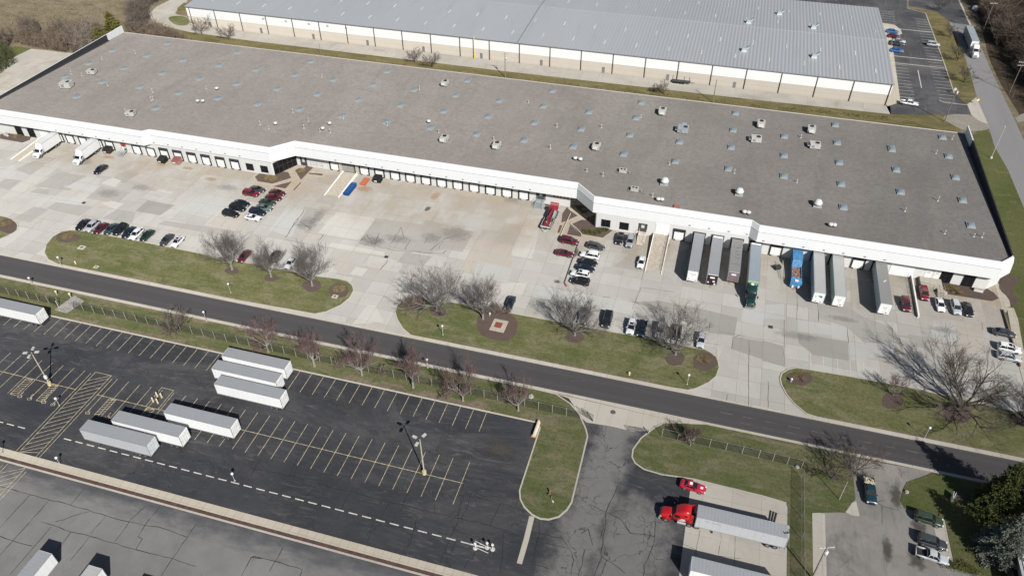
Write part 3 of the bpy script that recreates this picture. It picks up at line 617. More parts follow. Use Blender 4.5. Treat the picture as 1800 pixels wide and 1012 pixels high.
for i in range(len(WP)):
    a, b = WP[i], WP[(i+1) % len(WP)]
    k.quad((*a, 0), (*b, 0), (*b, 6.45 if i >= 6 else 4.9), (*a, 6.45 if i >= 6 else 4.9))
wpart(k, 'wall', WALLM)
k = MB()                                                        # soffit
sof = [(x, y+.03) for x, y in FX]
for a, b, c_, d in ((sof[0], sof[1], (-163, 165.5), (-222, 165.5)), (sof[4], sof[5], (-31.6, 173), (-116.1, 173)), (sof[8], sof[9], (71, 165.5), (15.9, 165.5)), (sof[3], sof[4], (-116.1, 173), (-121.4, 166)), (sof[5], sof[6], (-25, 165.6), (-33.6, 173)), (sof[9], sof[10], (73.4, 168.5), (70.3, 165.5)), (sof[1], sof[2], (-161.5, 165.5), (-163, 165.5))): k = MB(); k.quad((*a, 4.72), (*b, 4.72), (*c_, 4.72), (*d, 4.72)); wpart(k, 'soffit', plain('soffit_panel', (.5, .5, .49)))
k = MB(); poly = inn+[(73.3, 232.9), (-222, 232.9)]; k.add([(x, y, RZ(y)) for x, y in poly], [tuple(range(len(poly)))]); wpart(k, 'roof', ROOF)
k = MB(); k.bbox((-222, 232.7, 6.1), (73.5, 233.0, 6.62)); wpart(k, 'roof_edge', TRIM)
for nm, xi, s_ in (('parapet', 73.3, -1), ('parapet', -222.0, 1)):
    k = MB(); y0 = 168 if xi > 0 else 165; xo = xi-s_*.3; yb = 224
    k.cur = 0; k.bbox((min(xi, xo), y0, 4.7), (max(xi, xo), 233.0, 9.1)); k.cur = 1
    a, b = xi+s_*.02, xi+s_*.06; k.bbox((min(a, b), y0, RZ(233)), (max(a, b), yb, 9.06)); k.quad((xi+s_*.7, y0, RZ(y0)+.012), (xi+s_*.7, yb, RZ(yb)+.012), (xi+s_*.06, yb, RZ(yb)+.25), (xi+s_*.06, y0, RZ(y0)+.25))
    if xi > 0: k.bbox((73.27, y0, 9.1), (73.6, yb, 9.13))
    wpart(k, nm, [plain('parapet_white', (.62, .63, .63), .6), BLACKM])
# docks
def dock(x, y, seal=True, w_=2.5, z0=.35, z1=2.8, m_=None, head=.22):
    k = MB()
    if seal:
        for a, b in (((x-w_/2-.34, y-.22, .2), (x-w_/2, y, z1+.02)), ((x+w_/2, y-.22, .2), (x+w_/2+.34, y, z1+.02)), ((x-w_/2-.34, y-.26, z1+.02), (x+w_/2+.34, y, z1+.02+head))): k.bbox(a, b)
        for s in (-1, 1): k.bbox((x+s*.95-.15, y-.30, .08), (x+s*.95+.15, y, .33))
    else: k.bbox((x-w_/2-.12, y-.06, z0-.1), (x+w_/2+.12, y, z1+.12))
    o = wpart(k, 'dock_seal' if seal else 'door_frame', SEAL if seal else WHITE)
    k = MB(); k.bbox((x-w_/2, y-.1, z0), (x+w_/2, y-.01, z1)); 
    for i in range(1, 4): k.bbox((x-w_/2, y-.115, z0+(z1-z0)*i/4-.012), (x+w_/2, y-.1, z0+(z1-z0)*i/4+.012))
    wpart(k, 'dock_door', m_ or DOORW)
YL, YM = 165.5, 173.0
for x in (-196.5, -192.35, -187.5, -181.9, -177.7, -167.9, -162.9, -158.1, -153.3, -148.45, -143.6, -138.65, -133.8): dock(x, YL, head=.85 if x > -162 else .22)
for x in (-105.1, -95.5, -90.7, -85.8, -81.0, -76.2, -71.4, -66.5, -61.6, -56.75, -51.9, -47.0): dock(x, YM)
for x in (-3.1, 2.0, 6.6, 11.5, 16.1, 21.25, 31.2, 35.6, 40.9, 45.6): dock(x, YL, head=.8)
for x in (-90.7, -85.8, -81.0, -76.2, -71.4, -56.75): k = MB(); k.bbox((x-1.25, YM-.13, 2.42), (x+1.25, YM-.118, 2.78)); wpart(k, 'door_header', plain('teal_header', (.30, .43, .40), .6))
dock(-7.6, YL, False, 3.2, 1.1, 4.4); dock(51.0, YL, False, 5.2, .1, 3.6); dock(-202.0, YL, False, 3.0, .5, 3.4)
def window(x, y, w_=2.3, z0=.75, z1=2.85, name='window', rz=0):
    k = MB(); k.bbox((x-w_/2-.1, y-.05, z0-.1), (x+w_/2+.1, y-.002, z1+.1)); o = wpart(k, name, DGREY)
    k = MB(); 
    for i in (0, 1): a = x-w_/2+i*w_/2+.03; k.bbox((a, y-.075, z0), (a+w_/2-.06, y-.055, z1))
    wpart(k, 'window_pane', GLASS, o).matrix_parent_inverse = Matrix.Identity(4)
for x in (-128.9, -124.1, -22.4, -17.5): window(x, YL)
for x in (-211.9, -207.1, 61.0, 66.0): window(x, YL, 2.5, .1, 3.6, 'glazing')
def door(x, y, w_=1.9, z0=.1, z1=3.0, m_=None): 
    k = MB(); k.bbox((x-w_/2-.12, y-.06, z0), (x+w_/2+.12, y-.002, z1+.15)); o = wpart(k, 'door', m_ or DGREY); k = MB(); k.bbox((x-.4, y-.09, z0+1.2), (x+.4, y-.06, z1-.3)); wpart(k, 'door_pane', plain('door_light', (.55, .56, .55)), o)
door(-12.6, YL, 2.1, 1.0, 3.4); door(-42.1, YM, 2.5, 1.0, 4.0); door(-115.3, YM, 1.9, .1, 3.4); door(57.0, YL, 1.2, .9, 3.1, WHITE); door(58.9, YL, 1.2, .9, 3.1, WHITE)
k = MB(); k.bbox((-102.1, 172.6, .5), (-98.4, 172.96, 3.5)); wpart(k, 'drive_in_door', plain('drive_in_door_grey', (.30, .30, .28))); k = MB()  # drive-in door, plain mid grey
k.bbox((-102.1, 172.45, 2.95), (-98.4, 172.58, 3.5)); k.bbox((-98.5, 172.45, .5), (-98.3, 172.58, 3.4)); wpart(k, 'door_gap', SEAL)
for x in (-102.9, -97.6): k = MB(); k.bbox((x-.45, 172.3, 0), (x+.45, 172.97, 3.7)); wpart(k, 'door_jamb', plain('tan_concrete', (.50, .45, .37)))
# glazed slanting entrances
def glazing(a, b, z0, z1, n):
    a, b = Vector(a), Vector(b); d = (b-a); L_ = d.length; d.normalize(); nn = Vector((d.y, -d.x)); k = MB(); k.cur = 0
    ang = math.atan2(d.y, d.x); c_ = (a+b)/2+nn*.06; k.box((c_.x, c_.y, (z0+z1)/2), (L_, .08, z1-z0), ang); k.cur = 1
    for i in range(n+1): q = a+d*(L_*i/n)+nn*.10; k.box((q.x, q.y, (z0+z1)/2), (.10, .10, z1-z0), ang)
    for z in (z0+.1, z0+2.1, z1-.1): q = (a+b)/2+nn*.10; k.box((q.x, q.y, z), (L_, .09, .09), ang)
    wpart(k, 'entrance_glazing', [GLASS, plain('bronze_frame', (.06, .048, .04), .5)])
glazing((-121.2, 165.9), (-117.6, 172.8), .1, 4.0, 5); glazing((-33.4, 172.85), (-25.2, 165.7), .1, 4.1, 5)
k = MB()
for i in range(5):                                                      # faded red marks over the pale wall
    x = -38.7+i*.95; k.quad((x, 172.97, 2.35), (x+.42, 172.97, 2.35), (x+.78, 172.97, 3.15), (x+.30, 172.97, 3.15)); k.quad((x+.35, 172.965, 2.62), (x+.78, 172.965, 2.62), (x+.86, 172.965, 2.8), (x+.4, 172.965, 2.8))
wpart(k, 'wall_lettering', plain('faded_red_letters', (.50, .17, .15), .7, var=.3))
k = MB(); k.bbox((-173.4, 165.30, 2.35), (-171.7, 165.48, 3.15)); o = wpart(k, 'wall_sign', plain('red_sign', (.33, .05, .045), .6)); k = MB(); k.bbox((-173.3, 165.32, .75), (-171.8, 165.485, 2.2)); wpart(k, 'door', DGREY)
k = MB()
for a in ((-173.2, 1.5), (-172.35, 1.5), (-173.2, .9)): k.bbox((a[0], 165.27, a[1]), (a[0]+.65, 165.31, a[1]+.5))
wpart(k, 'notice_board', WHITE)
k = MB()                                                               # pale marks of a pallet rack frame on the wall
for i in range(3): k.bbox((-113.0+i*1.9, 172.93, .3), (-112.94+i*1.9, 172.97, 2.4))
for z_ in (.9, 1.6, 2.38): k.bbox((-113.0, 172.92, z_), (-109.1, 172.97, z_+.05))
wpart(k, 'wall_rack', GREYM)
# wall lights on the fascia
def fas_y(x):
    for (a, b) in zip(FX, FX[1:]):
        if a[0] <= x <= b[0]: return a[1]+(b[1]-a[1])*(x-a[0])/(b[0]-a[0])
for x in [-194.5+4.87*i for i in range(14)]+[-103+4.87*i for i in range(13)]+[-.8, 4.1, 9, 13.5, 17.6, 22.4, 27.2, 32.0, 36.5, 41.5, 46]:
    k = MB(); y = fas_y(x)+.12; k.box((x, y, 5.35), (.55, .34, .16)); k.box((x, y-.12, 5.25), (.4, .2, .14)); wpart(k, 'wall_light', plain('lamp_grey', (.28, .28, .28)))
k = MB()                                                               # wedge ramps
def ramp(x0, x1, y0, y1, h, wall, name):
    k = MB(); k.add([(x0, y0, .02), (x1, y0, .02), (x1, y1, h), (x0, y1, h), (x0, y1, 0), (x1, y1, 0), (x0, y0, 0), (x1, y0, 0)], [(0, 1, 2, 3), (0, 3, 4, 6), (1, 7, 5, 2)]); o = wpart(k, name, plain('tan_ramp_concrete', (.33, .295, .245), .9, var=.15))
    k = MB()
    for x in (x0-.2, x1): k.add([(x, y0-.3, .0), (x+.2, y0-.3, .0), (x+.2, y1, 0), (x, y1, 0), (x, y0-.3, .22), (x+.2, y0-.3, .22), (x+.2, y1, h+.35), (x, y1, h+.35)], [(4, 5, 6, 7), (0, 4, 7, 3), (1, 2, 6, 5), (0, 1, 5, 4)])
    wpart(k, 'ramp_wall', plain('white_ramp_wall', (.62, .60, .55), .8))
ramp(-102.1, -97.9, 160.2, 172.4, .5, True, 'ramp'); ramp(-9.4, -5.6, 150.5, 165.4, 1.1, True, 'ramp'); ramp(-203.6, -200.7, 152.5, 165.4, .5, True, 'ramp')
for y in range(151, 165):                                              # handrail of the right ramp
    pass
k = MB()
for i in range(9): y = 151.5+i*1.7; h = 1.1*(y-150.5)/15; k.tube((-5.5, y, h), (-5.5, y, h+1.15), .03, n=5)
k.tube((-5.5, 151.5, 1.2), (-5.5, 165.2, 2.2), .035, n=5); k.tube((-5.5, 151.5, .7), (-5.5, 165.2, 1.7), .03, n=5); wpart(k, 'handrail', GALV)
k = MB(); k.bbox((53.5, 150.3, 0), (53.85, 165.4, .75)); wpart(k, 'retaining_wall', plain('white_ramp_wall', (1, 1, 1)))
k = MB()
for i in range(8): k.tube((53.2, 151+i*2, 0), (53.2, 151+i*2, 1.1), .04, n=5)
for z_ in (.55, 1.08): k.tube((53.2, 151, z_), (53.2, 165, z_), .035, n=5)
wpart(k, 'handrail', DGREY)
def steps(x, y, n, rise, run, w_, m_, name='stairs', rail=True):
    k = MB(); H_ = n*rise
    k.bbox((x-w_/2, y-1.3, H_-.12), (x+w_/2, y-.05, H_))
    for i in range(n): k.bbox((x-w_/2, y-1.3-(i+1)*run, H_-(i+1)*rise), (x+w_/2, y-1.3-i*run, H_-(i+1)*rise+.07))
    for s in (-1, 1):
        xx = x+s*w_/2; k.add([(xx-.04, y-1.3, H_-.15), (xx+.04, y-1.3, H_-.15), (xx+.04, y-1.3-n*run, 0), (xx-.04, y-1.3-n*run, 0), (xx-.04, y-1.3, H_), (xx+.04, y-1.3, H_), (xx+.04, y-1.3-n*run, .15), (xx-.04, y-1.3-n*run, .15)], [(0, 3, 7, 4), (1, 5, 6, 2), (4, 7, 6, 5)])
        if rail:
            for q in (.1, 1.25): k.tube((xx, y-q, H_), (xx, y-q, H_+1), .035, n=5)
            k.tube((xx, y-1.3-n*run, 0), (xx, y-1.3-n*run, 1.05), .035, n=5); k.tube((xx, y-.1, H_+1), (xx, y-1.3, H_+1), .035, n=5); k.tube((xx, y-1.3, H_+1), (xx, y-1.3-n*run, 1.05), .035, n=5)
            k.tube((xx, y-1.2, 0), (xx, y-1.2, H_), .04, n=5)
    wpart(k, name, m_)
steps(-42.1, YM, 6, .17, .34, 2.3, plain('pale_steel_stairs', (.42, .47, .47), .5, .3)); steps(-172.5, YL, 5, .17, .34, 1.7, GALV); steps(-12.4, YL, 6, .17, .55, 1.9, plain('tan_stairs', (.55, .50, .42)))
k = MB(); k.bbox((55.3, 161.9, 0), (60.2, 165.4, .95)); wpart(k, 'stair_landing', WALK); steps(59.6, 162.2, 5, .17, .4, 1.3, WALK); k = MB(); 
for x in (55.4, 58.4): k.tube((x, 162, .95), (x, 162, 2), .04, n=5); 
k.tube((55.4, 162, 2), (58.4, 162, 2), .04, n=5); k.tube((55.4, 162, 1.5), (58.4, 162, 1.5), .03, n=5); wpart(k, 'handrail', GALV)
# skylights
def conv(l, ox, oy): return [(ox+float(q.split(',')[0])/3.891, oy+float(q.split(',')[1])/3.891) for q in l.split()]
SKY = conv('1147,296 1624,357 768,345 1005,380 1250,410 1498,445 1752,475 608,432 853,465 1110,500 1367,536 1622,572 444,523 700,558 958,593 1222,634 1491,671 527,658 1066,738 1764,710', 0, 0)
SKY += conv('416,420 303,511 568,544 937,487 840,578 1122,612 185,606 460,643 739,681 1027,718 1407,650 1485,549 1702,687 337,746 628,791 929,832 1325,758 1627,795 1233,871 1549,916', 440, 0)
SKY += conv('355,620 294,724 231,838 161,957 606,764 553,880 497,1000 963,700 928,804 886,921 1225,968 1608,772 1592,888 1578,1005', 880, 0)
SKY += conv('500,852 513,974 152,930 1233,937 883,1008', 1340, 0)+conv('842,118 1197,167 1560,217', 880, 240)
SKY += conv('150,127 148,268 527,175 541,322 555,480 887,87 917,225 947,376 1275,132 1322,276 1370,432 1427,603', 1340, 240)
DOME = plain('skylight_dome', (.20, .25, .275), .30, 0, .45, .15, .1); CURB = plain('skylight_kerb', (.36, .37, .37), .6)
def roof_at(px, py, dz=.3):
    z = 7.6
    for _ in range(4): x, y = G(px, py, z+dz); z = RZ(y)
    return x, y, z
k = MB(); k.bbox((-.95, -1.25, -.1), (.95, 1.25, .30)); me_c = k; 
k2 = MB(); rings = []
for i in range(7):
    a = math.pi*i/6; rings.append((math.cos(a), math.sin(a)))
def dome_mb():
    k = MB(); n = 8
    for j in range(n):
        t0, t1 = -1+2*j/n, -1+2*(j+1)/n; h = lambda t, u: .30+.36*max(0, (1-t*t))**.5*max(0, 1-u*u)**.5
        for i in range(n):
            u0, u1 = -1+2*i/n, -1+2*(i+1)/n; k.quad((.88*t0, 1.18*u0, h(t0, u0)), (.88*t1, 1.18*u0, h(t1, u0)), (.88*t1, 1.18*u1, h(t1, u1)), (.88*t0, 1.18*u1, h(t0, u1)))
    return k
sky0 = me_c.build('skylight', CURB); dm0 = dome_mb().build('dome', DOME, sky0, True)
for i, (px, py) in enumerate(SKY):
    x, y, z = roof_at(px, py); o = sky0 if i == 0 else sky0.copy()
    if i: COL.objects.link(o); d = dm0.copy(); COL.objects.link(d); d.parent = o
    o.parent = wh; o.location = Vector((x, y, z))-OFF
# pipes and small vents: parts of the roof
PIPES = conv('697,400 925,360 487,500 735,580 1043,625 1045,675 1410,600 1033,680 860,760 560,513', 0, 0)+conv('488,520 290,762 395,823 125,875 65,845 365,870 475,893 545,900 1156,605 1288,900 635,805 935,850 1665,950', 440, 0)+conv('190,697 385,862 690,867 960,795 340,1008', 880, 0)+conv('700,262 590,232 1155,185 1600,243 1040,403', 880, 240)+conv('265,935 1300,945', 1340, 0)+conv('1190,108 238,305 1203,432 978,503 1250,655 1450,675 1505,680 265,0', 1340, 240)
kp = MB(); kp.tube((0, 0, 0), (0, 0, .9), .09, n=8); kp.lathe((0, 0, .85), [(.17, 0), (.17, .22), (.05, .3)], 8); kp.lathe((0, 0, 0), [(.3, -.1), (.3, .06), (.1, .12)], 8); p0 = kp.build('vent_pipe', plain('vent_beige', (.46, .43, .385)))
for i, (px, py) in enumerate(PIPES):
    x, y, z = roof_at(px, py, .4); o = p0 if i == 0 else p0.copy()
    if i: COL.objects.link(o)
    o.parent = wh; o.location = Vector((x, y, z))-OFF; o.scale = (1, 1, .8+.5*((i*37) % 10)/10)
km = MB(); km.lathe((0, 0, -.1), [(.38, 0), (.38, .5), (.5, .5), (.5, .62), (.62, .7), (.62, .95), (.4, 1.15), (.1, 1.2)], 14); m0 = km.build('mushroom_vent', plain('vent_white', (.56, .56, .55)), None, True)
MV = conv('510,150 545,157 1078,430 1102,432 1667,517 1695,522', 880, 240)+conv('467,604 491,607', 1340, 240)+conv('1352,693 1387,693 1482,607', 0, 0)+conv('172,846 495,880 1220,832 542,845', 440, 0)
for i, (px, py) in enumerate(MV):
    x, y, z = roof_at(px, py, .5); o = m0 if i == 0 else m0.copy()
    if i: COL.objects.link(o)
    o.parent = wh; o.location = Vector((x, y, z))-OFF
# ---------------------------------------------------------------- rooftop machines: things
UB = plain('unit_beige', (.46, .455, .42), .5); UG = plain('unit_galvanized', (.42, .46, .49), .4, .3); GRILL = plain('fan_grille', (.03, .03, .035), .7)
def rt_unit(px, py, rz, label, big=1., duct=False):
    x, y, z = roof_at(px, py, .9); t = empty('rooftop_unit', (x, y, z-.05), rz, label, 'air handler', 'air handlers on the gravel roof')
    k = MB(); s = big; k.bbox((-1.5*s, -1.15*s, .32), (1.5*s, 1.15*s, 1.75*s)); k.bbox((-1.54*s, -1.19*s, 1.68*s), (1.54*s, 1.19*s, 1.79*s)); k.build('casing', UG if duct else UB, t)
    for xx in (-1.2*s, 1.2*s): k = MB(); k.bbox((xx-.12, -1.25*s, -.1), (xx+.12, 1.25*s, .32)); k.build('base_rail', DGREY, t)
    k = MB(); k.lathe((.6*s, 0, 1.78*s), [(.62, 0), (.62, .12), (.5, .13), (.5, .02)], 14); k.build('fan', GRILL, t, True)
    k = MB(); k.bbox((-1.515*s, -.9*s, .55), (-1.49*s, .9*s, 1.45*s)); 
    for i in range(5): k.bbox((-1.53*s, -.9*s, .6+.18*i), (-1.5*s, .9*s, .64+.18*i))
    k.bbox((-1.1*s, -1.175*s, .6), (-.2*s, -1.155*s, 1.4*s)); k.build('grille', GREYM, t)
    k = MB(); k.add([(-1.5*s, -.8*s, 1.5), (-2.2*s, -.8*s, .9), (-2.2*s, .8*s, .9), (-1.5*s, .8*s, 1.5), (-1.5*s, -.8*s, .8), (-1.5*s, .8*s, .8)], [(0, 1, 2, 3), (0, 4, 1), (3, 2, 5), (1, 4, 5, 2)]); k.build('intake_hood', UB, t)
    if duct:
        k = MB(); k.bbox((-.55, 1.15*s, .3), (.75, 3.6, 1.35)); k.bbox((-.6, 1.3, 1.3), (.8, 1.36, 1.4)); k.bbox((-.6, 2.5, 1.3), (.8, 2.56, 1.4)); k.build('duct', UG, t)
    return t
U = 3.891
rt_unit(456/U, 580/U, .2, 'largest silver rooftop unit near the left edge of the gravel roof', 1.15, False)
rt_unit(627/U, 488/U, .2, 'silver rooftop unit behind the big one at the far left of the roof', .85)
rt_unit(893/U, 773/U, .25, 'silver rooftop unit just above the first step in the white fascia', .85)
rt_unit(440+1330/U, 568/U, 1.55, 'beige rooftop unit near the back edge by the roadside pole', .85)
rt_unit(440+1325/U, 948/U, 1.55, 'beige rooftop unit left of its twin above the middle docks', .88)
rt_unit(440+1685/U, 993/U, 1.55, 'beige rooftop unit right of its twin above the middle docks', .88)
rt_unit(880+655/U, 1000/U, 1.5, 'pale rooftop unit with open frame in the middle of the roof', .88)
rt_unit(880+1107/U, 762/U, 1.57, 'narrow beige rooftop unit on a brown mat near the back edge', .95)
rt_unit(880+1248/U, 885/U, .0, 'silver rooftop unit with a long duct behind it', 1.05, True)
rt_unit(1340-8/U, 848/U, 1.57, 'beige rooftop unit between two skylight rows right of the ducted unit', .95)
rt_unit(880+1748/U, 950/U, .1, 'wide silver rooftop unit in front of a beige one, right half', .95)
rt_unit(1340+337/U, 885/U, 1.57, 'rightmost beige rooftop unit near the back edge', .95)
rt_unit(1340+360/U, 992/U, .1, 'rightmost wide silver rooftop unit', .95)
def low_unit(px, py, label):
    x, y, z = roof_at(px, py, .5); t = empty('condenser_pair', (x, y, z), -.02, label, 'condenser')
    k = MB(); k.bbox((-2.2, -.8, 0), (2.2, .8, .12)); k.build('timber_mat', plain('weathered_timber', (.13, .115, .10), .9, var=.3), t)
    k = MB(); k.bbox((-1.3, -.55, .12), (.7, .6, 1.0)); k.bbox((-1.33, -.58, .95), (.73, .63, 1.03)); k.build('casing', UB, t)
    k = MB(); k.lathe((-.75, 0, 1.02), [(.33, 0), (.33, .08), (.2, .08)], 10); k.lathe((.1, 0, 1.02), [(.33, 0), (.33, .08), (.2, .08)], 10); k.build('fan', GRILL, t)
    k = MB(); k.tube((.7, 0, .5), (1.6, 0, .5), .08); k.tube((1.6, 0, .1), (1.6, 0, .6), .08); k.bbox((1.3, -.3, .12), (1.9, .3, .5)); k.build('pipework', GREYM, t)
low_unit(880+845/U, 240+236/U, 'low condenser on a timber mat, farther of the two behind the entrance corner'); low_unit(880+925/U, 240+362/U, 'low condenser on a timber mat, nearer of the two behind the entrance corner')
def fan(px, py, label):
    x, y, z = roof_at(px, py, .8); t = empty('exhaust_fan', (x, y, z), 0, label, 'roof fan', 'domed exhaust fans on the roof')
    k = MB(); k.bbox((-1.0, -1.0, -.1), (1.0, 1.0, .45)); k.build('kerb', CURB, t)
    k = MB(); k.lathe((0, 0, .45), [(.75, 0), (.75, .35), (1.1, .4), (1.15, .75), (.85, 1.0), (.8, 1.35), (.5, 1.5), (.1, 1.55)], 18); k.build('fan_hood', plain('vent_white', (1, 1, 1)), t, True)
fan(880+1122/U, 240+308/U, 'round white exhaust fan, leftmost of three on the front of the roof'); fan(880+1633/U, 240+380/U, 'round white exhaust fan, middle one of three on the front of the roof'); fan(1340+380/U, 240+458/U, 'round white exhaust fan, rightmost of three on the front of the roof')
x, y, z = roof_at(880+1205/U, 240+483/U, .1); t = empty('roof_hatch', (x, y, z), 0, 'flat red hatch on a grey mat close to the white fascia', 'roof hatch'); k = MB(); k.bbox((-1.6, -1.1, 0), (1.6, 1.1, .05)); k.build('mat', GREYM, t); k = MB(); k.bbox((-.8, -.75, .05), (.8, .75, .45)); k.build('lid', plain('rust_red_lid', (.36, .13, .10), .7), t)
# ================================================================ back warehouse
def metalroof():
    m = Mat('standing_seam_roof'); s = m.sep(); f = m.math('FRACT', m.math('MULTIPLY', s[0], 1/1.22)); e = m.ramp(m.math('ABSOLUTE', m.math('SUBTRACT', f, .5)), .14, .40)
    c = m.mix(m.noise(.05, 4, .6, (1, .3, 1)), (.36, .37, .378), (.43, .44, .445)); c = m.mix(m.math('MULTIPLY', e, m.ramp(s[0], -60, 10, .10, .5)), c, (.21, .218, .225)); c = m.mix(m.ramp(m.noise(.4, 5, .7, (1, .12, 1)), .5, .8, 0, .3), c, (.28, .28, .275))  # rib lines weaker leftward: fading with distance put into the colour
    return m.out(c, .5, .15, .35)
MROOF = metalroof()
def tanwall():
    m = Mat('tan_block_wall'); z = m.sep()[2]; c = m.mix(m.noise(.3, 5), (.47, .43, .37), (.53, .487, .425)); f = m.ramp(m.math('ABSOLUTE', m.math('SUBTRACT', z, 1.85)), .06, .02); c = m.mix(m.math('MULTIPLY', f, .45), c, (.30, .24, .18))
    c = m.mix(m.ramp(z, 1.0, 0.0, 0, .25), c, (.38, .30, .22)); return m.out(c, .85, 0, .2)
bw = empty('warehouse', (-70, 300, 0), 0, 'grey ribbed metal roof warehouse with white and tan wall behind the long one', 'warehouse'); BO = Vector((-70, 300, 0))
def bpart(k, name, mats, smooth=False): o = k.build(name, mats, bw, smooth); o.matrix_parent_inverse = Matrix.Translation(-BO); return o
BX0, BX1, BY0, BY1, BE, BRZ = -213.0, 55.3, 260.0, 330.0, 7.8, 9.3; BYM = 293.4
k = MB(); k.cur = 0; k.bbox((BX0, BY0, 0), (BX1, BY1, 3.75)); bpart(k, 'lower_wall', tanwall())
k = MB(); k.bbox((BX0-.02, BY0-.06, 3.75), (BX1+.06, BY1, BE-.05)); k.add([(BX1+.06, BY0, BE-.05), (BX1+.06, BY1, BE-.05), (BX1+.06, BYM, BRZ-.05)], [(0, 1, 2)]); k.add([(BX0-.02, BY0, BE-.05), (BX0-.02, BY1, BE-.05), (BX0-.02, BYM, BRZ-.05)], [(0, 1, 2)]); bpart(k, 'upper_wall', panel('white_upper_wall', (.78, .785, .78), 1.0, .97))
k = MB(); k.quad((BX0-.3, BY0-.35, BE), (BX1+.3, BY0-.35, BE), (BX1+.3, BYM, BRZ), (BX0-.3, BYM, BRZ)); k.quad((BX0-.3, BYM, BRZ), (BX1+.3, BYM, BRZ), (BX1+.3, BY1+.3, BE), (BX0-.3, BY1+.3, BE)); bpart(k, 'roof', MROOF)
k = MB(); k.bbox((BX0-.3, BY0-.5, BE-.22), (BX1+.35, BY0-.36, BE+.02)); bpart(k, 'gutter', plain('gutter_grey', (.22, .23, .24)))
k = MB(); k.bbox((BX1+.32, BY0-.3, BE-.3), (BX1+.38, BYM, BE)); bpart(k, 'verge_trim', plain('gutter_grey', (1, 1, 1)))
for i in range(24):
    x = -211.6+i*11.59; k = MB(); k.bbox((x-.11, BY0-.28, 0), (x+.11, BY0-.07, BE-.2)); bpart(k, 'downpipe', plain('downpipe_brown', (.075, .06, .05)))
for i in range(13):
    x = -203.3+i*23.18 if i < 11 else -203.3+i*23.18
    if x < 20: k = MB(); k.bbox((x-.5, BY0-.06, .05), (x+.5, BY0-.005, 2.2)); bpart(k, 'door', plain('grey_steel_door', (.20, .20, .20)))
for x in (-178, -168, -158, -150, -142): k = MB(); k.bbox((x-.5, BY0-.12, 5.7), (x+.5, BY0-.065, 6.5)); bpart(k, 'louvre', plain('louvre_grey', (.42, .43, .44)))
LIT = plain('roof_light_panel', (.52, .53, .51), .5)
for j, (y, off) in enumerate(((268, 0), (280, 5.5), (302, 2), (316, 6))):
    for i in range(23):
        x = BX0+8+off+i*11.6
        if x > BX1-3: continue
        z_ = BE+(BRZ-BE)*(1-abs(y-BYM)/(33.6 if y < BYM else 36.8)); k = MB(); k.box((x, y, z_+.05), (.42, 3.0, .10), 0, 0, math.atan2(BRZ-BE, 33.5)*(1 if y < BYM else -1)); bpart(k, 'roof_light', LIT if (i+j) % 4 else plain('roof_light_dull', (.46, .46, .43)))
k = MB(); 
for y0, y1 in ((BY0-.3, BYM), (BYM, BY1+.2)): 
    k.quad((-73.6, y0, (BE if y0 < 290 else BRZ)+.03), (-73.2, y0, (BE if y0 < 290 else BRZ)+.03), (-73.2, y1, (BRZ if y0 < 290 else BE)+.03), (-73.6, y1, (BRZ if y0 < 290 else BE)+.03))
bpart(k, 'expansion_joint', plain('joint_cover', (.20, .205, .21)))
k = MB(); k.bbox((BX0, BYM-.25, BRZ-.02), (BX1+.3, BYM+.25, BRZ+.06)); bpart(k, 'ridge_cap', plain('ridge_grey', (.33, .34, .345)))
BR = lambda y: BE+(BRZ-BE)*(1-abs(y-BYM)/(33.6 if y < BYM else 36.8))
for i, (px, py, lab) in enumerate(((1308, 87, 'leftmost duct box unit on the ribbed grey metal roof'), (1316, 38, 'blue grey box unit high on the left of the ribbed metal roof'), (1370, 23, 'small vent unit at the back of the ribbed metal roof'), (1430, 47, 'square blue grey unit upper right on the ribbed metal roof'), (1431, 98, 'bent duct unit lower right on the ribbed metal roof, streak below it'))):
    z_ = 8.8
    for _ in range(3): x, y = G(px, py, z_+.6); z_ = BR(y)
    t = empty('roof_fan_unit', (x, y, z_), .1, lab, 'roof unit', 'units on the metal roof'); k = MB(); k.bbox((-.9, -.9, -.15), (.9, .9, .5)); k.build('kerb', LIT, t); k = MB(); k.bbox((-.75, -.75, .5), (.75, .75, 1.3)); k.add([(.75, -.6, 1.3), (1.7, -.5, 2.1), (1.7, .5, 2.1), (.75, .6, 1.3), (.75, -.6, .7), (1.7, -.5, 1.5), (1.7, .5, 1.5), (.75, .6, .7)], [(0, 1, 2, 3), (0, 4, 5, 1), (3, 2, 6, 7), (1, 5, 6, 2), (4, 7, 6, 5)]); k.build('fan_casing', plain('unit_blue_grey', (.40, .47, .52), .45, .3), t)
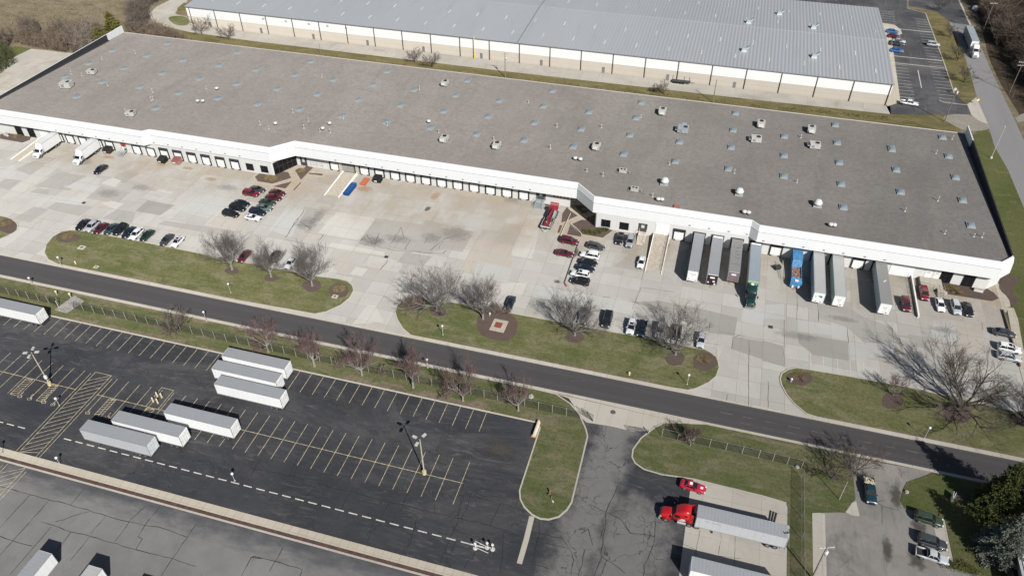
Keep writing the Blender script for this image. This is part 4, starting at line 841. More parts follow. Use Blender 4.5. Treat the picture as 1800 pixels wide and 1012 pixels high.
# ================================================================ small building lower right
sb = empty('office_building', (61, 78, 0), 0, 'low building with white ribbed metal roof beside the blue spruce', 'building'); SO = Vector((61, 78, 0))
def spart(k, n_, m_): o = k.build(n_, m_, sb); o.matrix_parent_inverse = Matrix.Translation(-SO)
k = MB(); k.bbox((61.5, 60, 0), (80, 91, 3.6)); spart(k, 'wall', plain('grey_siding', (.24, .25, .26), .7)); k = MB(); k.bbox((61.43, 70, .9), (61.49, 88, 2.3)); spart(k, 'window', GLASS)
m = Mat('white_ribbed_roof'); f = m.math('FRACT', m.math('MULTIPLY', m.sep()[1], 1/.9)); c = m.mix(m.ramp(m.math('ABSOLUTE', m.math('SUBTRACT', f, .5)), .30, .45), (.58, .59, .58), (.36, .37, .38))
k = MB(); k.add([(61.8, 59.6, 3.95), (80.4, 59.6, 4.5), (80.4, 91.2, 4.5), (61.8, 91.2, 3.95), (61.8, 59.6, 3.65), (80.4, 59.6, 3.65), (80.4, 91.2, 3.65), (61.8, 91.2, 3.65)], [(0, 1, 2, 3), (0, 4, 5, 1), (1, 5, 6, 2), (2, 6, 7, 3), (3, 7, 4, 0)]); spart(k, 'roof', m.out(c, .5))
k = MB(); k.bbox((61.25, 59.8, 3.45), (61.78, 91.3, 3.8)); spart(k, 'eaves', plain('eaves_grey', (.33, .34, .35)))
# ================================================================ cars
TYRE = plain('tyre_rubber', (.018, .018, .019), .85); RIM = plain('wheel_rim', (.42, .43, .44), .3, .7); LAMPW = plain('headlight_lens', (.75, .77, .78), .1, 0, .6); LAMPR = plain('tail_light_lens', (.35, .02, .02), .2)
CGLASS = plain('car_glass', (.012, .014, .017), .06, 0, .6, .2); BLKP = plain('black_plastic', (.02, .02, .022), .6); PAINT0 = paint('white', (.74, .75, .75)); CHROME = plain('bright_metal', (.6, .6, .6), .2, .9)
def ring(x, zt, hw, zb):
    h = zt-zb; pr = [(hw*.90, zb), (hw*.99, zb+h*.22), (hw, zb+h*.55), (hw*.965, zt-h*.12), (hw*.86, zt), (hw*.4, zt+.015)]
    return [(x, y, z) for y, z in pr]+[(x, -y, z) for y, z in pr[::-1]]
CARS = {
 'sedan': dict(st=[(-2.38, .78, .70, .36), (-2.30, .97, .82, .26), (-1.7, 1.02, .90, .22), (-.8, .98, .91, .2), (.6, .96, .91, .2), (1.1, .95, .90, .2), (1.9, .85, .87, .22), (2.27, .72, .79, .27), (2.38, .56, .66, .36)], base=(-1.85, 1.08, .80, .95), roof=(-1.0, .22, .57, 1.46), wb=1.38, wr=.33, w=.9),
 'coupe': dict(st=[(-2.35, .80, .72, .36), (-2.28, .98, .84, .26), (-1.7, 1.0, .92, .22), (-.6, .95, .91, .2), (.5, .93, .91, .2), (1.0, .94, .91, .2), (1.9, .86, .88, .22), (2.25, .74, .80, .27), (2.36, .56, .68, .36)], base=(-1.75, .80, .80, .93), roof=(-1.0, -.02, .58, 1.36), wb=1.36, wr=.34, w=.9),
 'suv': dict(st=[(-2.34, .85, .80, .42), (-2.29, 1.08, .90, .32), (-1.5, 1.10, .945, .28), (.9, 1.08, .945, .28), (1.15, 1.07, .93, .28), (1.95, 1.0, .91, .3), (2.27, .88, .83, .34), (2.36, .64, .74, .42)], base=(-2.24, 1.10, .84, 1.06), roof=(-2.0, .38, .66, 1.72), wb=1.40, wr=.37, w=.94),
 'wagon': dict(st=[(-2.40, .80, .76, .38), (-2.34, 1.0, .86, .28), (-1.5, 1.02, .91, .24), (.8, .99, .91, .24), (1.1, .98, .90, .24), (1.95, .88, .88, .26), (2.32, .76, .79, .3), (2.40, .58, .68, .38)], base=(-2.22, 1.08, .81, .98), roof=(-1.75, .28, .60, 1.53), wb=1.40, wr=.34, w=.91),
 'pickup': dict(st=[(-.85, 1.12, .95, .45), (-.8, 1.14, .97, .42), (1.2, 1.13, .97, .42), (1.4, 1.14, .96, .42), (2.35, 1.06, .94, .44), (2.72, .95, .88, .46), (2.8, .7, .80, .5)], base=(-.78, 1.30, .86, 1.10), roof=(-.62, .62, .68, 1.80), wb=1.75, wr=.40, w=.97)}
def make_car(kind):
    d = CARS[kind]; t = empty('pickup_truck' if kind == 'pickup' else 'parked_car')
    k = MB(); k.loft([ring(*s) for s in d['st']])
    bx0, bx1, bw_, bz = d['base']; rx0, rx1, rw, rz = d['roof']
    if kind == 'pickup':
        for a, b in (((-2.78, -.97, .5), (-.85, -.86, 1.13)), ((-2.78, .86, .5), (-.85, .97, 1.13)), ((-2.84, -.97, .5), (-2.74, .97, 1.13)), ((-2.78, -.9, .5), (-.85, .9, .62))): k.bbox(a, b)
    # painted roof skin and pillars
    nx, ny = 6, 4
    def rf(i, j):
        u = i/nx; v = -1+2*j/ny; x = rx0+(rx1-rx0)*u; return (x, v*(rw+.02), rz+.035-.045*abs(2*u-1)**2.5-.03*v*v)
    for i in range(nx):
        for j in range(ny): k.quad(rf(i, j), rf(i+1, j), rf(i+1, j+1), rf(i, j+1))
    for i in range(nx): 
        for j in (0, ny): a, b = rf(i, j), rf(i+1, j); k.quad(a, b, (b[0], b[1]*1.03, b[2]-.06), (a[0], a[1]*1.03, a[2]-.06))
    for s in (-1, 1):
        k.tube((bx1, s*bw_, bz), (rx1, s*rw, rz), .045, n=5); k.tube((bx0, s*bw_, bz), (rx0, s*rw, rz), .07 if kind in ('suv', 'wagon') else .06, n=5)
        mb_ = (bx0+bx1)/2-.1; mr_ = (rx0+rx1)/2-.1; k.tube((mb_, s*(bw_+.005), bz), (mr_, s*(rw+.005), rz), .035, n=5)
        if kind in ('suv', 'wagon'): q = bx0*.62+bx1*.2; k.tube((q, s*(bw_+.005), bz), (q+.05, s*(rw+.005), rz), .05, n=5); k.tube((rx0+.1, s*(rw-.03), rz+.06), (rx1-.2, s*(rw-.03), rz+.06), .025, n=5)
    k.build('body', PAINT0, t, True)
    i0, i1 = .02, .0
    F = [(bx1, -bw_, bz), (bx1, bw_, bz), (rx1, rw, rz), (rx1, -rw, rz)]; Bk = [(bx0, -bw_, bz), (bx0, bw_, bz), (rx0, rw, rz), (rx0, -rw, rz)]
    k = MB(); k.quad(*F); k.build('windshield', CGLASS, t); k = MB(); k.quad(*Bk); k.build('rear_window', CGLASS, t)
    for s in (0, 1): k = MB(); k.quad(Bk[s], F[s], F[3-s], Bk[3-s]); k.build('side_window', CGLASS, t)
    W = d['w']; wr = d['wr']
    for sx in (-1, 1):
        for s in (-1, 1):
            x = sx*d['wb']+(.1 if kind == 'pickup' else 0); y = s*(W-.10); k = MB()
            k.tube((x, y-s*.13, wr), (x, y+s*.115, wr), wr, n=16); k.cur = 1; k.tube((x, y+s*.11, wr), (x, y+s*.125, wr), wr*.66, n=12)
            for q in range(5): a = q*1.2566; k.box((x+.3*wr*math.cos(a), y+s*.13, wr+.3*wr*math.sin(a)), (wr*.55, .015, .05), 0, -a)
            k.build('wheel', [TYRE, RIM], t)
    xf, xb = d['st'][-1][0], d['st'][0][0]
    zf = d['st'][-2][1]; 
    if kind == 'pickup': xb = -2.84
    for s in (-1, 1):
        k = MB(); k.box((xf-.10, s*(W-.27), zf-.06), (.22, .34, .15), s*-.35); k.build('headlight', LAMPW, t)
        k = MB(); k.box((xb+.04, s*(W-.20), (d['st'][1][1] if kind != 'pickup' else 1.05)-.16), (.12, .22, .26 if kind in ('suv', 'pickup') else .14), s*.3); k.build('tail_light', LAMPR, t)
        k = MB(); k.box((bx1-.28, s*(W+.05), bz+.08), (.12, .22, .14)); k.build('mirror', BLKP if kind == 'pickup' else PAINT0, t)
    k = MB(); k.box((xf-.0, 0, zf-.22), (.06, 1.0, .14)); k.box((xf-.02, 0, .36), (.06, 1.3, .12)); k.box((xf-.02, 0, zf-.06), (.05, .7, .1)); k.build('grille', BLKP, t)
    k = MB(); k.box((xb-.01, 0, .72), (.03, .34, .16)); k.build('licence_plate', LAMPW, t)
    if kind == 'pickup': k = MB(); k.bbox((-2.73, -.85, .63), (-.87, .85, .645)); k.build('bed_liner', BLKP, t)
    return t
PROTO = {}
PC = {n: paint(n.replace(' ', '_'), c) for n, c in dict(black=(.012, .013, .015), navy=(.012, .018, .035), white=(.74, .75, .75), silver=(.42, .44, .46), grey=(.13, .14, .15), charcoal=(.045, .05, .055), slate=(.035, .06, .07), darkred=(.085, .011, .014), red=(.17, .010, .018), maroon=(.10, .012, .02), green=(.036, .054, .034), greygreen=(.12, .17, .155), darkgreen=(.012, .03, .022), blue=(.03, .13, .36), lightgrey=(.28, .30, .32), teal=(.010, .035, .05), pinkred=(.40, .018, .04)).items()}
def car(kind, px, py, deg, col, label, group=None, sunroof=False, roofcol=None, sc=1.0):
    x, y = G(px, py, .65)
    if kind not in PROTO: t = PROTO[kind] = make_car(kind)
    else:
        t = copy_tree(PROTO[kind])
        for c_ in list(t.children):
            if c_.name.split('.')[0] in ('sunroof', 'bed_load'): bpy.data.objects.remove(c_)
    t.location = (x, y, .03); t.rotation_euler = (0, 0, R(deg)); t.scale = (sc, sc, sc)
    tag(t, label, 'pickup truck' if kind == 'pickup' else 'car', group)
    for c_ in t.children:
        b = c_.name.split('.')[0]
        if b == 'body' or (b == 'mirror' and kind != 'pickup'): setmat(c_, 0, PC[col])
    if sunroof:
        rx0, rx1, rw, rz = CARS[kind]['roof']; k = MB(); k.bbox((rx1-.85, -.42, rz+.02), (rx1-.15, .42, rz+.042)); k.build('sunroof', CGLASS, t)
    return t
def zq(x, y, ox, oy, k): return (ox+x/k, oy+y/k)
g1 = 'cars in the row along the left grass island'
for (x, y), kind, col, lab in (((265, 185), 'sedan', 'black', 'black sedan, first at the left end of the island row'), ((388, 212), 'suv', 'silver', 'silver crossover between the black sedan and the dark red one'), ((503, 234), 'sedan', 'darkred', 'dark red sedan, only red car in the island row'), ((640, 243), 'sedan', 'slate', 'dark slate sedan right of the dark red one in the island row'), ((760, 252), 'suv', 'black', 'tall black sport utility car in the middle of the island row'), ((872, 286), 'sedan', 'navy', 'navy sedan tucked beside the white wagon'), ((972, 312), 'wagon', 'white', 'white wagon in the island row, between navy and dark green cars'), ((1112, 328), 'sedan', 'darkgreen', 'very dark green sedan with a gap to its right, island row'), ((1372, 384), 'sedan', 'charcoal', 'grey sedan next to the lone white sedan, island row'), ((1515, 408), 'sedan', 'white', 'white sedan with a dark sunroof at the right end of the island row')):
    car(kind, *zq(x, y, 110, 370, 7.5), -90+random.Random(x).uniform(-2.5, 2.5), col, lab, g1, sunroof=(x == 1515))
g2 = 'cars behind the bare trees'
car('sedan', 429.5, 450, -90, 'maroon', 'dark red sedan between two bare trees on the left island', g2); car('sedan', 482, 451, -90, 'black', 'black sedan half hidden by the middle bare tree', g2); car('sedan', 511, 462, -91, 'white', 'white sedan showing left of the third bare tree', g2)
g3 = 'cars in the two short rows by the left entrance'
for (x, y), kind, col, lab in (((948, 275), 'sedan', 'charcoal', 'dark grey sedan at the head of the inner row'), ((855, 337), 'suv', 'red', 'bright red crossover below the dark grey sedan'), ((715, 483), 'sedan', 'black', 'black sedan, first below the gap in the left short row'), ((657, 552), 'suv', 'black', 'black crossover in the middle of three black cars'), ((555, 640), 'suv', 'black', 'black crossover at the lower end of the left short row'), ((1245, 325), 'sedan', 'darkred', 'dark red sedan with black roof at the head of the right short row'), ((1190, 396), 'sedan', 'darkred', 'dark red sedan with red roof second in the right short row'), ((1100, 468), 'sedan', 'green', 'green sedan third in the right short row'), ((1048, 548), 'sedan', 'greygreen', 'pale grey green sedan fourth in the right short row'), ((955, 615), 'suv', 'navy', 'navy crossover above the white coupe'), ((880, 693), 'coupe', 'white', 'white coupe with a black rear window at the lower end of the right short row')):
    car(kind, *zq(x, y, 340, 300, 8.435), random.Random(y).uniform(-2, 2), col, lab, g3, roofcol='black')
car('sedan', 176.5, 297.6, -92, 'black', 'black sedan driving across the empty yard near the two box trucks')
g4 = 'cars beside the right entrance walk'
Z4 = lambda x, y: zq(x, y, 960, 400, 8.435)
car('suv', *Z4(340, 198), -3, 'maroon', 'maroon sport utility car above the maroon coupe', g4); car('coupe', *Z4(270, 378), -2, 'maroon', 'maroon coupe alone below the maroon sport utility car', g4)
car('wagon', *Z4(735, 275), -4, 'charcoal', 'dark grey wagon across from the maroon car, below the mulch bed', g4); car('suv', *Z4(650, 413), 178, 'white', 'white boxy sport utility car with roof rails in the stepped row', g4, sunroof=False, sc=1.05)
car('sedan', *Z4(622, 512), -3, 'black', 'black sedan directly below the white boxy car', g4); car('sedan', *Z4(580, 598), -5, 'navy', 'dark navy sedan above the second white car', g4); car('suv', *Z4(505, 692), 177, 'white', 'white crossover with sunroof between two dark cars', g4, sunroof=True); car('suv', *Z4(505, 798), 178, 'black', 'black crossover at the lower end of the stepped row', g4)
car('sedan', *Z4(1090, 160), -90, 'black', 'black sedan parked against the wall by the steps'); car('suv', *Z4(1245, 208), -90, 'lightgrey', 'grey crossover parked against the wall beside the tan steps'); car('sedan', *Z4(1412, 512), -91, 'white', 'white sedan with black windshield left of the ramp', sc=.97)
g5 = 'cars along the middle grass island'
car('sedan', 896.8, 532.6, -90, 'navy', 'shiny navy sedan alone above the big mulch bed'); car('pickup', 1027.5, 556, -91, 'grey', 'grey pickup behind the spreading bare tree', g5, sc=.95); car('suv', 1067.5, 562, -90, 'black', 'large black sport utility car right of the grey pickup', g5, sc=1.08)
car('suv', 1109.5, 575, -91, 'white', 'white crossover with black sunroof on the middle island edge', g5, sunroof=True); car('pickup', 1128.5, 577.5, -91, 'teal', 'dark pickup close beside the white crossover', g5, sc=.92); car('suv', 1160, 581, -91, 'silver', 'silver crossover mostly covered by the bare tree', g5); car('sedan', 1190.5, 583.5, -91, 'black', 'black sedan seen through the bare tree branches', g5); car('wagon', 1232.5, 597.5, -91, 'silver', 'silver wagon at the right end of the middle island', g5)
Z8 = lambda x, y: zq(x, y, 1540, 480, 6.323)
car('suv', *Z8(327, 348), -88, 'maroon', 'maroon crossover alone left of the low white wall'); car('suv', *Z8(530, 228), -88, 'red', 'bright red crossover beside the side stairs')
g6 = 'cars in front of the right corner bed'
car('sedan', *Z8(710, 350), -88, 'white', 'white sedan with a black hood, left of three by the corner bed', g6); car('suv', *Z8(885, 385), -88, 'silver', 'silver crossover, middle of three by the corner bed', g6); car('sedan', *Z8(1022, 402), -88, 'black', 'black sedan, right of three by the corner bed', g6)
g7 = 'cars at the right kerb of the yard'
car('sedan', *Z8(1420, 662), -3, 'charcoal', 'dark grey sedan nosed to the right kerb above the white crossover', g7); car('suv', *Z8(1480, 838), -3, 'white', 'white crossover with sunroof nosed to the right kerb', g7, sunroof=True); car('wagon', *Z8(1478, 930), -3, 'silver', 'silver wagon nosed to the right kerb above the big bare tree', g7)
T8 = lambda x, y: zq(x, y, 1340, 752, 3.891)
pk = car('pickup', *T8(735, 430), -87, 'teal', 'dark teal pickup loaded with brush and boards in the lower drive')
k = MB(); rg = random.Random(5)
for i in range(40): 
    a = Vector((rg.uniform(-2.7, -.9), rg.uniform(-.8, .8), rg.uniform(.7, 1.2))); k.box(a, (rg.uniform(.3, 1.0), rg.uniform(.05, .5), .06), rg.uniform(0, 3), rg.uniform(-.4, .4))
k.build('bed_load', plain('tan_boards', (.48, .42, .33), .8, var=.4), pk); k = MB()
for i in range(60): a = Vector((rg.uniform(-2.9, -1.5), rg.uniform(-.8, .8), 1.0)); k.blade(a, a+Vector((rg.uniform(-2.6, -.2), rg.uniform(-1.3, 1.3), rg.uniform(.1, 1.0))), .03)
k.build('brush_load', plain('dead_twigs', (.10, .08, .065), .9), pk)
car('suv', *T8(1135, 622), -6, 'green', 'olive green boxy sport utility car with a pale hood by the lawn'); car('suv', *T8(1160, 780), -6, 'charcoal', 'charcoal crossover between the green car and the silver pickup'); car('pickup', *T8(1160, 875), -7, 'silver', 'silver pickup with an open black bed, lower right', sc=.93)
car('coupe', 880+1315/3.891, 752+398/3.891, -5, 'pinkred', 'bright red coupe with white hood decals on the edge of the grass')
g8 = 'cars in the lot behind'
T4 = lambda x, y: zq(x, y, 1340, 0, 3.891)
car('sedan', *T4(890, 215), -3, 'blue', 'blue car, farther of two blue ones in the back lot', g8); car('sedan', *T4(897, 247), -3, 'darkred', 'dark red car just below the farther blue one in the back lot', g8); car('sedan', *T4(935, 281), -3, 'silver', 'silver car half hidden behind the dark pickup in the back lot', g8); car('pickup', *T4(915, 299), -3, 'charcoal', 'dark pickup in the back lot above the nearer blue car', g8); car('sedan', *T4(917, 345), -3, 'blue', 'blue car, nearer of two blue ones in the back lot', g8)
car('suv', *T4(1168, 304), -2, 'silver', 'silver crossover alone on the far side of the back lot'); car('pickup', *T4(1005, 706), -6, 'white', 'white pickup at the corner of the grey metal roof building')
# decals of the red coupe
for o in scene.objects:
    if o.get('label', '').startswith('bright red coupe'): rc = o
k = MB(); k.box((.2-.6, 0, 1.405), (.5, .6, .012)); k.box((1.6, .0, .955), (.5, .5, .02)); k.build('decal', LAMPW, rc)
# ================================================================ trailers
def ribs(name, col, step=1.2, rough=.45):
    m = Mat(name); s = m.sep()[0]; f = m.math('FRACT', m.math('MULTIPLY', s, 1/step)); e = m.ramp(m.math('ABSOLUTE', m.math('SUBTRACT', f, .5)), .45, .5)
    c = m.mix(m.noise(.35, 5), scl(col, .9), col); c = m.mix(m.math('MULTIPLY', e, .35), c, scl(col, .5)); z = m.sep()[2]; c = m.mix(m.ramp(m.noise(1.6, 4, .7, (1, 1, .25)), .5, .78, 0, .28), c, scl(col, .62))
    return m.out(c, rough, 0, .35)
TSIDE = ribs('trailer_white_side', (.79, .80, .80)); TGREY = ribs('trailer_grey_side', (.46, .48, .50)); TBLUE = ribs('trailer_blue_grey_side', (.36, .43, .47)); TGRN = ribs('trailer_green_side', (.40, .48, .40))
TROOF = ribs('trailer_grey_roof', (.29, .30, .31), .6, .55); TROOF2 = ribs('trailer_pale_roof', (.40, .40, .385), .6, .55); TROOFB = ribs('trailer_blue_roof', (.27, .31, .35), .6, .5); TROOFD = ribs('trailer_streaked_roof', (.24, .235, .225), .6, .7)
NOSEW = plain('trailer_nose_white', (.76, .77, .76), .45); NOSEK = plain('trailer_nose_maroon', (.035, .018, .022), .5); NOSEP = plain('trailer_nose_plum', (.17, .135, .145), .6); NOSEG = plain('trailer_nose_green', (.25, .50, .22), .5)
STEEL = plain('chassis_steel', (.045, .045, .048), .7); ALU = plain('aluminium_trim', (.50, .51, .52), .35, .5)
def make_trailer(L_=15.6):
    t = empty('semi_trailer'); W = 1.27; h0, h1 = 1.12, 4.06
    k = MB(); k.bbox((-L_/2, -W, h0), (L_/2, W, h1)); k.cur = 1
    for s in (-1, 1): k.bbox((-L_/2-.01, s*W-.035, h1-.10), (L_/2+.01, s*W+.035, h1+.03)); k.bbox((-L_/2-.01, s*W-.03, h0-.08), (L_/2+.01, s*W+.03, h0+.16))
    for s in (-1, 1):
        for e in (-1, 1): k.bbox((e*L_/2-.05, s*W-.04, h0), (e*L_/2+.05, s*W+.04, h1+.03))
    k.build('cargo_box', [TSIDE, ALU], t)
    k = MB(); k.bbox((-L_/2+.06, -W+.05, h1), (L_/2-.06, W-.05, h1+.018)); 
    for i in range(1, 26): x = -L_/2+i*L_/26; k.bbox((x-.02, -W+.06, h1+.018), (x+.02, W-.06, h1+.03))
    k.build('roof_panel', TROOF, t)
    k = MB(); k.bbox((L_/2+.002, -W+.06, h0+.02), (L_/2+.035, W-.06, h1-.12)); k.build('front_panel', NOSEW, t)
    for s in (-1, 1):
        k = MB(); k.bbox((-L_/2-.05, min(s*.01, s*(W-.05)), h0+.05), (-L_/2-.005, max(s*.01, s*(W-.05)), h1-.08)); d = k.build('rear_door', NOSEW, t)
        k = MB(); 
        for y in (s*.3, s*.85): k.tube((-L_/2-.075, y, h0+.1), (-L_/2-.075, y, h1-.12), .025, n=5)
        for z in (1.5, 2.5, 3.5): k.box((-L_/2-.065, s*(W-.12), z), (.03, .2, .08))
        k.build('lock_rod', ALU, d)
    for ax in (-L_/2+1.6, -L_/2+2.85):
        for s in (-1, 1):
            k = MB(); k.tube((ax, s*.70, .50), (ax, s*1.24, .50), .50, n=16); k.cur = 1; k.tube((ax, s*1.235, .50), (ax, s*1.255, .50), .28, n=12); k.build('wheel', [TYRE, RIM], t)
    k = MB(); k.bbox((-L_/2+.7, -.55, .7), (-L_/2+4.2, -.40, h0)); k.bbox((-L_/2+.7, .40, .7), (-L_/2+4.2, .55, h0)); 
    for ax in (-L_/2+1.6, -L_/2+2.85): k.tube((ax, -1.1, .5), (ax, 1.1, .5), .08)
    k.bbox((-L_/2, -.06, h0-.14), (L_/2, .06, h0)); k.build('chassis', STEEL, t)
    for s in (-1, 1): k = MB(); k.bbox((L_/2-3.3, s*.95-.08, .12), (L_/2-3.1, s*.95+.08, h0)); k.bbox((L_/2-3.35, s*.95-.15, .03), (L_/2-3.05, s*.95+.15, .12)); k.build('landing_leg', STEEL if s < 0 else STEEL, t)
    k = MB(); k.bbox((-L_/2-.06, -1.15, .50), (-L_/2+.04, 1.15, .62)); 
    for s in (-1, 1): k.bbox((-L_/2-.04, s*.6-.05, .55), (-L_/2+.04, s*.6+.05, h0))
    k.build('underride_bar', STEEL, t)
    for s in (-1, 1): k = MB(); k.bbox((-L_/2+.8, s*.95-.28, .3), (-L_/2+.83, s*.95+.28, 1.05)); k.build('mud_flap', BLKP, t)
    return t
TP = None
def trailer(cx, cy, deg, label, side=TSIDE, roof=TROOF, nose=NOSEW, group=None, sx=1., doors=None, wtrim=None):
    global TP
    if TP is None: TP = t = make_trailer()
    else: t = copy_tree(TP)
    t.location = (cx, cy, .03); t.rotation_euler = (0, 0, R(deg)); t.scale = (sx, 1, 1); tag(t, label, 'trailer', group)
    for c_ in t.children:
        b = c_.name.split('.')[0]
        if b == 'cargo_box': setmat(c_, 0, side)
        if b == 'roof_panel': setmat(c_, 0, roof)
        if b == 'front_panel': setmat(c_, 0, nose)
        if b == 'rear_door': setmat(c_, 0, doors or NOSEW)
    return t
gt = 'white trailers parked in the dark lot'
trailer(-147.6, 93.9, 180, 'white trailer cut by the left edge beside the wire fence', group=gt)
trailer(-84.4, 94.0, 180, 'white trailer at the back of the group of three, against the grass', group=gt, sx=.96); trailer(-84.3, 90.1, 180, 'white trailer in the middle of the group of three', group=gt, sx=.97); trailer(-81.3, 86.4, 180, 'white trailer at the front of the group of three, dark mark by its doors', group=gt, sx=.97)
trailer(-86.7, 77.0, 180, 'white trailer at the right of the lower trio, over the stall lines', group=gt, sx=.96); trailer(-95.3, 72.5, 180, 'white trailer in the middle of the lower trio', group=gt, sx=.98); trailer(-99.8, 68.9, 180, 'pale grey trailer at the left of the lower trio, over the dashes', side=TGREY, group=gt, sx=.97, nose=NOSEW, doors=plain('grey_white_doors', (.55, .58, .60)))
gl = 'trailers at the lower left edge'
trailer(-94.9, 36.4, 90, 'white trailer nose up at the lower left, left of two', group=gl); trailer(-84.9, 36.4, 90, 'white trailer nose up at the lower left, right of two', roof=TROOF2, group=gl); trailer(-74.6, 35.4, 90, 'trailer just below the lower edge, only its shadow shows')
gd = 'trailers backed to the right docks'
YD = 156.3; H_ = 15.6
def docked(x, y0, y1, *a, **kw): return trailer(x, (y0+y1)/2, -90, *a, sx=(y1-y0)/15.6, group=gd, **kw)
docked(2.0, 148.3, 164.3, 'grey roofed trailer with plain white nose, leftmost at the docks', roof=TROOF, side=TSIDE); docked(6.65, 148.3, 164.3, 'trailer with black nose and white patches, second at the docks', roof=TROOF, nose=NOSEK); t3 = docked(11.5, 150.7, 164.3, 'patched grey trailer with plum coloured nose, third at the docks', roof=TROOFD, side=TGREY, nose=NOSEP)
t4 = docked(16.1, 148.4, 163.9, 'trailer with pale green nose behind the dark green tractor', roof=TROOFB, side=TGRN, nose=NOSEG); t5 = docked(31.1, 148.3, 164.3, 'trailer with green emblem on white nose, right of the blue container', roof=TROOF2, side=TBLUE); t6 = docked(35.6, 148.3, 164.3, 'pale roofed trailer with plain white nose, close beside the emblem one', roof=TROOF2, side=TGRN); t7 = docked(45.6, 148.3, 164.3, 'grey streaked roof trailer with white nose, rightmost at the docks', roof=TROOFD, side=TBLUE)
def mark(t, items, name='marking'):
    for m_, lst in items:
        k = MB()
        for (y, z, w_, h) in lst: k.bbox((7.836, y-w_/2, z-h/2), (7.845, y+w_/2, z+h/2))
        k.build(name, m_, t)
BLKM = plain('marking_black', (.05, .05, .05)); GRN = plain('marking_green', (.03, .22, .10))
for t in scene.objects:
    l = t.get('label', '')
    if l.startswith('grey roofed trailer with plain'): mark(t, [(plain('marking_grey', (.45, .45, .45)), [(0, 3.2, 1.4, .18), (0, 2.7, .5, .12)]), (BLKM, [(-.75, 1.7, .2, .25), (.8, 1.45, .3, .25)])])
    if l.startswith('trailer with black nose'): mark(t, [(LAMPW, [(0, 3.2, 1.1, .5), (-.8, 1.7, .35, .4), (.45, 2.1, .5, .45), (.75, 1.4, .4, .4)])])
    if l.startswith('patched grey'): mark(t, [(LAMPW, [(0, 3.3, 1.1, .5)]), (plain('marking_rust', (.25, .12, .08)), [(-.3, 1.35, 1.5, .15), (.3, 1.8, .12, .12), (-.2, 1.8, .12, .12)])])
    if l.startswith('trailer with pale green'):
        mark(t, [(plain('marking_pale', (.72, .80, .66)), [(-.45, 3.2, .75, .26), (.5, 3.15, .8, .22)]), (plain('marking_tan', (.62, .52, .38)), [(0, 2.4, 2.0, .5)])])
    if l.startswith('trailer with green emblem'): mark(t, [(GRN, [(.3, 3.05, .85, .35), (.5, 2.8, .5, .25)]), (BLKM, [(-.5, 1.5, .25, .2), (.6, 1.5, .3, .2), (-.7, 2.6, .3, .08), (-.7, 2.85, .3, .08), (-.7, 3.1, .3, .08)])])
    if l.startswith('pale roofed trailer') or l.startswith('grey streaked'): mark(t, [(plain('marking_grey', (1, 1, 1)), [(0, 2.9, .8, .3), (0, 2.4, .6, .2)]), (BLKM, [(.5, 1.5, .3, .25), (-.1, 1.5, .15, .15)])])
k = MB(); 
for i in range(14): rgx = random.Random(i); k.box((rgx.uniform(-6, 3), rgx.uniform(-.9, .9), 4.10), (rgx.uniform(.1, .5), rgx.uniform(.05, .25), .012), rgx.uniform(0, 2))
k.bbox((4.0, -1.0, 4.09), (4.1, 1.0, 4.105)); k.bbox((1.0, -.5, 4.09), (1.08, .9, 4.105)); k.build('roof_patch', plain('tar_patch', (.07, .065, .065)), t3)
k = MB(); k.box((-.5, .2, 4.1), (.3, 1.0, .04), .9); k.build('roof_tear', plain('pale_tear', (.6, .6, .58)), t7)
for t in scene.objects:
    l = t.get('label', '')
    if l.startswith('trailer with black nose') or l.startswith('trailer with pale green'): k = MB(); k.bbox((-7.75, -1.15, 4.085), (-7.1, 1.15, 4.11)); k.build('roof_end_cap', NOSEW, t)
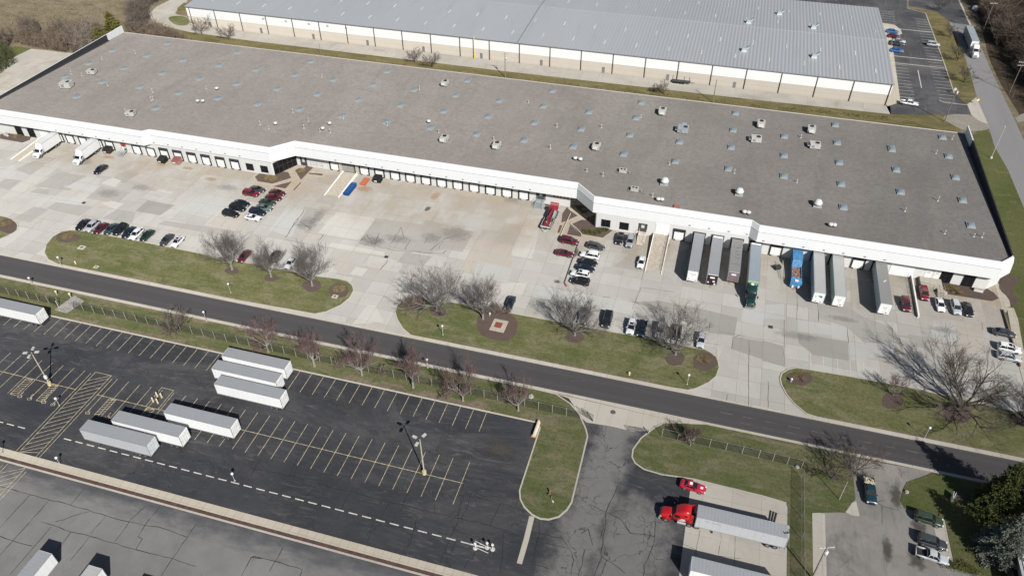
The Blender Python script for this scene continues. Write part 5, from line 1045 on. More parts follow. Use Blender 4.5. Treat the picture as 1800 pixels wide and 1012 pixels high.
# ---------------------------------------------------------------- tractors
def make_tractor(name, loc, deg, paintm, label, sleeper=True, white=False, roofm=None):
    t = empty(name, loc, R(deg), label, 'truck'); L_ = 7.4 if sleeper else 6.2; f = L_/2
    k = MB(); k.bbox((-f, -.45, .75), (f-.6, -.33, 1.0)); k.bbox((-f, .33, .75), (f-.6, .45, 1.0)); k.bbox((-f, -.45, .8), (-f+.1, .45, .95)); 
    for x in (-f+.9, -f+2.2, f-1.15): k.tube((x, -.9, .52), (x, .9, .52), .09)
    k.build('chassis', STEEL, t)
    # hood
    hb = f-2.05; rr = lambda x, zt, hw, zb: [(x, y, z) for y, z in ((hw, zb), (hw*1.0, zb+(zt-zb)*.55), (hw*.86, zt-.08), (hw*.6, zt), (-hw*.6, zt), (-hw*.86, zt-.08), (-hw*1.0, zb+(zt-zb)*.55), (-hw, zb))]
    k = MB(); k.loft([rr(hb-.1, 2.05, 1.02, .75), rr(hb+.6, 1.98, 1.0, .72), rr(f-.5, 1.78, .98, .62), rr(f-.12, 1.6, .92, .58), rr(f, 1.35, .82, .6)])
    k.build('hood', paintm, t, True)
    cb = hb-1.75 if not sleeper else hb-3.1
    k = MB(); top = 2.75 if not sleeper else 3.05; X = 1.12
    k.loft([rr(cb, top+.75 if sleeper else top, X, .85), rr(cb+1.2, top+.72 if sleeper else top, X, .85), rr(hb-.95, top+.15, X*.98, .85), rr(hb-.55, top-.15, X*.95, .85), rr(hb+.05, 2.02, X*.92, .85)])
    k.build('cab', paintm, t, True)
    k = MB(); k.quad((hb+.09, -.86, 2.02), (hb+.09, .86, 2.02), (hb-.50, .80, top-.16), (hb-.50, -.80, top-.16)); k.build('windshield', CGLASS, t)
    for s in (-1, 1):
        k = MB(); k.bbox((hb-1.35, s*(X-.01)-.012, 1.95), (hb-.55, s*(X-.01)+.012, 2.6)); k.build('side_window', CGLASS, t)
        if sleeper: k = MB(); k.bbox((cb+.5, s*X-.012, 2.6), (cb+.95, s*X+.012, 2.95)); k.build('sleeper_window', CGLASS, t)
        k = MB(); k.tube((hb-2.6 if sleeper else hb-2.3, s*.98, .62), (hb-1.1, s*.98, .62), .32, n=14); k.build('fuel_tank', ALU, t)
        k = MB(); k.box((hb-.1, s*(X+.28), 2.2), (.14, .26, .7)); k.tube((hb-.1, s*X, 2.5), (hb-.1, s*(X+.25), 2.5), .025, n=5); k.build('mirror', BLKP, t)
        k = MB(); k.box((f-.18, s*.80, 1.02), (.3, .26, .26), s*-.4); k.build('headlight', LAMPW, t)
        k = MB(); k.loft([[(f-1.15+.66*math.cos(a), s*yy, .52+.66*math.sin(a)) for yy in (.86, 1.22)]+[(f-1.15+.58*math.cos(a), s*yy, .52+.58*math.sin(a)) for yy in (1.22, .86)] for a in [math.pi*i/8 for i in range(9)]]); k.build('fender', paintm, t)
        k = MB(); k.bbox((-f+.2, s*.95-.3, 1.06), (-f+2.9, s*.95+.3, 1.10)); k.build('wheel_guard', BLKP, t)
    for x, w0, w1 in ((f-1.15, .88, 1.2), (-f+.9, .62, 1.2), (-f+2.2, .62, 1.2)):
        for s in (-1, 1): k = MB(); k.tube((x, s*w0, .52), (x, s*w1, .52), .52, n=16); k.cur = 1; k.tube((x, s*w1, .52), (x, s*(w1+.02), .52), .3, n=12); k.build('wheel', [TYRE, RIM], t)
    k = MB(); k.bbox((f-.02, -.5, .72), (f+.04, .5, 1.4)); k.build('grille', DGREY if not white else GREYM, t); k = MB(); k.bbox((f-.1, -1.1, .36), (f+.14, 1.1, .64)); k.build('bumper', ALU, t)
    k = MB(); k.lathe((-f+1.55, 0, 1.0), [(.5, 0), (.5, .14), (.2, .16)], 14); k.build('fifth_wheel', STEEL, t)
    if sleeper: k = MB(); k.add([(cb, -X, 1.0), (cb-.55, -X, 1.0), (cb-.55, -X, top+.5), (cb, -X, top+.7), (cb, X, 1.0), (cb-.55, X, 1.0), (cb-.55, X, top+.5), (cb, X, top+.7)], [(0, 1, 2, 3), (4, 7, 6, 5)]); k.build('side_fairing', paintm, t)
    else: k = MB(); k.tube((cb-.15, .9, .9), (cb-.15, .9, 3.2), .08); k.build('exhaust_stack', ALU, t)
    return t
GRP = paint('truck_dark_green', (.008, .035, .03)); RDP = paint('truck_red', (.42, .010, .014)); WTP = paint('truck_white', (.74, .75, .75))
gx, gy = 16.1, 145.6; tg = make_tractor('truck_tractor', (16.1, 146.6, .03), -90, GRP, 'dark green tractor with round white roof mark, nose down at the docks', True)
k = MB(); k.lathe((-1.0, -.15, 3.8), [(.42, 0), (.42, .025), (.1, .03)], 18); k.box((-1.1, .65, 3.80), (.12, .45, .03), .5); k.build('roof_mark', LAMPW, tg)
k = MB(); k.box((.55, 0, 3.06), (.2, 1.6, .03), 0, .0); k.box((2.7, 0, 1.83), (.12, 1.2, .03)); k.build('trim', plain('pale_teal_trim', (.28, .38, .38)), tg)
trr = make_tractor('truck_tractor', (7.0, 82.1, .03), 180, RDP, 'bright red sleeper tractor hitched to the long grey trailer', True)
k = MB()
for y in (1.125,): 
    for x, z, w_, h in ((-.3, 1.75, .7, .12), (-.35, 1.5, .9, .1), (-2.3, 1.45, .3, .1), (-.1, 1.3, 1.0, .12)): k.bbox((x-w_/2, y, z-h/2), (x+w_/2, y+.012, z+h/2))
k.build('door_lettering', LAMPW, trr)
k = MB(); k.bbox((-2.1, 1.12, 2.15), (-1.5, 1.135, 2.35)); k.bbox((-2.1, 1.12, 2.5), (-1.5, 1.135, 2.7)); k.build('side_vent', BLKP, trr)
ts = trailer(17.1, 81.9, 180, 'long grey trailer behind the red tractor, faded side lettering', side=TGREY, roof=TROOF, nose=NOSEW); ts.scale = (15.3/15.6, 1, 1)
k = MB()
for x, w_ in ((5.9, .7), (5.0, .3), (4.2, 1.2)): k.bbox((x-w_/2, 1.275, 3.2), (x+w_/2, 1.285, 3.4))
k.build('side_lettering', plain('faded_blue_letters', (.25, .31, .38)), ts)
trailer(17.2, 71.6, 180, 'grey roofed trailer at the bottom edge below the red truck', side=TSIDE, roof=TROOF)
# box trucks at the left docks
def box_truck(x, label):
    t = empty('box_truck', (x, 159.6, .03), R(-90), label, 'truck', 'white box trucks at the left docks')
    k = MB(); W = 1.24; k.bbox((-4.9, -W, 1.05), (2.2, W, 3.85)); k.cur = 1
    for s in (-1, 1): k.bbox((-4.92, s*W-.03, 3.78), (2.22, s*W+.03, 3.88)); k.bbox((-4.92, s*W-.03, .98), (2.22, s*W+.03, 1.1)); k.bbox((2.15, s*W-.04, 1.05), (2.22, s*W+.04, 3.88))
    k.build('cargo_box', [plain('box_truck_white', (.70, .705, .70), .5, var=.03), ALU], t)
    k = MB(); k.bbox((2.14, -W, 3.85), (2.24, W, 3.9)); k.bbox((-4.9, -W+.05, 3.855), (2.14, W-.05, 3.87)); k.build('box_roof', TROOF2 if False else plain('box_roof_pale', (.58, .585, .575), .6, var=.04), t)
    rr = lambda xx, zt, hw, zb: [(xx, y, z) for y, z in ((hw, zb), (hw, zb+(zt-zb)*.6), (hw*.88, zt-.05), (hw*.6, zt), (-hw*.6, zt), (-hw*.88, zt-.05), (-hw, zb+(zt-zb)*.6), (-hw, zb))]
    k = MB(); k.loft([rr(2.3, 2.55, 1.1, .7), rr(3.0, 2.55, 1.1, .7), rr(3.3, 2.45, 1.08, .7), rr(3.85, 1.75, 1.08, .6)]); k.loft([rr(3.8, 1.75, 1.08, .55), rr(4.6, 1.62, 1.05, .5), rr(4.95, 1.4, .98, .45), rr(5.05, 1.1, .9, .5)]); k.build('cab', WTP, t, True)
    k = MB(); k.add([(2.22, -1.0, 2.55), (2.22, 1.0, 2.55), (2.22, 1.0, 3.6), (2.22, -1.0, 3.6), (2.95, -.9, 2.55), (2.95, .9, 2.55), (2.45, .9, 3.45), (2.45, -.9, 3.45)], [(4, 5, 6, 7), (0, 4, 7, 3), (1, 2, 6, 5), (3, 7, 6, 2)]); k.build('wind_deflector', WTP, t)
    k = MB(); k.quad((3.88, -.9, 1.78), (3.88, .9, 1.78), (3.36, .86, 2.42), (3.36, -.86, 2.42)); k.build('windshield', CGLASS, t)
    for s in (-1, 1):
        k = MB(); k.bbox((2.6, s*1.1-.01, 1.75), (3.4, s*1.1+.01, 2.3)); k.build('side_window', CGLASS, t); k = MB(); k.box((3.6, s*1.35, 1.95), (.12, .2, .5)); k.build('mirror', BLKP, t); k = MB(); k.box((4.93, s*.8, 1.05), (.2, .3, .2), -s*.4); k.build('headlight', LAMPW, t)
        for xx, w0 in ((4.0, .85), (-2.4, .6), (-3.6, .6)): k = MB(); k.tube((xx, s*w0, .48), (xx, s*1.16, .48), .48, n=14); k.cur = 1; k.tube((xx, s*1.155, .48), (xx, s*1.18, .48), .28, n=10); k.build('wheel', [TYRE, RIM], t)
        k = MB(); k.bbox((-1.6, s*1.1-.1, .45), (1.6, s*1.1+.1, .95)); k.build('side_skirt', BLKP, t)
    k = MB(); k.bbox((-4.9, -.4, .7), (4.6, .4, 1.0)); k.build('chassis', STEEL, t); k = MB(); k.bbox((5.03, -.55, .65), (5.08, .55, 1.15)); k.build('grille', GREYM, t); k = MB(); k.bbox((4.95, -1.05, .35), (5.14, 1.05, .55)); k.build('bumper', WTP, t)
    k = MB(); k.bbox((-4.95, -W+.05, 1.1), (-4.91, W-.05, 3.75)); k.build('rear_door', WTP, t)
box_truck(-196.4, 'white box truck, left of the pair backed to the left docks'); box_truck(-181.8, 'white box truck, right of the pair, next to the brown dumpster')
# truck on the back road
a, b = G(1708, 105), G(1690, 58); ang = math.degrees(math.atan2(a[1]-b[1], a[0]-b[0]))
ux, uy = math.cos(R(ang)), math.sin(R(ang)); hx, hy = G(1713, 103)
make_tractor('truck_tractor', (hx-ux*3.2, hy-uy*3.2, .03), ang, WTP, 'white tractor coming down the back road', True, True)
trailer(hx-ux*14.2, hy-uy*14.2, ang, 'grey sided trailer on the back road behind the white tractor', side=ribs('trailer_slate_side', (.26, .29, .31)), roof=ribs('trailer_slate_roof', (.30, .33, .36)), doors=NOSEW)
# ================================================================ containers and machines in the yard
def dumpster(px, py, m_, label, deg=0, lidm=None):
    x, y = G(px, py); t = empty('dumpster', (x, y, .03), R(deg), label, 'dumpster', 'dumpsters below the dock doors')
    k = MB(); a = [(-1.1, -1.0, .15), (1.1, -1.0, .15), (1.1, .9, .15), (-1.1, .9, .15), (-1.15, -1.25, 1.25), (1.15, -1.25, 1.25), (1.15, .9, 1.75), (-1.15, .9, 1.75)]
    k.add(a, [(0, 3, 2, 1), (0, 1, 5, 4), (1, 2, 6, 5), (2, 3, 7, 6), (3, 0, 4, 7)])
    for s in (-1, 1):
        k.bbox((s*1.18-.06, -.6, .75), (s*1.18+.06, .6, .95)); 
        for yy in (-.7, .2): k.box((s*1.14, yy, .75), (.08, .08, 1.1))
    k.bbox((-1.12, -1.28, 1.15), (1.12, -1.18, 1.28)); k.build('container', m_, t)
    for s in (-1, 1): k = MB(); k.add([(s*.03, -1.28, 1.29), (s*1.14, -1.28, 1.29), (s*1.14, .92, 1.79), (s*.03, .92, 1.79), (s*.03, -1.28, 1.35), (s*1.14, -1.28, 1.35), (s*1.14, .92, 1.85), (s*.03, .92, 1.85)], [(0, 1, 2, 3), (4, 5, 6, 7), (0, 1, 5, 4), (1, 2, 6, 5), (2, 3, 7, 6), (3, 0, 4, 7)]); k.build('lid', lidm or BLKP, t)
    k = MB(); 
    for sx in (-.8, .8):
        for sy in (-.7, .6): k.tube((sx-.05, sy, .09), (sx+.05, sy, .09), .09, n=8)
    k.build('caster', STEEL, t); k = MB(); k.add([(-.75, -1.24, .55), (.1, -1.24, .55), (.1, -1.27, .95), (-.75, -1.27, .95)], [(0, 1, 2, 3)]); k.build('label_plate', LAMPW, t)
dumpster(191.5, 268, plain('dumpster_brown', (.06, .035, .028), .7), 'dark brown dumpster beside the right box truck', 4); dumpster(287.5, 285, plain('dumpster_green_black', (.012, .02, .016), .6), 'green black dumpster left of the rusty pink one', 2); dumpster(312.5, 287, plain('dumpster_rust', (.26, .125, .105), .8, var=.35), 'faded rusty pink dumpster', 6, plain('dumpster_lid_rust', (.22, .09, .08), .7)); dumpster(665, 319, plain('dumpster_black', (.016, .018, .018), .6), 'black dumpster below the docks right of the middle ramp', 3)
# blue skips on the ramp
x, y = G(615.5, 330); t = empty('blue_skip', (-96.0, 164.0, .03), R(90), 'deep blue ribbed open container lying along the ramp wall', 'container')
k = MB(); a = [(-3.2, -.85, .1), (3.2, -.85, .1), (3.2, .85, .1), (-3.2, .85, .1), (-3.4, -1.0, 1.3), (3.4, -1.0, 1.3), (3.4, 1.0, 1.3), (-3.4, 1.0, 1.3)]; k.add(a, [(0, 3, 2, 1), (0, 1, 5, 4), (1, 2, 6, 5), (2, 3, 7, 6), (3, 0, 4, 7)]); BLU = plain('skip_blue', (.012, .070, .235), .6, var=.3)
k.bbox((-3.35, -1.0, 1.22), (3.35, 1.0, 1.26)); 
for i in range(8): k.bbox((-3.2+i*.9, -1.03, .2), (-3.1+i*.9, 1.03, 1.35))
k.build('container', BLU, t); k = MB()
for i in range(5): k.bbox((-2.8+i*1.3, -.85, 1.27), (-2.6+i*1.3, .85, 1.36))
k.build('cover_rib', plain('skip_blue_light', (.06, .15, .34), .6), t)
t.scale = (.82, .82, .9)
t = empty('orange_pallet_stack', (-93.9, 169.3, .03), R(90), 'flat orange stack of barriers beside the blue container', 'barrier stack'); k = MB()
for i in range(3): k.bbox((-1.7, -.8, .02+i*.2), (1.7, .8, .17+i*.2))
k.bbox((-1.6, -.7, 0), (1.6, .7, .6)); k.build('panel', plain('orange_plastic', (.50, .15, .08), .7), t); k = MB(); 
for i in range(4): k.bbox((-1.5+i*.95, -.82, .0), (-1.4+i*.95, .82, .63))
k.build('strap', plain('orange_dark', (.42, .10, .05), .6), t)
# blue roll-off container with compactor at the docks
t = empty('compactor_container', (26.3, 158.7, .03), R(-90), 'bright blue compactor container with a rusty open middle, backed to a dock', 'container'); BL2 = plain('compactor_blue', (.075, .22, .42), .6, var=.3)
k = MB(); k.bbox((-6.6, -1.15, .3), (-2.0, 1.15, 3.3)); k.bbox((-6.6, -1.2, 3.3), (-2.6, 1.2, 3.42)); k.bbox((-3.2, -1.2, 1.2), (-3.05, 1.2, 3.36)); k.add([(-2.0, -1.15, .3), (-1.2, -1.15, .3), (-1.2, -1.15, 1.8), (-2.0, -1.15, 3.3), (-2.0, 1.15, .3), (-1.2, 1.15, .3), (-1.2, 1.15, 1.8), (-2.0, 1.15, 3.3)], [(0, 1, 2, 3), (4, 7, 6, 5), (1, 5, 6, 2), (2, 6, 7, 3)]); k.build('compactor', BL2, t)
k = MB(); 
for s in (-1, 1): k.bbox((-1.2, s*1.1-.06, .3), (3.6, s*1.1+.06, 2.0))
k.bbox((-1.2, -1.1, .3), (3.6, 1.1, 1.45)); k.bbox((3.4, -1.16, .3), (3.6, 1.16, 2.0))
for i in range(6): 
    for s in (-1, 1): k.bbox((-1.0+i*.85, s*1.18-.04, .3), (-.9+i*.85, s*1.18+.04, 2.0))
k.build('container', BL2, t); k = MB(); k.bbox((-1.15, -1.02, 1.46), (3.35, 1.02, 1.60)); rg = random.Random(3)
for i in range(50): k.box((rg.uniform(-1, 3.2), rg.uniform(-.9, .9), 1.65), (rg.uniform(.1, .7), rg.uniform(.1, .5), .2), rg.uniform(0, 3), rg.uniform(-.4, .4))
k.build('rusty_cover', plain('rust_mix', (.25, .15, .11), .9, var=.6, scale=3), t)
k = MB(); k.add([(3.6, -1.2, .3), (5.2, -1.35, .3), (5.2, -1.35, 1.6), (3.6, -1.2, 2.1), (3.6, 1.2, .3), (5.2, 1.35, .3), (5.2, 1.35, 1.6), (3.6, 1.2, 2.1)], [(0, 1, 2, 3), (4, 7, 6, 5), (1, 5, 6, 2), (2, 6, 7, 3)]); k.build('tailgate', BL2, t)
k = MB(); k.bbox((4.2, -.4, 1.95), (4.9, .4, 2.02)); k.bbox((5.2, -.9, .4), (5.5, -.5, .9)); k.bbox((5.2, .5, .4), (5.5, .9, .9)); k.build('latch', LAMPW, t); k = MB(); k.bbox((-6.4, -.5, .02), (5.0, -.35, .3)); k.bbox((-6.4, .35, .02), (5.0, .5, .3)); k.build('skid', STEEL, t)
# stacked rack frame beside it
t = empty('steel_rack', (23.2, 158.6, .03), 0, 'bent white steel frame standing left of the blue container', 'rack'); k = MB()
for i in range(6): k.tube((-.2+.1*i, 2.8-1.1*i, 0), (-.1+.1*i, 2.6-1.1*i, 1.9-.1*i), .04, n=5)
k.tube((-.2, 2.8, 1.9), (.4, -3.0, 1.35), .05, n=5); k.tube((-.2, 2.8, .9), (.4, -3.0, .7), .04, n=5); k.build('frame', plain('rack_pale', (.55, .54, .5)), t); k = MB(); k.box((-1.2, 1.6, .5), (1.6, 1.0, .9), .6); k.build('bin', STEEL, t)
# red crane machine on a trailer
t = empty('crane_trailer', (-37.4, 166.6, .03), R(-92), 'red folded boom lift on a dark flat trailer beside the mulch beds', 'lift'); REDM = plain('machine_red', (.27, .03, .04), .6, var=.4, scale=2)
k = MB(); k.bbox((-2.5, -1.25, .7), (6.3, 1.25, .85)); k.bbox((6.2, -1.3, .7), (6.35, 1.3, 1.35)); 
for s in (-1, 1): k.bbox((2.2, s*1.27-.04, .85), (6.3, s*1.27+.04, 1.3)); k.bbox((-2.5, s*1.25-.1, .6), (6.3, s*1.25+.1, .72))
k.build('deck', plain('deck_dark', (.06, .062, .065), .8), t)
k = MB(); k.bbox((6.35, -1.32, 1.15), (6.45, 1.32, 1.42)); k.tube((6.4, -.9, .7), (7.5, 0, .6), .07); k.tube((6.4, .9, .7), (7.5, 0, .6), .07)
for s in (-1, 1): k.bbox((2.3, s*1.33-.03, 1.22), (6.3, s*1.33+.03, 1.38))
k.build('headboard', plain('pale_steel', (.6, .6, .58), .5), t)
for xx in (-1.4, -.2, 2.6):
    for s in (-1, 1): k = MB(); k.tube((xx, s*.95, .42), (xx, s*1.3, .42), .42, n=14); k.cur = 1; k.tube((xx, s*1.29, .42), (xx, s*1.32, .42), .22, n=10); k.build('wheel', [TYRE, RIM], t)
k = MB(); k.box((1.0, .05, 2.0), (7.0, .46, .55), 0, -.05); k.box((1.2, .05, 2.4), (5.6, .34, .35), 0, -.06); k.bbox((-2.7, -1.15, 1.6), (-1.2, 1.15, 2.5)); k.bbox((3.2, -.8, .9), (5.2, .8, 1.7)); k.build('boom', REDM, t)
k = MB(); k.bbox((-2.9, -1.2, 2.5), (-2.85, 1.2, 3.1)); 
for yy in (-1.1, -.4, .4, 1.1): k.tube((-2.8, yy, 2.4), (-2.8, yy, 3.2), .04, n=5); k.tube((-1.3, yy, 2.4), (-1.3, yy, 3.1), .04, n=5)
k.tube((-2.8, -1.1, 3.15), (-2.8, 1.1, 3.15), .05, n=5); k.tube((-1.3, -1.1, 3.1), (-1.3, 1.1, 3.1), .05, n=5); k.build('work_basket', plain('machine_red_light', (.40, .10, .10), .6), t)
k = MB(); k.box((.3, .9, 1.4), (2.2, .5, 1.0)); k.tube((2.0, -.6, 1.9), (4.6, -.5, 1.5), .12); k.tube((-1.0, .6, 2.0), (2.6, .75, 1.7), .10); k.box((4.6, .9, 1.2), (1.6, .3, .3)); k.tube((5.0, 0, 1.6), (5.3, 0, 2.3), .16); k.build('hydraulics', plain('machine_grey', (.45, .46, .46), .4, .3), t)
k = MB(); k.box((0, -.9, 1.3), (2.6, .5, .9)); k.box((3.9, 0, 1.75), (.9, 1.2, .25)); k.tube((2.6, .3, 2.2), (5.2, .6, 1.6), .06); k.build('engine_housing', plain('machine_dark', (.035, .04, .045), .5), t)
# ================================================================ trees
def bark(name, a, b): 
    m = Mat(name); return m.out(m.mix(m.ramp(m.noise(.45, 5, .8), .35, .65), a, b), .95, 0, .1)
BARK = bark('grey_bark', (.16, .15, .138), (.26, .245, .228)); TWIG = bark('grey_twigs', (.070, .062, .056), (.115, .104, .096)); BARKD = bark('dark_bark', (.055, .045, .038), (.115, .098, .085)); TWIGD = bark('dark_twigs', (.085, .070, .058), (.15, .128, .11))
TWIGR = bark('budding_red_twigs', (.088, .056, .054), (.145, .10, .096)); TWIGB = bark('bramble_twigs', (.115, .088, .068), (.20, .16, .125)); TWIGW = bark('woods_twigs', (.060, .046, .036), (.12, .095, .075)); BARKB = bark('pole_wood', (.14, .115, .09), (.25, .21, .17))
def rdir(rng, d, ang):
    d = d.normalized(); u = d.orthogonal().normalized(); v = d.cross(u); a = rng.uniform(0, 2*math.pi)
    return (d*math.cos(ang)+(u*math.cos(a)+v*math.sin(a))*math.sin(ang)).normalized()
def bare_tree(seed, limbs, L0, up, spread, depth, r0, trunk_h, kids=(5, 5, 4, 4), shrink=.58, droop=0., twig=.028, lift=0.):
    rng = random.Random(seed); tr = MB(); cr = MB()
    def grow(p, d, L, r, lev):
        n = 3 if lev < 3 else 2; pts = [p]; q = p; dd = d
        for i in range(n):
            dd = (dd+Vector((rng.gauss(0, .13), rng.gauss(0, .13), rng.gauss(up*.10, .10)))).normalized(); q = q+dd*L/n; pts.append(q)
        for i in range(n):
            ra, rb = r*(1-.6*i/n), r*(1-.6*(i+1)/n)
            if lev <= 1: tr.tube(pts[i], pts[i+1], ra, rb, 6 if lev == 0 else 5, False)
            elif lev == 2: cr.tube(pts[i], pts[i+1], ra, rb, 3, False)
            elif i < n-1: cr.tube(pts[i], pts[i+1], ra, rb, 3, False)
            else: cr.blade(pts[i], pts[i+1], ra)
        if lev >= depth: return
        nk = kids[min(lev, len(kids)-1)]
        for c in range(nk):
            t = .25+.75*(c+rng.random())/nk; f = t*n; i = min(n-1, int(f)); pp = pts[i].lerp(pts[i+1], f-i)
            nd = rdir(rng, (pts[i+1]-pts[i]), rng.uniform(.35, .85)*spread); nd = (nd+Vector((0, 0, up*.25-droop*lev*.1))).normalized()
            grow(pp, nd, L*shrink*rng.uniform(.75, 1.15), max(twig, r*(1-.55*t)*.62), lev+1)
    tr.tube((0, 0, -.2), (0, 0, trunk_h), r0*1.25, r0, 9, False); tr.lathe((0, 0, -.1), [(r0*1.9, 0), (r0*1.3, .35), (r0, .8)], 9)
    for i in range(limbs):
        a = 2*math.pi*(i+rng.uniform(-.3, .3))/limbs; el = lift+(rng.uniform(.45, 1.0) if i % 3 else rng.uniform(.95, 1.3))
        grow(Vector((0, 0, trunk_h*rng.uniform(.75, 1))), Vector((math.cos(a)*math.cos(el), math.sin(a)*math.cos(el), math.sin(el))), L0*rng.uniform(.85, 1.15), r0*.6, 0)
    return tr, cr
def tree_proto(name, args, bm_, tm_):
    tr, cr = bare_tree(*args[0], **args[1]); t = empty(name); tr.build('trunk', bm_, t, True); cr.build('crown', tm_, t); return t
TPROTO = {}
TDEF = {'a': ('bare_tree', ((11, 9, 5.4, .75, 1.0, 4, .20, 1.9), dict(kids=(6, 5, 5, 4), shrink=.60, twig=.0125)), BARK, TWIG), 'b': ('bare_tree', ((23, 9, 5.0, .85, 1.0, 4, .19, 2.1), dict(kids=(6, 5, 5, 4), shrink=.60, twig=.0125)), BARK, TWIG), 'c': ('bare_tree', ((37, 9, 6.0, .5, 1.0, 4, .20, 1.6), dict(kids=(6, 5, 5, 4), shrink=.60, twig=.013)), BARK, TWIG),
        'big': ('bare_tree', ((5, 8, 8.2, .6, .9, 4, .36, .9), dict(kids=(7, 6, 5, 4), shrink=.56, twig=.018)), BARKD, TWIGD), 'r': ('budding_tree', ((7, 6, 4.0, .85, .9, 4, .14, 1.9), dict(kids=(6, 5, 5, 4), shrink=.58, twig=.0125, lift=.15)), BARK, TWIGR), 'r2': ('budding_tree', ((71, 7, 4.2, .8, .9, 4, .14, 1.8), dict(kids=(6, 5, 5, 4), shrink=.57, twig=.0125, lift=.12)), BARK, TWIGR),
        's': ('shrub', ((13, 9, 1.5, .7, 1.0, 3, .05, .1), dict(kids=(5, 5, 4), twig=.022)), BARKD, TWIGB), 'd': ('bare_tree', ((29, 6, 4.0, .5, 1.0, 4, .16, 1.2), dict(kids=(5, 4, 4, 4), shrink=.60, twig=.02)), BARKD, TWIGD)}
def tree(kind, px, py, sc, rot, label, group=None, sz=1., z=.1, cat='tree', name=None):
    x, y = G(px, py)
    if kind not in TPROTO: t = TPROTO[kind] = tree_proto(*TDEF[kind])
    else: t = copy_tree(TPROTO[kind])
    if name: t.name = name
    t.location = (x, y, z); t.rotation_euler = (0, 0, rot); t.scale = (sc, sc, sc*sz); return tag(t, label, cat, group)
ga = 'bare trees on the grass islands'
tree('a', 408.5, 474, 1.0, .3, 'grey bare tree, leftmost of three on the left island', ga); tree('b', 477, 487.5, .92, 1.6, 'grey bare tree, middle of three on the left island, narrowest', ga); tree('a', 549, 503, 1.0, 2.9, 'grey bare tree, rightmost of three on the left island', ga)
tree('c', 768, 546, 1.12, .5, 'grey bare tree at the left end of the middle island', ga, sz=.88); tree('b', 849, 561.5, .98, 4.2, 'grey bare tree beside the mulch bed with the red topped slab', ga); tree('c', 1010, 590, 1.02, 2.4, 'wide low bare tree covering the grey pickup', ga, sz=.9); tree('c', 1187, 624, 1.02, 4.4, 'open bare tree near the right tip of the middle island', ga)
tree('big', 1690, 717, 1.2, 1.2, 'largest bare tree, dark and many stemmed, on the right island', ga, sz=.70); tree('big', 1815, 752, .8, 3.8, 'bare tree cut by the right edge on the right island', ga, sz=.8)
gb = 'budding trees along the wire fence'
for i, (px, py, sc, r_, lab) in enumerate(((472, 619, .98, .1, 'reddish budding tree just above the three white trailers'), (553, 644, 1.0, 1.3, 'reddish budding tree right of the three white trailers'), (636.6, 660, 1.05, 2.5, 'reddish budding tree, third from the right end trailers along the fence'), (726.5, 681.5, 1.05, 3.6, 'reddish budding tree opposite the drive mouth between the islands'), (814, 705, 1.0, 4.4, 'reddish budding tree with dark brush at its left foot'), (911, 722, .85, 5.3, 'last reddish budding tree before the lot entrance'))): tree('r' if i % 2 else 'r2', px, py, sc*(1.15, 1.3, 1.12, 1.3, 1.15, 1.25)[i], r_, lab, gb, sz=.92)
t = tree('d', 310, 589, .95, .8, 'small grey bare tree alone on the verge behind the wire fence'); tree('r2', 1569, 695, .62, .4, 'small red twigged tree in a mulch bed left of the largest tree')
tree('r', 1213, 783, .72, 2.2, 'pinkish twiggy tree on the lower right verge'); tree('d', 1503, 832, .95, 2.4, 'dark leaning bare tree at the mouth of the lower right drive'); tree('d', 1462, 842, .9, .2, 'gnarled dark bare tree behind the lower right fence corner')
gc_ = 'small bare trees behind the long warehouse'
for px, py, sc, lab in ((354.7, 60, .9, 'small bare tree by the back wall, left of two'), (402, 70, .85, 'small bare tree by the back wall, right of two'), (729, 110, .75, 'thin bare tree left of the bushy one behind the roof'), (760, 119, .8, 'bushy bare tree right of the thin one behind the roof'), (1166, 165, .6, 'low bare tree with brush behind the middle of the roof')): tree('d', px, py, sc, px, lab, gc_)
gd_ = 'small bare trees along the back road'
for px, py, sc, lab in ((1651, 20, .75, 'bare tree at the bend of the back road'), (1682, 108, .8, 'bare tree on the strip beside the white tractor'), (1694, 145, .8, 'bare tree on the strip, nearest the yellow sign'), (1669, 66, .7, 'bare tree on the strip opposite the trailer box')): tree('d', px, py, sc, px, lab, gd_)
gs = 'low shrubs in the beds'
for px, py, sc, lab in ((718, 538, 1.0, 'leafless shrub at the left tip of the middle island'), (733, 536, 1.1, 'leafless shrub under the first tree of the middle island'), (745, 534, .9, 'leafless shrub right of its twin under the first tree'), (862, 550, .9, 'leafless shrub at the back of the mulch bed, left'), (876, 552, 1.0, 'leafless shrub at the back of the mulch bed, middle'), (890, 553, .9, 'leafless shrub at the back of the mulch bed, right'), (784, 700, .9, 'dark brush at the foot of a budding tree'), (1150, 163, 1.0, 'brush pile behind the middle of the roof'), (1208, 776, 1.1, 'dark shrub left of the pinkish tree on the verge'), (905, 715, .9, 'dark shrub beside the last budding tree'), (672, 660, .9, 'shrub between two budding trees by a fence post'), (598, 648, .9, 'shrub left of the third budding tree')): tree('s', px, py, sc, px, lab, gs, cat='shrub')
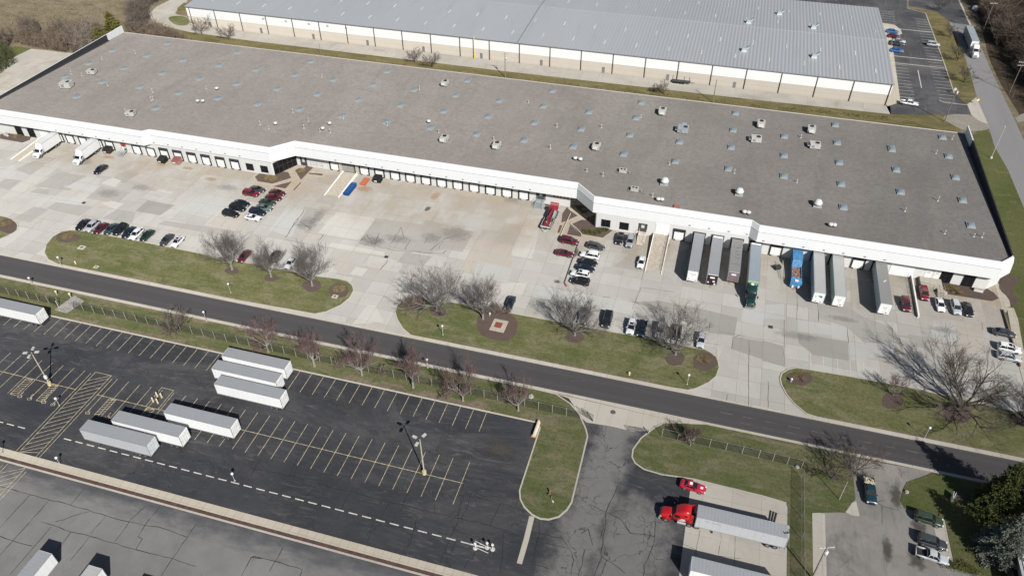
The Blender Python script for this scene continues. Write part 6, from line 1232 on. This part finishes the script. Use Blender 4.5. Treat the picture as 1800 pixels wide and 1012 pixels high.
# ornamental grass clumps and rounded shrubs in the entrance beds
def clump(px, py, r_, h, m_, label, group, n=160):
    x, y = G(px, py); rng = random.Random(int(px*7+py)); k = MB()
    for i in range(n):
        a = rng.uniform(0, 6.28); q = r_*rng.random()**.6; p = Vector((q*math.cos(a)*.7, q*math.sin(a)*.7, 0)); k.blade(p, p+Vector((math.cos(a)*q*.9+rng.gauss(0, .1), math.sin(a)*q*.9+rng.gauss(0, .1), h*rng.uniform(.5, 1))), .045)
    o = k.build('grass_clump', m_); o.location = (x, y, .05); tag(o, label, 'plant', group)
TANG = bark('tan_grass_blades', (.15, .115, .055), (.23, .175, .085)); GRNS = bark('green_shrub_leaves', (.07, .08, .025), (.14, .14, .05))
for i, (x, y) in enumerate(((575, 915), (640, 915), (712, 935), (778, 920), (820, 885), (882, 882))): clump(960+x/8.435, 300+y/8.435, .75, .8, GRNS, ('round green shrub, %s in the curved row of six by the entrance' % ('leftmost', 'second from the left', 'lowest', 'fourth from the left', 'fifth from the left', 'rightmost')[i]), 'round shrubs by the right entrance', 220)
for px, py, lab in ((596, 508, 'tan grass clump in the bed at the right tip of the left island'), (1236, 632, 'tan grass clump in the bed at the right tip of the middle island'), (1405, 663, 'tan grass clump in the bed at the left tip of the right island'), (119, 416, 'tan grass clump in the bed at the left tip of the left island'), (12, 394, 'tan grass clump on the island cut by the left edge'), (1672, 507, 'tan grass clump in the right corner bed, left'), (1680, 512, 'tan grass clump in the right corner bed, right'), (470, 313, 'tan grass clump in the left entrance bed, left'), (480, 315, 'tan grass clump in the left entrance bed, right'), (530, 301, 'dark tan clump in the small entrance bed'), (30, 240, 'tan grass clump in the bed by the left box truck'), (1693, 991, 'tan clump at the hedge by the silver pickup')): clump(px, py, .6 if px == 1693 else 1.25, .5, TANG, lab, 'tan grass clumps', 260)
# evergreens
def evergreen(px, py, h, r_, m_, label, seed, boughs=26, cards=95, z=.05, cs=.34):
    rng = random.Random(seed); x, y = G(px, py); t = empty('evergreen_tree', (x, y, z), 0, label, 'tree'); k = MB(); k.tube((0, 0, 0), (0, 0, h*.95), .28, .04, 8); k.build('trunk', BARKD, t); k = MB(); L = int(h/.55)
    for l in range(L):
        u = l/L; zz = h*(.06+.92*u); rr = r_*(1-u)**.75*rng.uniform(.85, 1.1); nb = max(5, int(boughs*(1-u*.75)))
        for b in range(nb):
            a = rng.uniform(0, 6.283); ln = rr*rng.uniform(.55, 1.08)
            for c in range(max(6, int(cards*ln/r_))):
                q = rng.random()**.55; p = Vector((math.cos(a)*ln*q, math.sin(a)*ln*q, zz-ln*q*.28+.25*ln*q*q))+Vector((rng.gauss(0, .22), rng.gauss(0, .22), rng.gauss(0, .12))); d = Vector((math.cos(a)+rng.gauss(0, .7), math.sin(a)+rng.gauss(0, .7), rng.gauss(.1, .45))).normalized(); s_ = cs*rng.uniform(.6, 1.3); u_ = d.orthogonal().normalized()*s_*.33
                k.add([p-u_, p+u_, p+d*s_], [(0, 1, 2)])
    k.build('crown', m_, t); return t
def needle(name, a, b): m = Mat(name); return m.out(m.mix(m.noise(.9, 4), a, b), .85, 0, .15)
NG = needle('dark_green_needles', (.040, .052, .016), (.080, .088, .026)); NB = needle('blue_spruce_needles', (.088, .102, .082), (.165, .178, .145)); NY = needle('yellow_green_needles', (.085, .085, .022), (.15, .14, .038))
def inv(X, Y):
    d = Vector((X, Y, -CAMH)); return 900+FPX*d.dot(AX)/d.dot(AF), 506-FPX*d.dot(AY)/d.dot(AF)
evergreen(*inv(60.0, 89.6), 12.5, 4.6, NB, 'pale blue spruce in front of the white roofed building', 3, 26, 90); evergreen(*inv(60.8, 99.0), 15, 4.4, NG, 'dark green conifer beside the road, left of two at the right edge', 8, 24, 80); evergreen(*inv(65.2, 97.2), 16, 5.0, NY, 'yellow green conifer at the right edge, between road and spruce', 12, 24, 80); evergreen(*inv(66.5, 92.0), 15, 4.2, NG, 'conifer mostly beyond the right edge behind the spruce', 21, 20, 70)
evergreen(207, 76, 13, 5.6, NY, 'yellow green conifer behind the left end of the long roof, taller one', 31, 20, 60, cs=.6); evergreen(183, 88, 9.5, 5.0, NY, 'yellow green conifer left of the taller one behind the roof', 33, 18, 55, cs=.6)
# low hedge by the silver pickup
k = MB(); rng = random.Random(2)
for i in range(1500): a, b = G(1655, 990), G(1720, 1008); u = rng.random(); p = Vector((a[0]+(b[0]-a[0])*u+rng.gauss(0, .4), a[1]+(b[1]-a[1])*u+rng.gauss(0, .4), rng.uniform(.1, .9))); d = Vector((rng.gauss(0, 1), rng.gauss(0, 1), 1)).normalized(); k.blade(p, p+d*.3, .05)
tag(k.build('hedge', GRNS), 'low green hedge with tan tips beside the silver pickup', 'hedge')
# brush and woods: masses nobody could count
def bramble(name, region, n, h, m_, seed, hfun=None, rad=.05):
    rng = random.Random(seed); k = MB()
    for i in range(n):
        px, py = region(rng); x, y = G(px, py); hh = h*rng.uniform(.4, 1.35)*(.55+.9*abs(math.sin(px*.19+py*.31)*math.cos(px*.07-py*.13))); base = Vector((x, y, 0)); lean = Vector((rng.gauss(0, .25), rng.gauss(0, .25), 1)).normalized(); k.blade(base, base+lean*hh, rad*1.7)
        for j in range(14): q = base+lean*hh*rng.uniform(.15, .95); d = Vector((rng.gauss(0, .8), rng.gauss(0, .8), rng.uniform(.1, 1.2))).normalized(); k.blade(q, q+d*hh*rng.uniform(.2, .7), rad*rng.uniform(.6, 1.6))
    return tag(k.build(name, m_), kind='stuff')
def poly_region(l):
    pts = [tuple(map(float, q.split(','))) for q in l.split()]; xs = [p[0] for p in pts]; ys = [p[1] for p in pts]
    def inside(x, y):
        c = False
        for i in range(len(pts)):
            a, b = pts[i-1], pts[i]
            if (a[1] > y) != (b[1] > y) and x < (b[0]-a[0])*(y-a[1])/(b[1]-a[1])+a[0]: c = not c
        return c
    def f(rng):
        while True:
            x, y = rng.uniform(min(xs), max(xs)), rng.uniform(min(ys), max(ys))
            if inside(x, y): return x, y
    return f
bramble('brush', poly_region('-10,72 20,66 75,74 140,70 178,82 150,96 100,92 48,82 30,66 -10,110'), 620, 5.2, TWIGB, 1, rad=.06)
bramble('brush', poly_region('82,58 170,55 190,70 150,74 90,66'), 300, 4.4, TWIGD, 2, rad=.055); bramble('brush', poly_region('222,50 262,48 300,60 340,72 300,68 250,62 226,58'), 420, 2.6, TWIGB, 3); bramble('brush', poly_region('228,12 262,14 258,52 228,54'), 420, 4.4, TWIGD, 4, rad=.055); bramble('brush', poly_region('35,48 70,44 72,64 40,64'), 150, 3.4, TWIGD, 5); bramble('brush', poly_region('-10,88 20,92 26,112 -10,140'), 200, 3.6, bark('green_brush', (.05, .06, .03), (.10, .11, .05)), 6); bramble('brush', poly_region('252,-10 300,-10 270,10 250,8'), 250, 5, TWIGD, 7)
bramble('brush', poly_region('120,82 160,76 172,88 150,97'), 260, 5.5, bark('pale_stems', (.16, .135, .11), (.27, .23, .19)), 31, rad=.07); bramble('brush', poly_region('10,72 110,76 150,84 100,90 40,80'), 260, 3.6, bark('tan_stems', (.14, .11, .08), (.22, .18, .13)), 32, rad=.06)
bramble('dry_grass', poly_region('-10,8 260,0 240,60 100,52 -10,60'), 1500, .5, bark('dry_straw', (.16, .125, .072), (.26, .21, .125)), 11, rad=.07)
bramble('dry_grass', poly_region('435,80 905,135 1340,186 1560,206 1560,212 900,142 435,87'), 1500, .35, bark('olive_straw', (.13, .115, .05), (.21, .17, .08)), 12, rad=.05)
for i, l in enumerate(('1730,-30 1830,-30 1830,90 1765,70 1742,10', '1752,40 1830,70 1830,180 1790,140 1765,95', '1718,-20 1745,0 1760,70 1752,85 1738,50 1712,10', '1800,60 1950,60 1950,240 1815,190')): bramble('woods', poly_region(l), 620, 6.5, TWIGW if i != 2 else TWIGB, 20+i, rad=.075)
# ================================================================ lamps, poles, fences, small things
PALE = plain('pale_pole_paint', (.44, .435, .41), .6); YB = plain('yellow_base_paint', (.50, .43, .25), .7, var=.25); GLOBE = plain('white_globe', (.62, .62, .60), .35); WOOD = BARKB
def lot_lamp(px, py, h, label, arms, box=False):
    x, y = G(px, py); t = empty('lot_lamp', (x, y, 0), 0, label, 'street lamp', 'tall lamps of the dark lot'); k = MB(); k.lathe((0, 0, 0), [(.42, 0), (.42, .9), (.3, .95)], 12); k.build('base', YB, t); k = MB(); k.tube((0, 0, .9), (0, 0, h), .13, .09, 8); k.build('pole', plain('lamp_pole_tan', (.46, .41, .34), .5), t)
    k = MB()
    for a in arms: k.tube((0, 0, h-.1), (math.cos(a)*.6, math.sin(a)*.6, h), .05, n=6)
    k.build('arm', DGREY, t)
    for a in arms: k = MB(); k.box((math.cos(a)*1.15, math.sin(a)*1.15, h+.03), (.85, .48, .22), a); k.build('lamp_head', PALE, t)
    if box: k = MB(); k.lathe((0, 0, 2.4), [(.15, -.5), (.34, -.3), (.34, .3), (.15, .5)], 10); k.build('junction_box', GLOBE, t)
lot_lamp(88, 676, 9.7, 'tall lamp with four pale heads, white box and yellow base', (.4, 1.97, 3.54, 5.11), True); lot_lamp(746, 832, 10.2, 'tall lamp with three pale heads in the middle of the lot', (1.2, 2.9, 4.6))
def post_lamp(px, py, h, label, grp='white globe lamps on short posts', grey=False):
    x, y = G(px, py); t = empty('post_lamp', (x, y, .1), 0, label, 'lamp post', grp); k = MB(); k.tube((0, 0, 0), (0, 0, h), .065, .05, 8); k.lathe((0, 0, 0), [(.16, 0), (.16, .12), (.08, .18)], 8); k.build('post', plain('lamp_post_grey', (.40, .40, .38)), t); k = MB(); k.lathe((0, 0, h), [(.1, 0), (.23, .1), (.28, .29), (.23, .48), (.08, .56)], 12); k.build('globe', GLOBE, t, True)
for px, py, h, lab in ((109, 468, 2.5, 'globe lamp at the left tip of the left island'), (56.5, 500, 1.7, 'globe lamp cut by the kerb at far left below the road'), (406, 515, 2.5, 'globe lamp on the left island below the leftmost tree'), (363.5, 565, 2.6, 'globe lamp by the road kerb right of the small bare tree'), (778.7, 589, 2.5, 'globe lamp on the middle island below the first two trees'), (752, 647, 2.3, 'globe lamp on the verge between budding trees'), (1207.5, 676, 2.6, 'globe lamp at the right tip of the middle island'), (1624, 771, 3.0, 'globe lamp by the road on the right island'), (711.5, 536, .5, 'low white globe among shrubs, middle island'), (1390, 671, .5, 'low white globe in the bed at the tip of the right island'), (861, 555, .4, 'small white globe in the mulch bed')): post_lamp(px, py, h, lab)
for px, py, h, lab in ((105, 713, 1.9, 'white globe lamp beside the hatched crossing'), (5, 797, 2.2, 'white globe lamp cut by the left edge on the walkway'), (106, 816, 1.7, 'white globe lamp on the walkway right of the crossing'), (413, 845, 1.9, 'white globe lamp alone on the dashed line')): post_lamp(px, py, h, lab, 'globe lamps of the walkway')
def pole(px, py, h, label, cross=0, trans=False, r_=.16, m_=None, ang=0, name='utility_pole', cat='utility pole'):
    x, y = G(px, py); t = empty(name, (x, y, 0), ang, label, cat); k = MB(); k.tube((0, 0, -.2), (0, 0, h), r_, r_*.7, 8); k.build('pole', m_ or WOOD, t)
    for i in range(cross): 
        k = MB(); k.box((0, 0, h-.5-i*1.1), (2.6, .12, .14)); 
        for s in (-1.15, -.5, .5, 1.15): k.lathe((s, 0, h-.43-i*1.1), [(.05, 0), (.09, .1), (.05, .22)], 6)
        k.build('crossarm', PALE, t)
    if trans: k = MB(); k.lathe((.35, 0, h-2.6), [(.2, 0), (.3, .05), (.3, .95), (.12, 1.05)], 12); k.build('transformer', plain('transformer_grey', (.55, .57, .59), .4), t, True); k = MB(); k.lathe((.35, .1, h-1.5), [(.05, 0), (.08, .15), (.04, .35)], 6); k.lathe((.2, -.1, h-1.5), [(.05, 0), (.08, .15), (.04, .35)], 6); k.build('insulator', PALE, t)
    return t
pole(1660, 214, 12.2, 'wooden pole with a round dish lamp behind the right end of the roof', 0, True); pole(1774, 164, 11.6, 'wooden pole with a pale crossarm by the woods, nearer one', 2, ang=.1); pole(1725.5, 60, 12.5, 'wooden pole with a pale crossarm by the woods, farther one', 1, ang=.1); pole(1779, 172, 3.0, 'short stub pole beside the nearer crossarm pole', r_=.1)
pole(888, 136, 9.2, 'wooden pole with grey transformer behind the middle of the roof', 1, True); pole(1253, 180, 8.2, 'plain wooden pole behind the right half of the roof', 0); pole(276, 55, 9.2, 'pale leaning wooden pole behind the far left corner of the roof', 0); pole(1427, 1016, 10.0, 'utility pole with transformer and pale crossarm at the bottom edge', 1, True, ang=.35); pole(564, 96, 4.5, 'thin dark pole behind the roof above the left entrance', 0, r_=.1)
t = pole(1742, 278, 10.4, 'slim pale light pole on the lawn right of the long roof', 0, r_=.1, m_=PALE, name='light_pole', cat='light pole'); k = MB(); k.lathe((0, 0, 0), [(.35, 0), (.35, .4), (.2, .45)], 10); k.build('base', GLOBE, t); k = MB(); k.box((0, .4, 10.4), (.25, .9, .12)); k.build('lamp_head', PALE, t)
pole(1475, 878, 5.4, 'thin leaning grey pole on the lower right verge', 0, r_=.07, m_=PALE, name='post', cat='pole'); t = pole(1729, 906, 6.1, 'white flagpole in the shaded lawn', 0, r_=.07, m_=GLOBE, name='flagpole', cat='flagpole')
# chain link fences
def mesh_mat():
    m = Mat('chain_link', 'Object'); m.b.inputs['Alpha'].default_value = .30; m.out((.055, .058, .05), .7, .2); return m.m
LINK = mesh_mat()
def fence(pts, label, step=2.95, h=2.4, post=plain('fence_post_grey', (.40, .39, .36), .6), fab=True, skip=()):
    t = empty('chain_link_fence', (*pts[0], 0), 0, label, 'fence'); o = Vector((*pts[0], 0)); k = MB(); kr = MB(); d = 0
    for a, b in zip(pts, pts[1:]):
        a, b = Vector((*a, 0))-o, Vector((*b, 0))-o; n = max(1, round((b-a).length/step))
        for i in range(n+(b == Vector((*pts[-1], 0))-o)):
            q = a.lerp(b, i/n); kp_ = MB(); kp_.tube(q, q+Vector((0, 0, h+.1)), .045, n=6); kp_.build('post', post, t)
        if fab: k.quad(a+Vector((0, 0, .05)), b+Vector((0, 0, .05)), b+Vector((0, 0, h)), a+Vector((0, 0, h)))
        kr.tube(a+Vector((0, 0, h)), b+Vector((0, 0, h)), .022, n=5); kr.tube(a+Vector((0, 0, .08)), b+Vector((0, 0, .08)), .02, n=5)
    if fab: k.build('wire_mesh', LINK, t)
    kr.build('rail', GREYM, t)
fence([(-175, 100.1), (-156, 100.1), (-141.5, 100.1)], 'wire fence with pale posts at the far left of the verge'); fence([(-137.5, 100.1), (-93.5, 100.2), (-70.3, 100.1), (-32.6, 99.9), (-15.1, 99.8)], 'long wire fence behind the budding trees', 3.0)
fence([(1.3, 99.8), (19.8, 99.7), (27.7, 99.4)], 'wire fence on the lower right verge along the road', 3.1); fence([(27.7, 97.0), (27.75, 79.5), (27.8, 55)], 'wire fence running down to the bottom edge', 4.3, post=GREYM)
def leaf_gate(a, b, label, h=1.9):
    t = empty('gate', (*a, 0), math.atan2(b[1]-a[1], b[0]-a[0]), label, 'gate'); L = math.dist(a, b); k = MB()
    for p, q in (((0, 0, .15), (L, 0, .15)), ((0, 0, h), (L, 0, h)), ((0, 0, .1), (0, 0, h)), ((L, 0, .1), (L, 0, h)), ((L/2, 0, .1), (L/2, 0, h)), ((0, 0, .15), (L/2, 0, h))): k.tube(p, q, .035, n=6)
    k.build('gate_frame', DGREY, t); k = MB(); k.quad((0, 0, .15), (L, 0, .15), (L, 0, h), (0, 0, h)); k.build('wire_mesh', LINK, t); k = MB(); k.tube((0, 0, 0), (0, 0, h+.4), .09, n=8); k.build('gate_post', PALE, t)
leaf_gate(G(1043, 741), G(1021, 727), 'open gate leaf with a tall white post at the lot entrance'); leaf_gate(G(1140, 762), G(1103, 756), 'dark open gate leaf lying across the lot entrance, right side', 1.2)
leaf_gate(G(104, 541), G(88, 530), 'open grey gate in the wire fence at far left')
k = MB(); k.sheet([(-141.5, 98.4), (-137.8, 98.2), (-136.8, 103), (-140.6, 104.2)], .145); struct('gravel_patch', k, plain('grey_gravel', (.22, .21, .20), .9, var=.3))
# small yellow marker posts, hydrants
def small(name, px, py, parts, label, cat, grp=None, rz=0):
    x, y = G(px, py); t = empty(name, (x, y, .1), rz, label, cat, grp)
    for n_, f, m_ in parts: k = MB(); f(k); k.build(n_, m_, t, False)
for px, py, lab in ((101, 519, 'yellow topped marker post, left one by the far left gate'), (125, 523, 'yellow topped marker post, right one by the far left gate')): small('marker_post', px, py, (('post', lambda k: k.tube((0, 0, 0), (0, 0, 1.0), .12, n=8), PALE), ('cap', lambda k: k.lathe((0, 0, .85), [(.24, 0), (.24, .45), (.1, .55)], 8), plain('cap_yellow', (.70, .62, .30)))), lab, 'marker post', 'marker posts by the gate')
HYD = plain('hydrant_yellow', (.68, .56, .28), .5)
for px, py, lab in ((133.5, 464, 'pale orange hydrant on the left island'), (1106, 659, 'yellow hydrant on the middle island by the road')): small('fire_hydrant', px, py, (('barrel', lambda k: k.lathe((0, 0, 0), [(.2, 0), (.2, .1), (.14, .15), (.14, .6), (.2, .65), (.18, .8), (.05, .92)], 10), HYD), ('outlet', lambda k: (k.tube((-.28, 0, .5), (.28, 0, .5), .07), k.tube((0, -.26, .5), (0, 0, .5), .09)), GLOBE)), lab, 'hydrant', 'hydrants')
for i, (x, y, lab) in enumerate(((1050, 828, 'left'), (1078, 792, 'top'), (1108, 799, 'right'), (1081, 838, 'bottom'))): small('bollard', x/3.891, 490+y/3.891+3, (('post', lambda k: k.tube((0, 0, -.1), (0, 0, 1.1), .17, n=10), plain('bollard_tan', (.62, .52, .36))), ('cap', lambda k: k.lathe((0, 0, 1.1), [(.17, 0), (.12, .1), (.03, .13)], 10), GLOBE)), '%s one of four tan bollards in the boxed bay' % lab, 'bollard', 'bollards in the boxed bay')
# utility slab with red cover, access covers, rocks, signs
x, y = G(877, 573.5); t = empty('utility_slab', (x, y, .15), -.02, 'square concrete slab with a red cover in the big mulch bed', 'slab'); k = MB(); k.bbox((-1.7, -1.9, 0), (1.7, 1.9, .22)); k.build('slab', plain('old_slab_tan', (.30, .27, .22), .9), t); k = MB(); k.bbox((-.8, -.85, .22), (.7, .75, .42)); k.build('cover', plain('red_cover', (.25, .06, .055), .7), t)
for px, py, s, lab in ((144, 436, .9, 'concrete access cover on the left island near its left tip'), (169.5, 470, .6, 'small concrete cover on the left island near the road'), (589, 522, .7, 'concrete box cover in the bed at the right tip of the left island')): small('access_cover', px, py, (('frame', lambda k, s=s: k.bbox((-s, -s*.8, 0), (s, s*.8, .14)), GUT), ('lid', lambda k, s=s: k.bbox((-s*.4, -s*.3, .14), (s*.4, s*.3, .17)), DARKC)), lab, 'cover', 'access covers')
for px, py, lab in ((1077.5, 724, 'round dark manhole cover on the driveway apron'),): x, y = G(px, py); k = MB(); k.lathe((0, 0, 0), [(.55, 0), (.55, .02), (.45, .022)], 18); o = k.build('manhole_cover', DARKC); o.location = (x, y, .014); tag(o, lab, 'manhole cover')
for px, py, lab in ((147.5, 356.5, 'square drain in the left part of the yard'), (679, 451.5, 'square drain in the pale strip left of the centre'), (1354.5, 574.5, 'square drain in the right part of the yard')): x, y = G(px, py); k = MB(); k.bbox((-.5, -.5, 0), (.5, .5, .012)); [k.bbox((-.45, -.42+i*.2, .012), (.45, -.36+i*.2, .02)) for i in range(5)]; o = k.build('drain_grate', plain('drain_dark', (.05, .05, .05))); o.location = (x, y, .036); tag(o, lab, 'drain', 'drains in the yard')
def rock(px, py, s, label, m_=None):
    x, y = G(px, py); rng = random.Random(int(px)); k = MB(); k.lathe((0, 0, -.1), [(s*.9, 0), (s, s*.4), (s*.8, s*.9), (s*.3, s*1.2)], 9); k.v = [(a*rng.uniform(.8, 1.2), b*rng.uniform(.8, 1.2), c) for a, b, c in k.v]; o = k.build('boulder', m_ or plain('pale_rock', (.30, .29, .27), .9)); o.location = (x, y, .1); tag(o, label, 'boulder')
rock(933, 698, .6, 'pale boulder on the verge beside the last budding tree'); rock(1401, 821, .42, 'white boulder by the lower right fence corner'); rock(1593, 865, .42, 'white boulder on the edge of the shaded lawn')
x, y = G(966, 868); t = empty('stump', (x, y, .1), .3, 'broken brown stump on the rounded grass tip', 'stump'); k = MB(); k.tube((0, 0, 0), (.1, .4, .9), .22, .14, 8); k.tube((0, 0, .1), (-.3, -.5, .5), .14, .08, 7); k.tube((.2, -1.2, .1), (.35, -.6, .25), .12, .1, 7); k.build('wood', plain('stump_brown', (.16, .09, .06), .9), t); k = MB(); k.box((.5, -1.7, .1), (.3, .5, .1), .4); k.build('chip', PALE, t)
x, y = G(1673, 877); t = empty('monument_sign', (x, y, .1), 1.25, 'small two faced white and green sign in the shaded lawn', 'sign'); k = MB(); k.box((0, .13, .8), (1.6, .07, .9), .08); k.box((0, -.13, .8), (1.6, .07, .9), -.08); k.build('panel', plain('sign_panel_pale', (.6, .66, .66), .5), t); k = MB(); k.bbox((-.9, -.06, 0), (-.78, .06, .5)); k.bbox((.78, -.06, 0), (.9, .06, .5)); k.build('post', PALE, t); k = MB(); k.box((0, -.172, .9), (1.3, .01, .4), -.08); k.build('sign_face', plain('sign_green', (.12, .30, .24), .5), t)
x, y = G(1716, 184); t = empty('yellow_sign', (x, y, 0), .5, 'small yellow sign leaning at the back crossing', 'sign'); k = MB(); k.tube((0, 0, 0), (0, 0, 1.6), .04, n=6); k.build('post', PALE, t); k = MB(); k.box((0, -.05, 1.7), (.75, .03, .75), 0, .785); k.build('plate', plain('sign_yellow', (.75, .72, .10), .5), t)
x, y = G(1719, 512.5); t = empty('bed_sign', (x, y, .05), -.1, 'small white sign block in the right corner bed', 'sign'); k = MB(); k.bbox((-1.0, -.2, 0), (1.0, .2, .75)); k.build('block', GLOBE, t); k = MB(); k.bbox((-1.1, -.26, .75), (1.1, .26, .85)); k.build('cap', WALK, t)
x, y = G(11, 239); t = empty('bed_sign', (x, y, .05), -.2, 'small white sign block in the bed by the left box truck', 'sign'); k = MB(); k.bbox((-1.0, -.2, 0), (1.0, .2, .7)); k.build('block', GLOBE, t); k = MB(); k.bbox((-1.1, -.26, .7), (1.1, .26, .8)); k.build('cap', WALK, t)
# barrier by the grass tip
a, b = G(947, 743), G(938, 768); t = empty('barrier', (*a, 0), math.atan2(b[1]-a[1], b[0]-a[0]), 'long pale barrier with an orange end at the edge of the lot', 'barrier'); L = math.dist(a, b); k = MB(); k.add([(0, -.4, 0), (L, -.4, 0), (L, .4, 0), (0, .4, 0), (0, -.14, .95), (L, -.14, .95), (L, .14, .95), (0, .14, .95)], [(0, 1, 5, 4), (1, 2, 6, 5), (2, 3, 7, 6), (3, 0, 4, 7), (4, 5, 6, 7)]); k.build('block', plain('barrier_pale', (.46, .40, .32), .85), t); k = MB(); k.bbox((L-.5, -.45, 0), (L+.06, .45, .35)); k.build('foot', plain('orange_foot', (.60, .30, .15), .7), t)
# stacked barricade arms on the dashed line
def barricade(px, py, label, ang):
    x, y = G(px, py); t = empty('barricade', (x, y, 0), ang, label, 'barricade', 'white barricades at the end of the dashed line'); k = MB(); k.lathe((0, 0, 0), [(.42, 0), (.42, .12), (.2, .18)], 14); k.build('base', PALE, t); k = MB(); k.tube((0, 0, .1), (0, 0, 1.4), .06, n=8); k.lathe((0, 0, 1.3), [(.2, 0), (.26, .15), (.2, .3)], 10); k.build('post', GLOBE, t); k = MB(); k.tube((.25, .0, .35), (2.5, -.1, .2), .07, n=8); k.build('arm', PALE, t)
barricade(835.5, 963, 'white barricade with a long arm, leftmost at the end of the dashed line', -.1); barricade(856.5, 962, 'white barricade between the other two at the end of the dashed line', 2.95); barricade(866, 965, 'white barricade with a round base, rightmost at the end of the dashed line', 3.05)
k = MB(); k.tube((0, 0, .14), (2.6, 0, .14), .14, n=10); o = k.build('white_log', PALE); x, y = G(827, 956); o.location = (x, y, 0); tag(o, 'white round beam lying on the end of the dashed line', 'beam')
# low walls
def wall(pts, w_, h, m_, label, name='low_wall'):
    k = MB(); a = path_offset(pts, w_/2); b = path_offset(pts, -w_/2); k.prism(a+b[::-1], 0, h); tag(k.build(name, m_), label, 'wall')
wall([G(1018, 424), G(1005, 460), G(992, 498)], .13, .28, DGREY, 'low dark kerb wall left of the stepped row of cars'); wall([G(992, 498), G(996, 504)], .3, .4, plain('red_kerb_paint', (.45, .09, .07), .7), 'short red painted end of the dark kerb wall')
wall([G(1762, 546), G(1775, 590), G(1792, 645)], .25, .5, plain('kerb_wall_brown', (.12, .085, .07), .8), 'dark low wall along the right kerb of the yard')
wall([G(1003, 376), G(984, 418)], .12, .4, WALK, 'thin white wall beside the red boom lift'); wall(Q('360,800 440,860 525,950', 960, 300), .25, .4, WALK, 'pale low wall across the right entrance bed'); wall(Q('30,600 170,690', 1640, 430, 7.79), 1.1, .6, WALK, 'pale slanting wall at the right corner bed')
# power wires over the back road
a, b = Vector((72.5, 253, 11.8)), Vector((*G(1774, 164), 10.9)); k = MB()
for off in (0, .5):
    pv = None
    for i in range(17): u = i/16; q = a.lerp(b, u)+Vector((0, off, -1.2*4*u*(1-u))); (k.tube(pv, q, .02, n=4) if pv else None); pv = q
tag(k.build('power_wire', BLKP), 'pair of thin wires between the dish lamp pole and the crossarm pole', 'wire')
# parked utility trailer behind the roof
x, y = G(1196, 146); t = empty('utility_trailer', (x, y, .03), 0, 'low empty flat trailer by the tan wall of the back building', 'trailer'); k = MB(); k.bbox((-3, -.9, .6), (3.4, .9, .75)); k.tube((3.4, 0, .6), (5, 0, .5), .07); k.build('deck', DGREY, t)
for xx in (-2.2, -1.2, 0, 1): k = MB(); k.tube((xx, -1.05, .42), (xx, -.8, .42), .42, n=12); k.build('wheel', TYRE, t)
k = MB(); [k.tube((xx, .85, .7), (xx, .85, 2.2), .05, n=6) for xx in (-2.8, 1.2, 3.0)]; k.build('stake', GREYM, t)
x, y = G(832, 106); t = empty('wall_pipe', (x, 259.4, 0), 0, 'yellow standpipe against the tan back wall', 'pipe'); k = MB(); k.tube((0, 0, 0), (0, 0, 8.3), .18, n=8); k.build('pipe', plain('pale_yellow_pipe', (.62, .56, .36)), t); k = MB(); k.tube((0, 0, 0), (0, 0, 1.6), .24, n=8); k.build('guard', plain('guard_yellow', (.70, .50, .06)), t)
x, y = G(1676, 166); t = empty('dish_lamp', (x, y, 0), 0, 'round white sign disc standing at the back lot corner', 'sign'); k = MB(); k.tube((0, 0, 0), (0, 0, 2.0), .05, n=6); k.build('post', PALE, t); k = MB(); k.tube((0, -.06, 1.9), (0, .06, 1.9), .5, n=18); k.build('disc', GLOBE, t)
x, y = G(1715, 17); rock(1714, 18, 1.6, 'white tarp covered heap at the edge of the woods', GLOBE)
# pallet and debris by the concrete pad
x, y = G(1362, 915); t = empty('steel_beams', (x, y, .02), 1.4, 'dark steel beams lying at the end of the concrete pad', 'beams'); k = MB(); [k.box((0, i*.45, .12), (3.4, .16, .2), .03*i) for i in range(3)]; k.build('beam', STEEL, t)
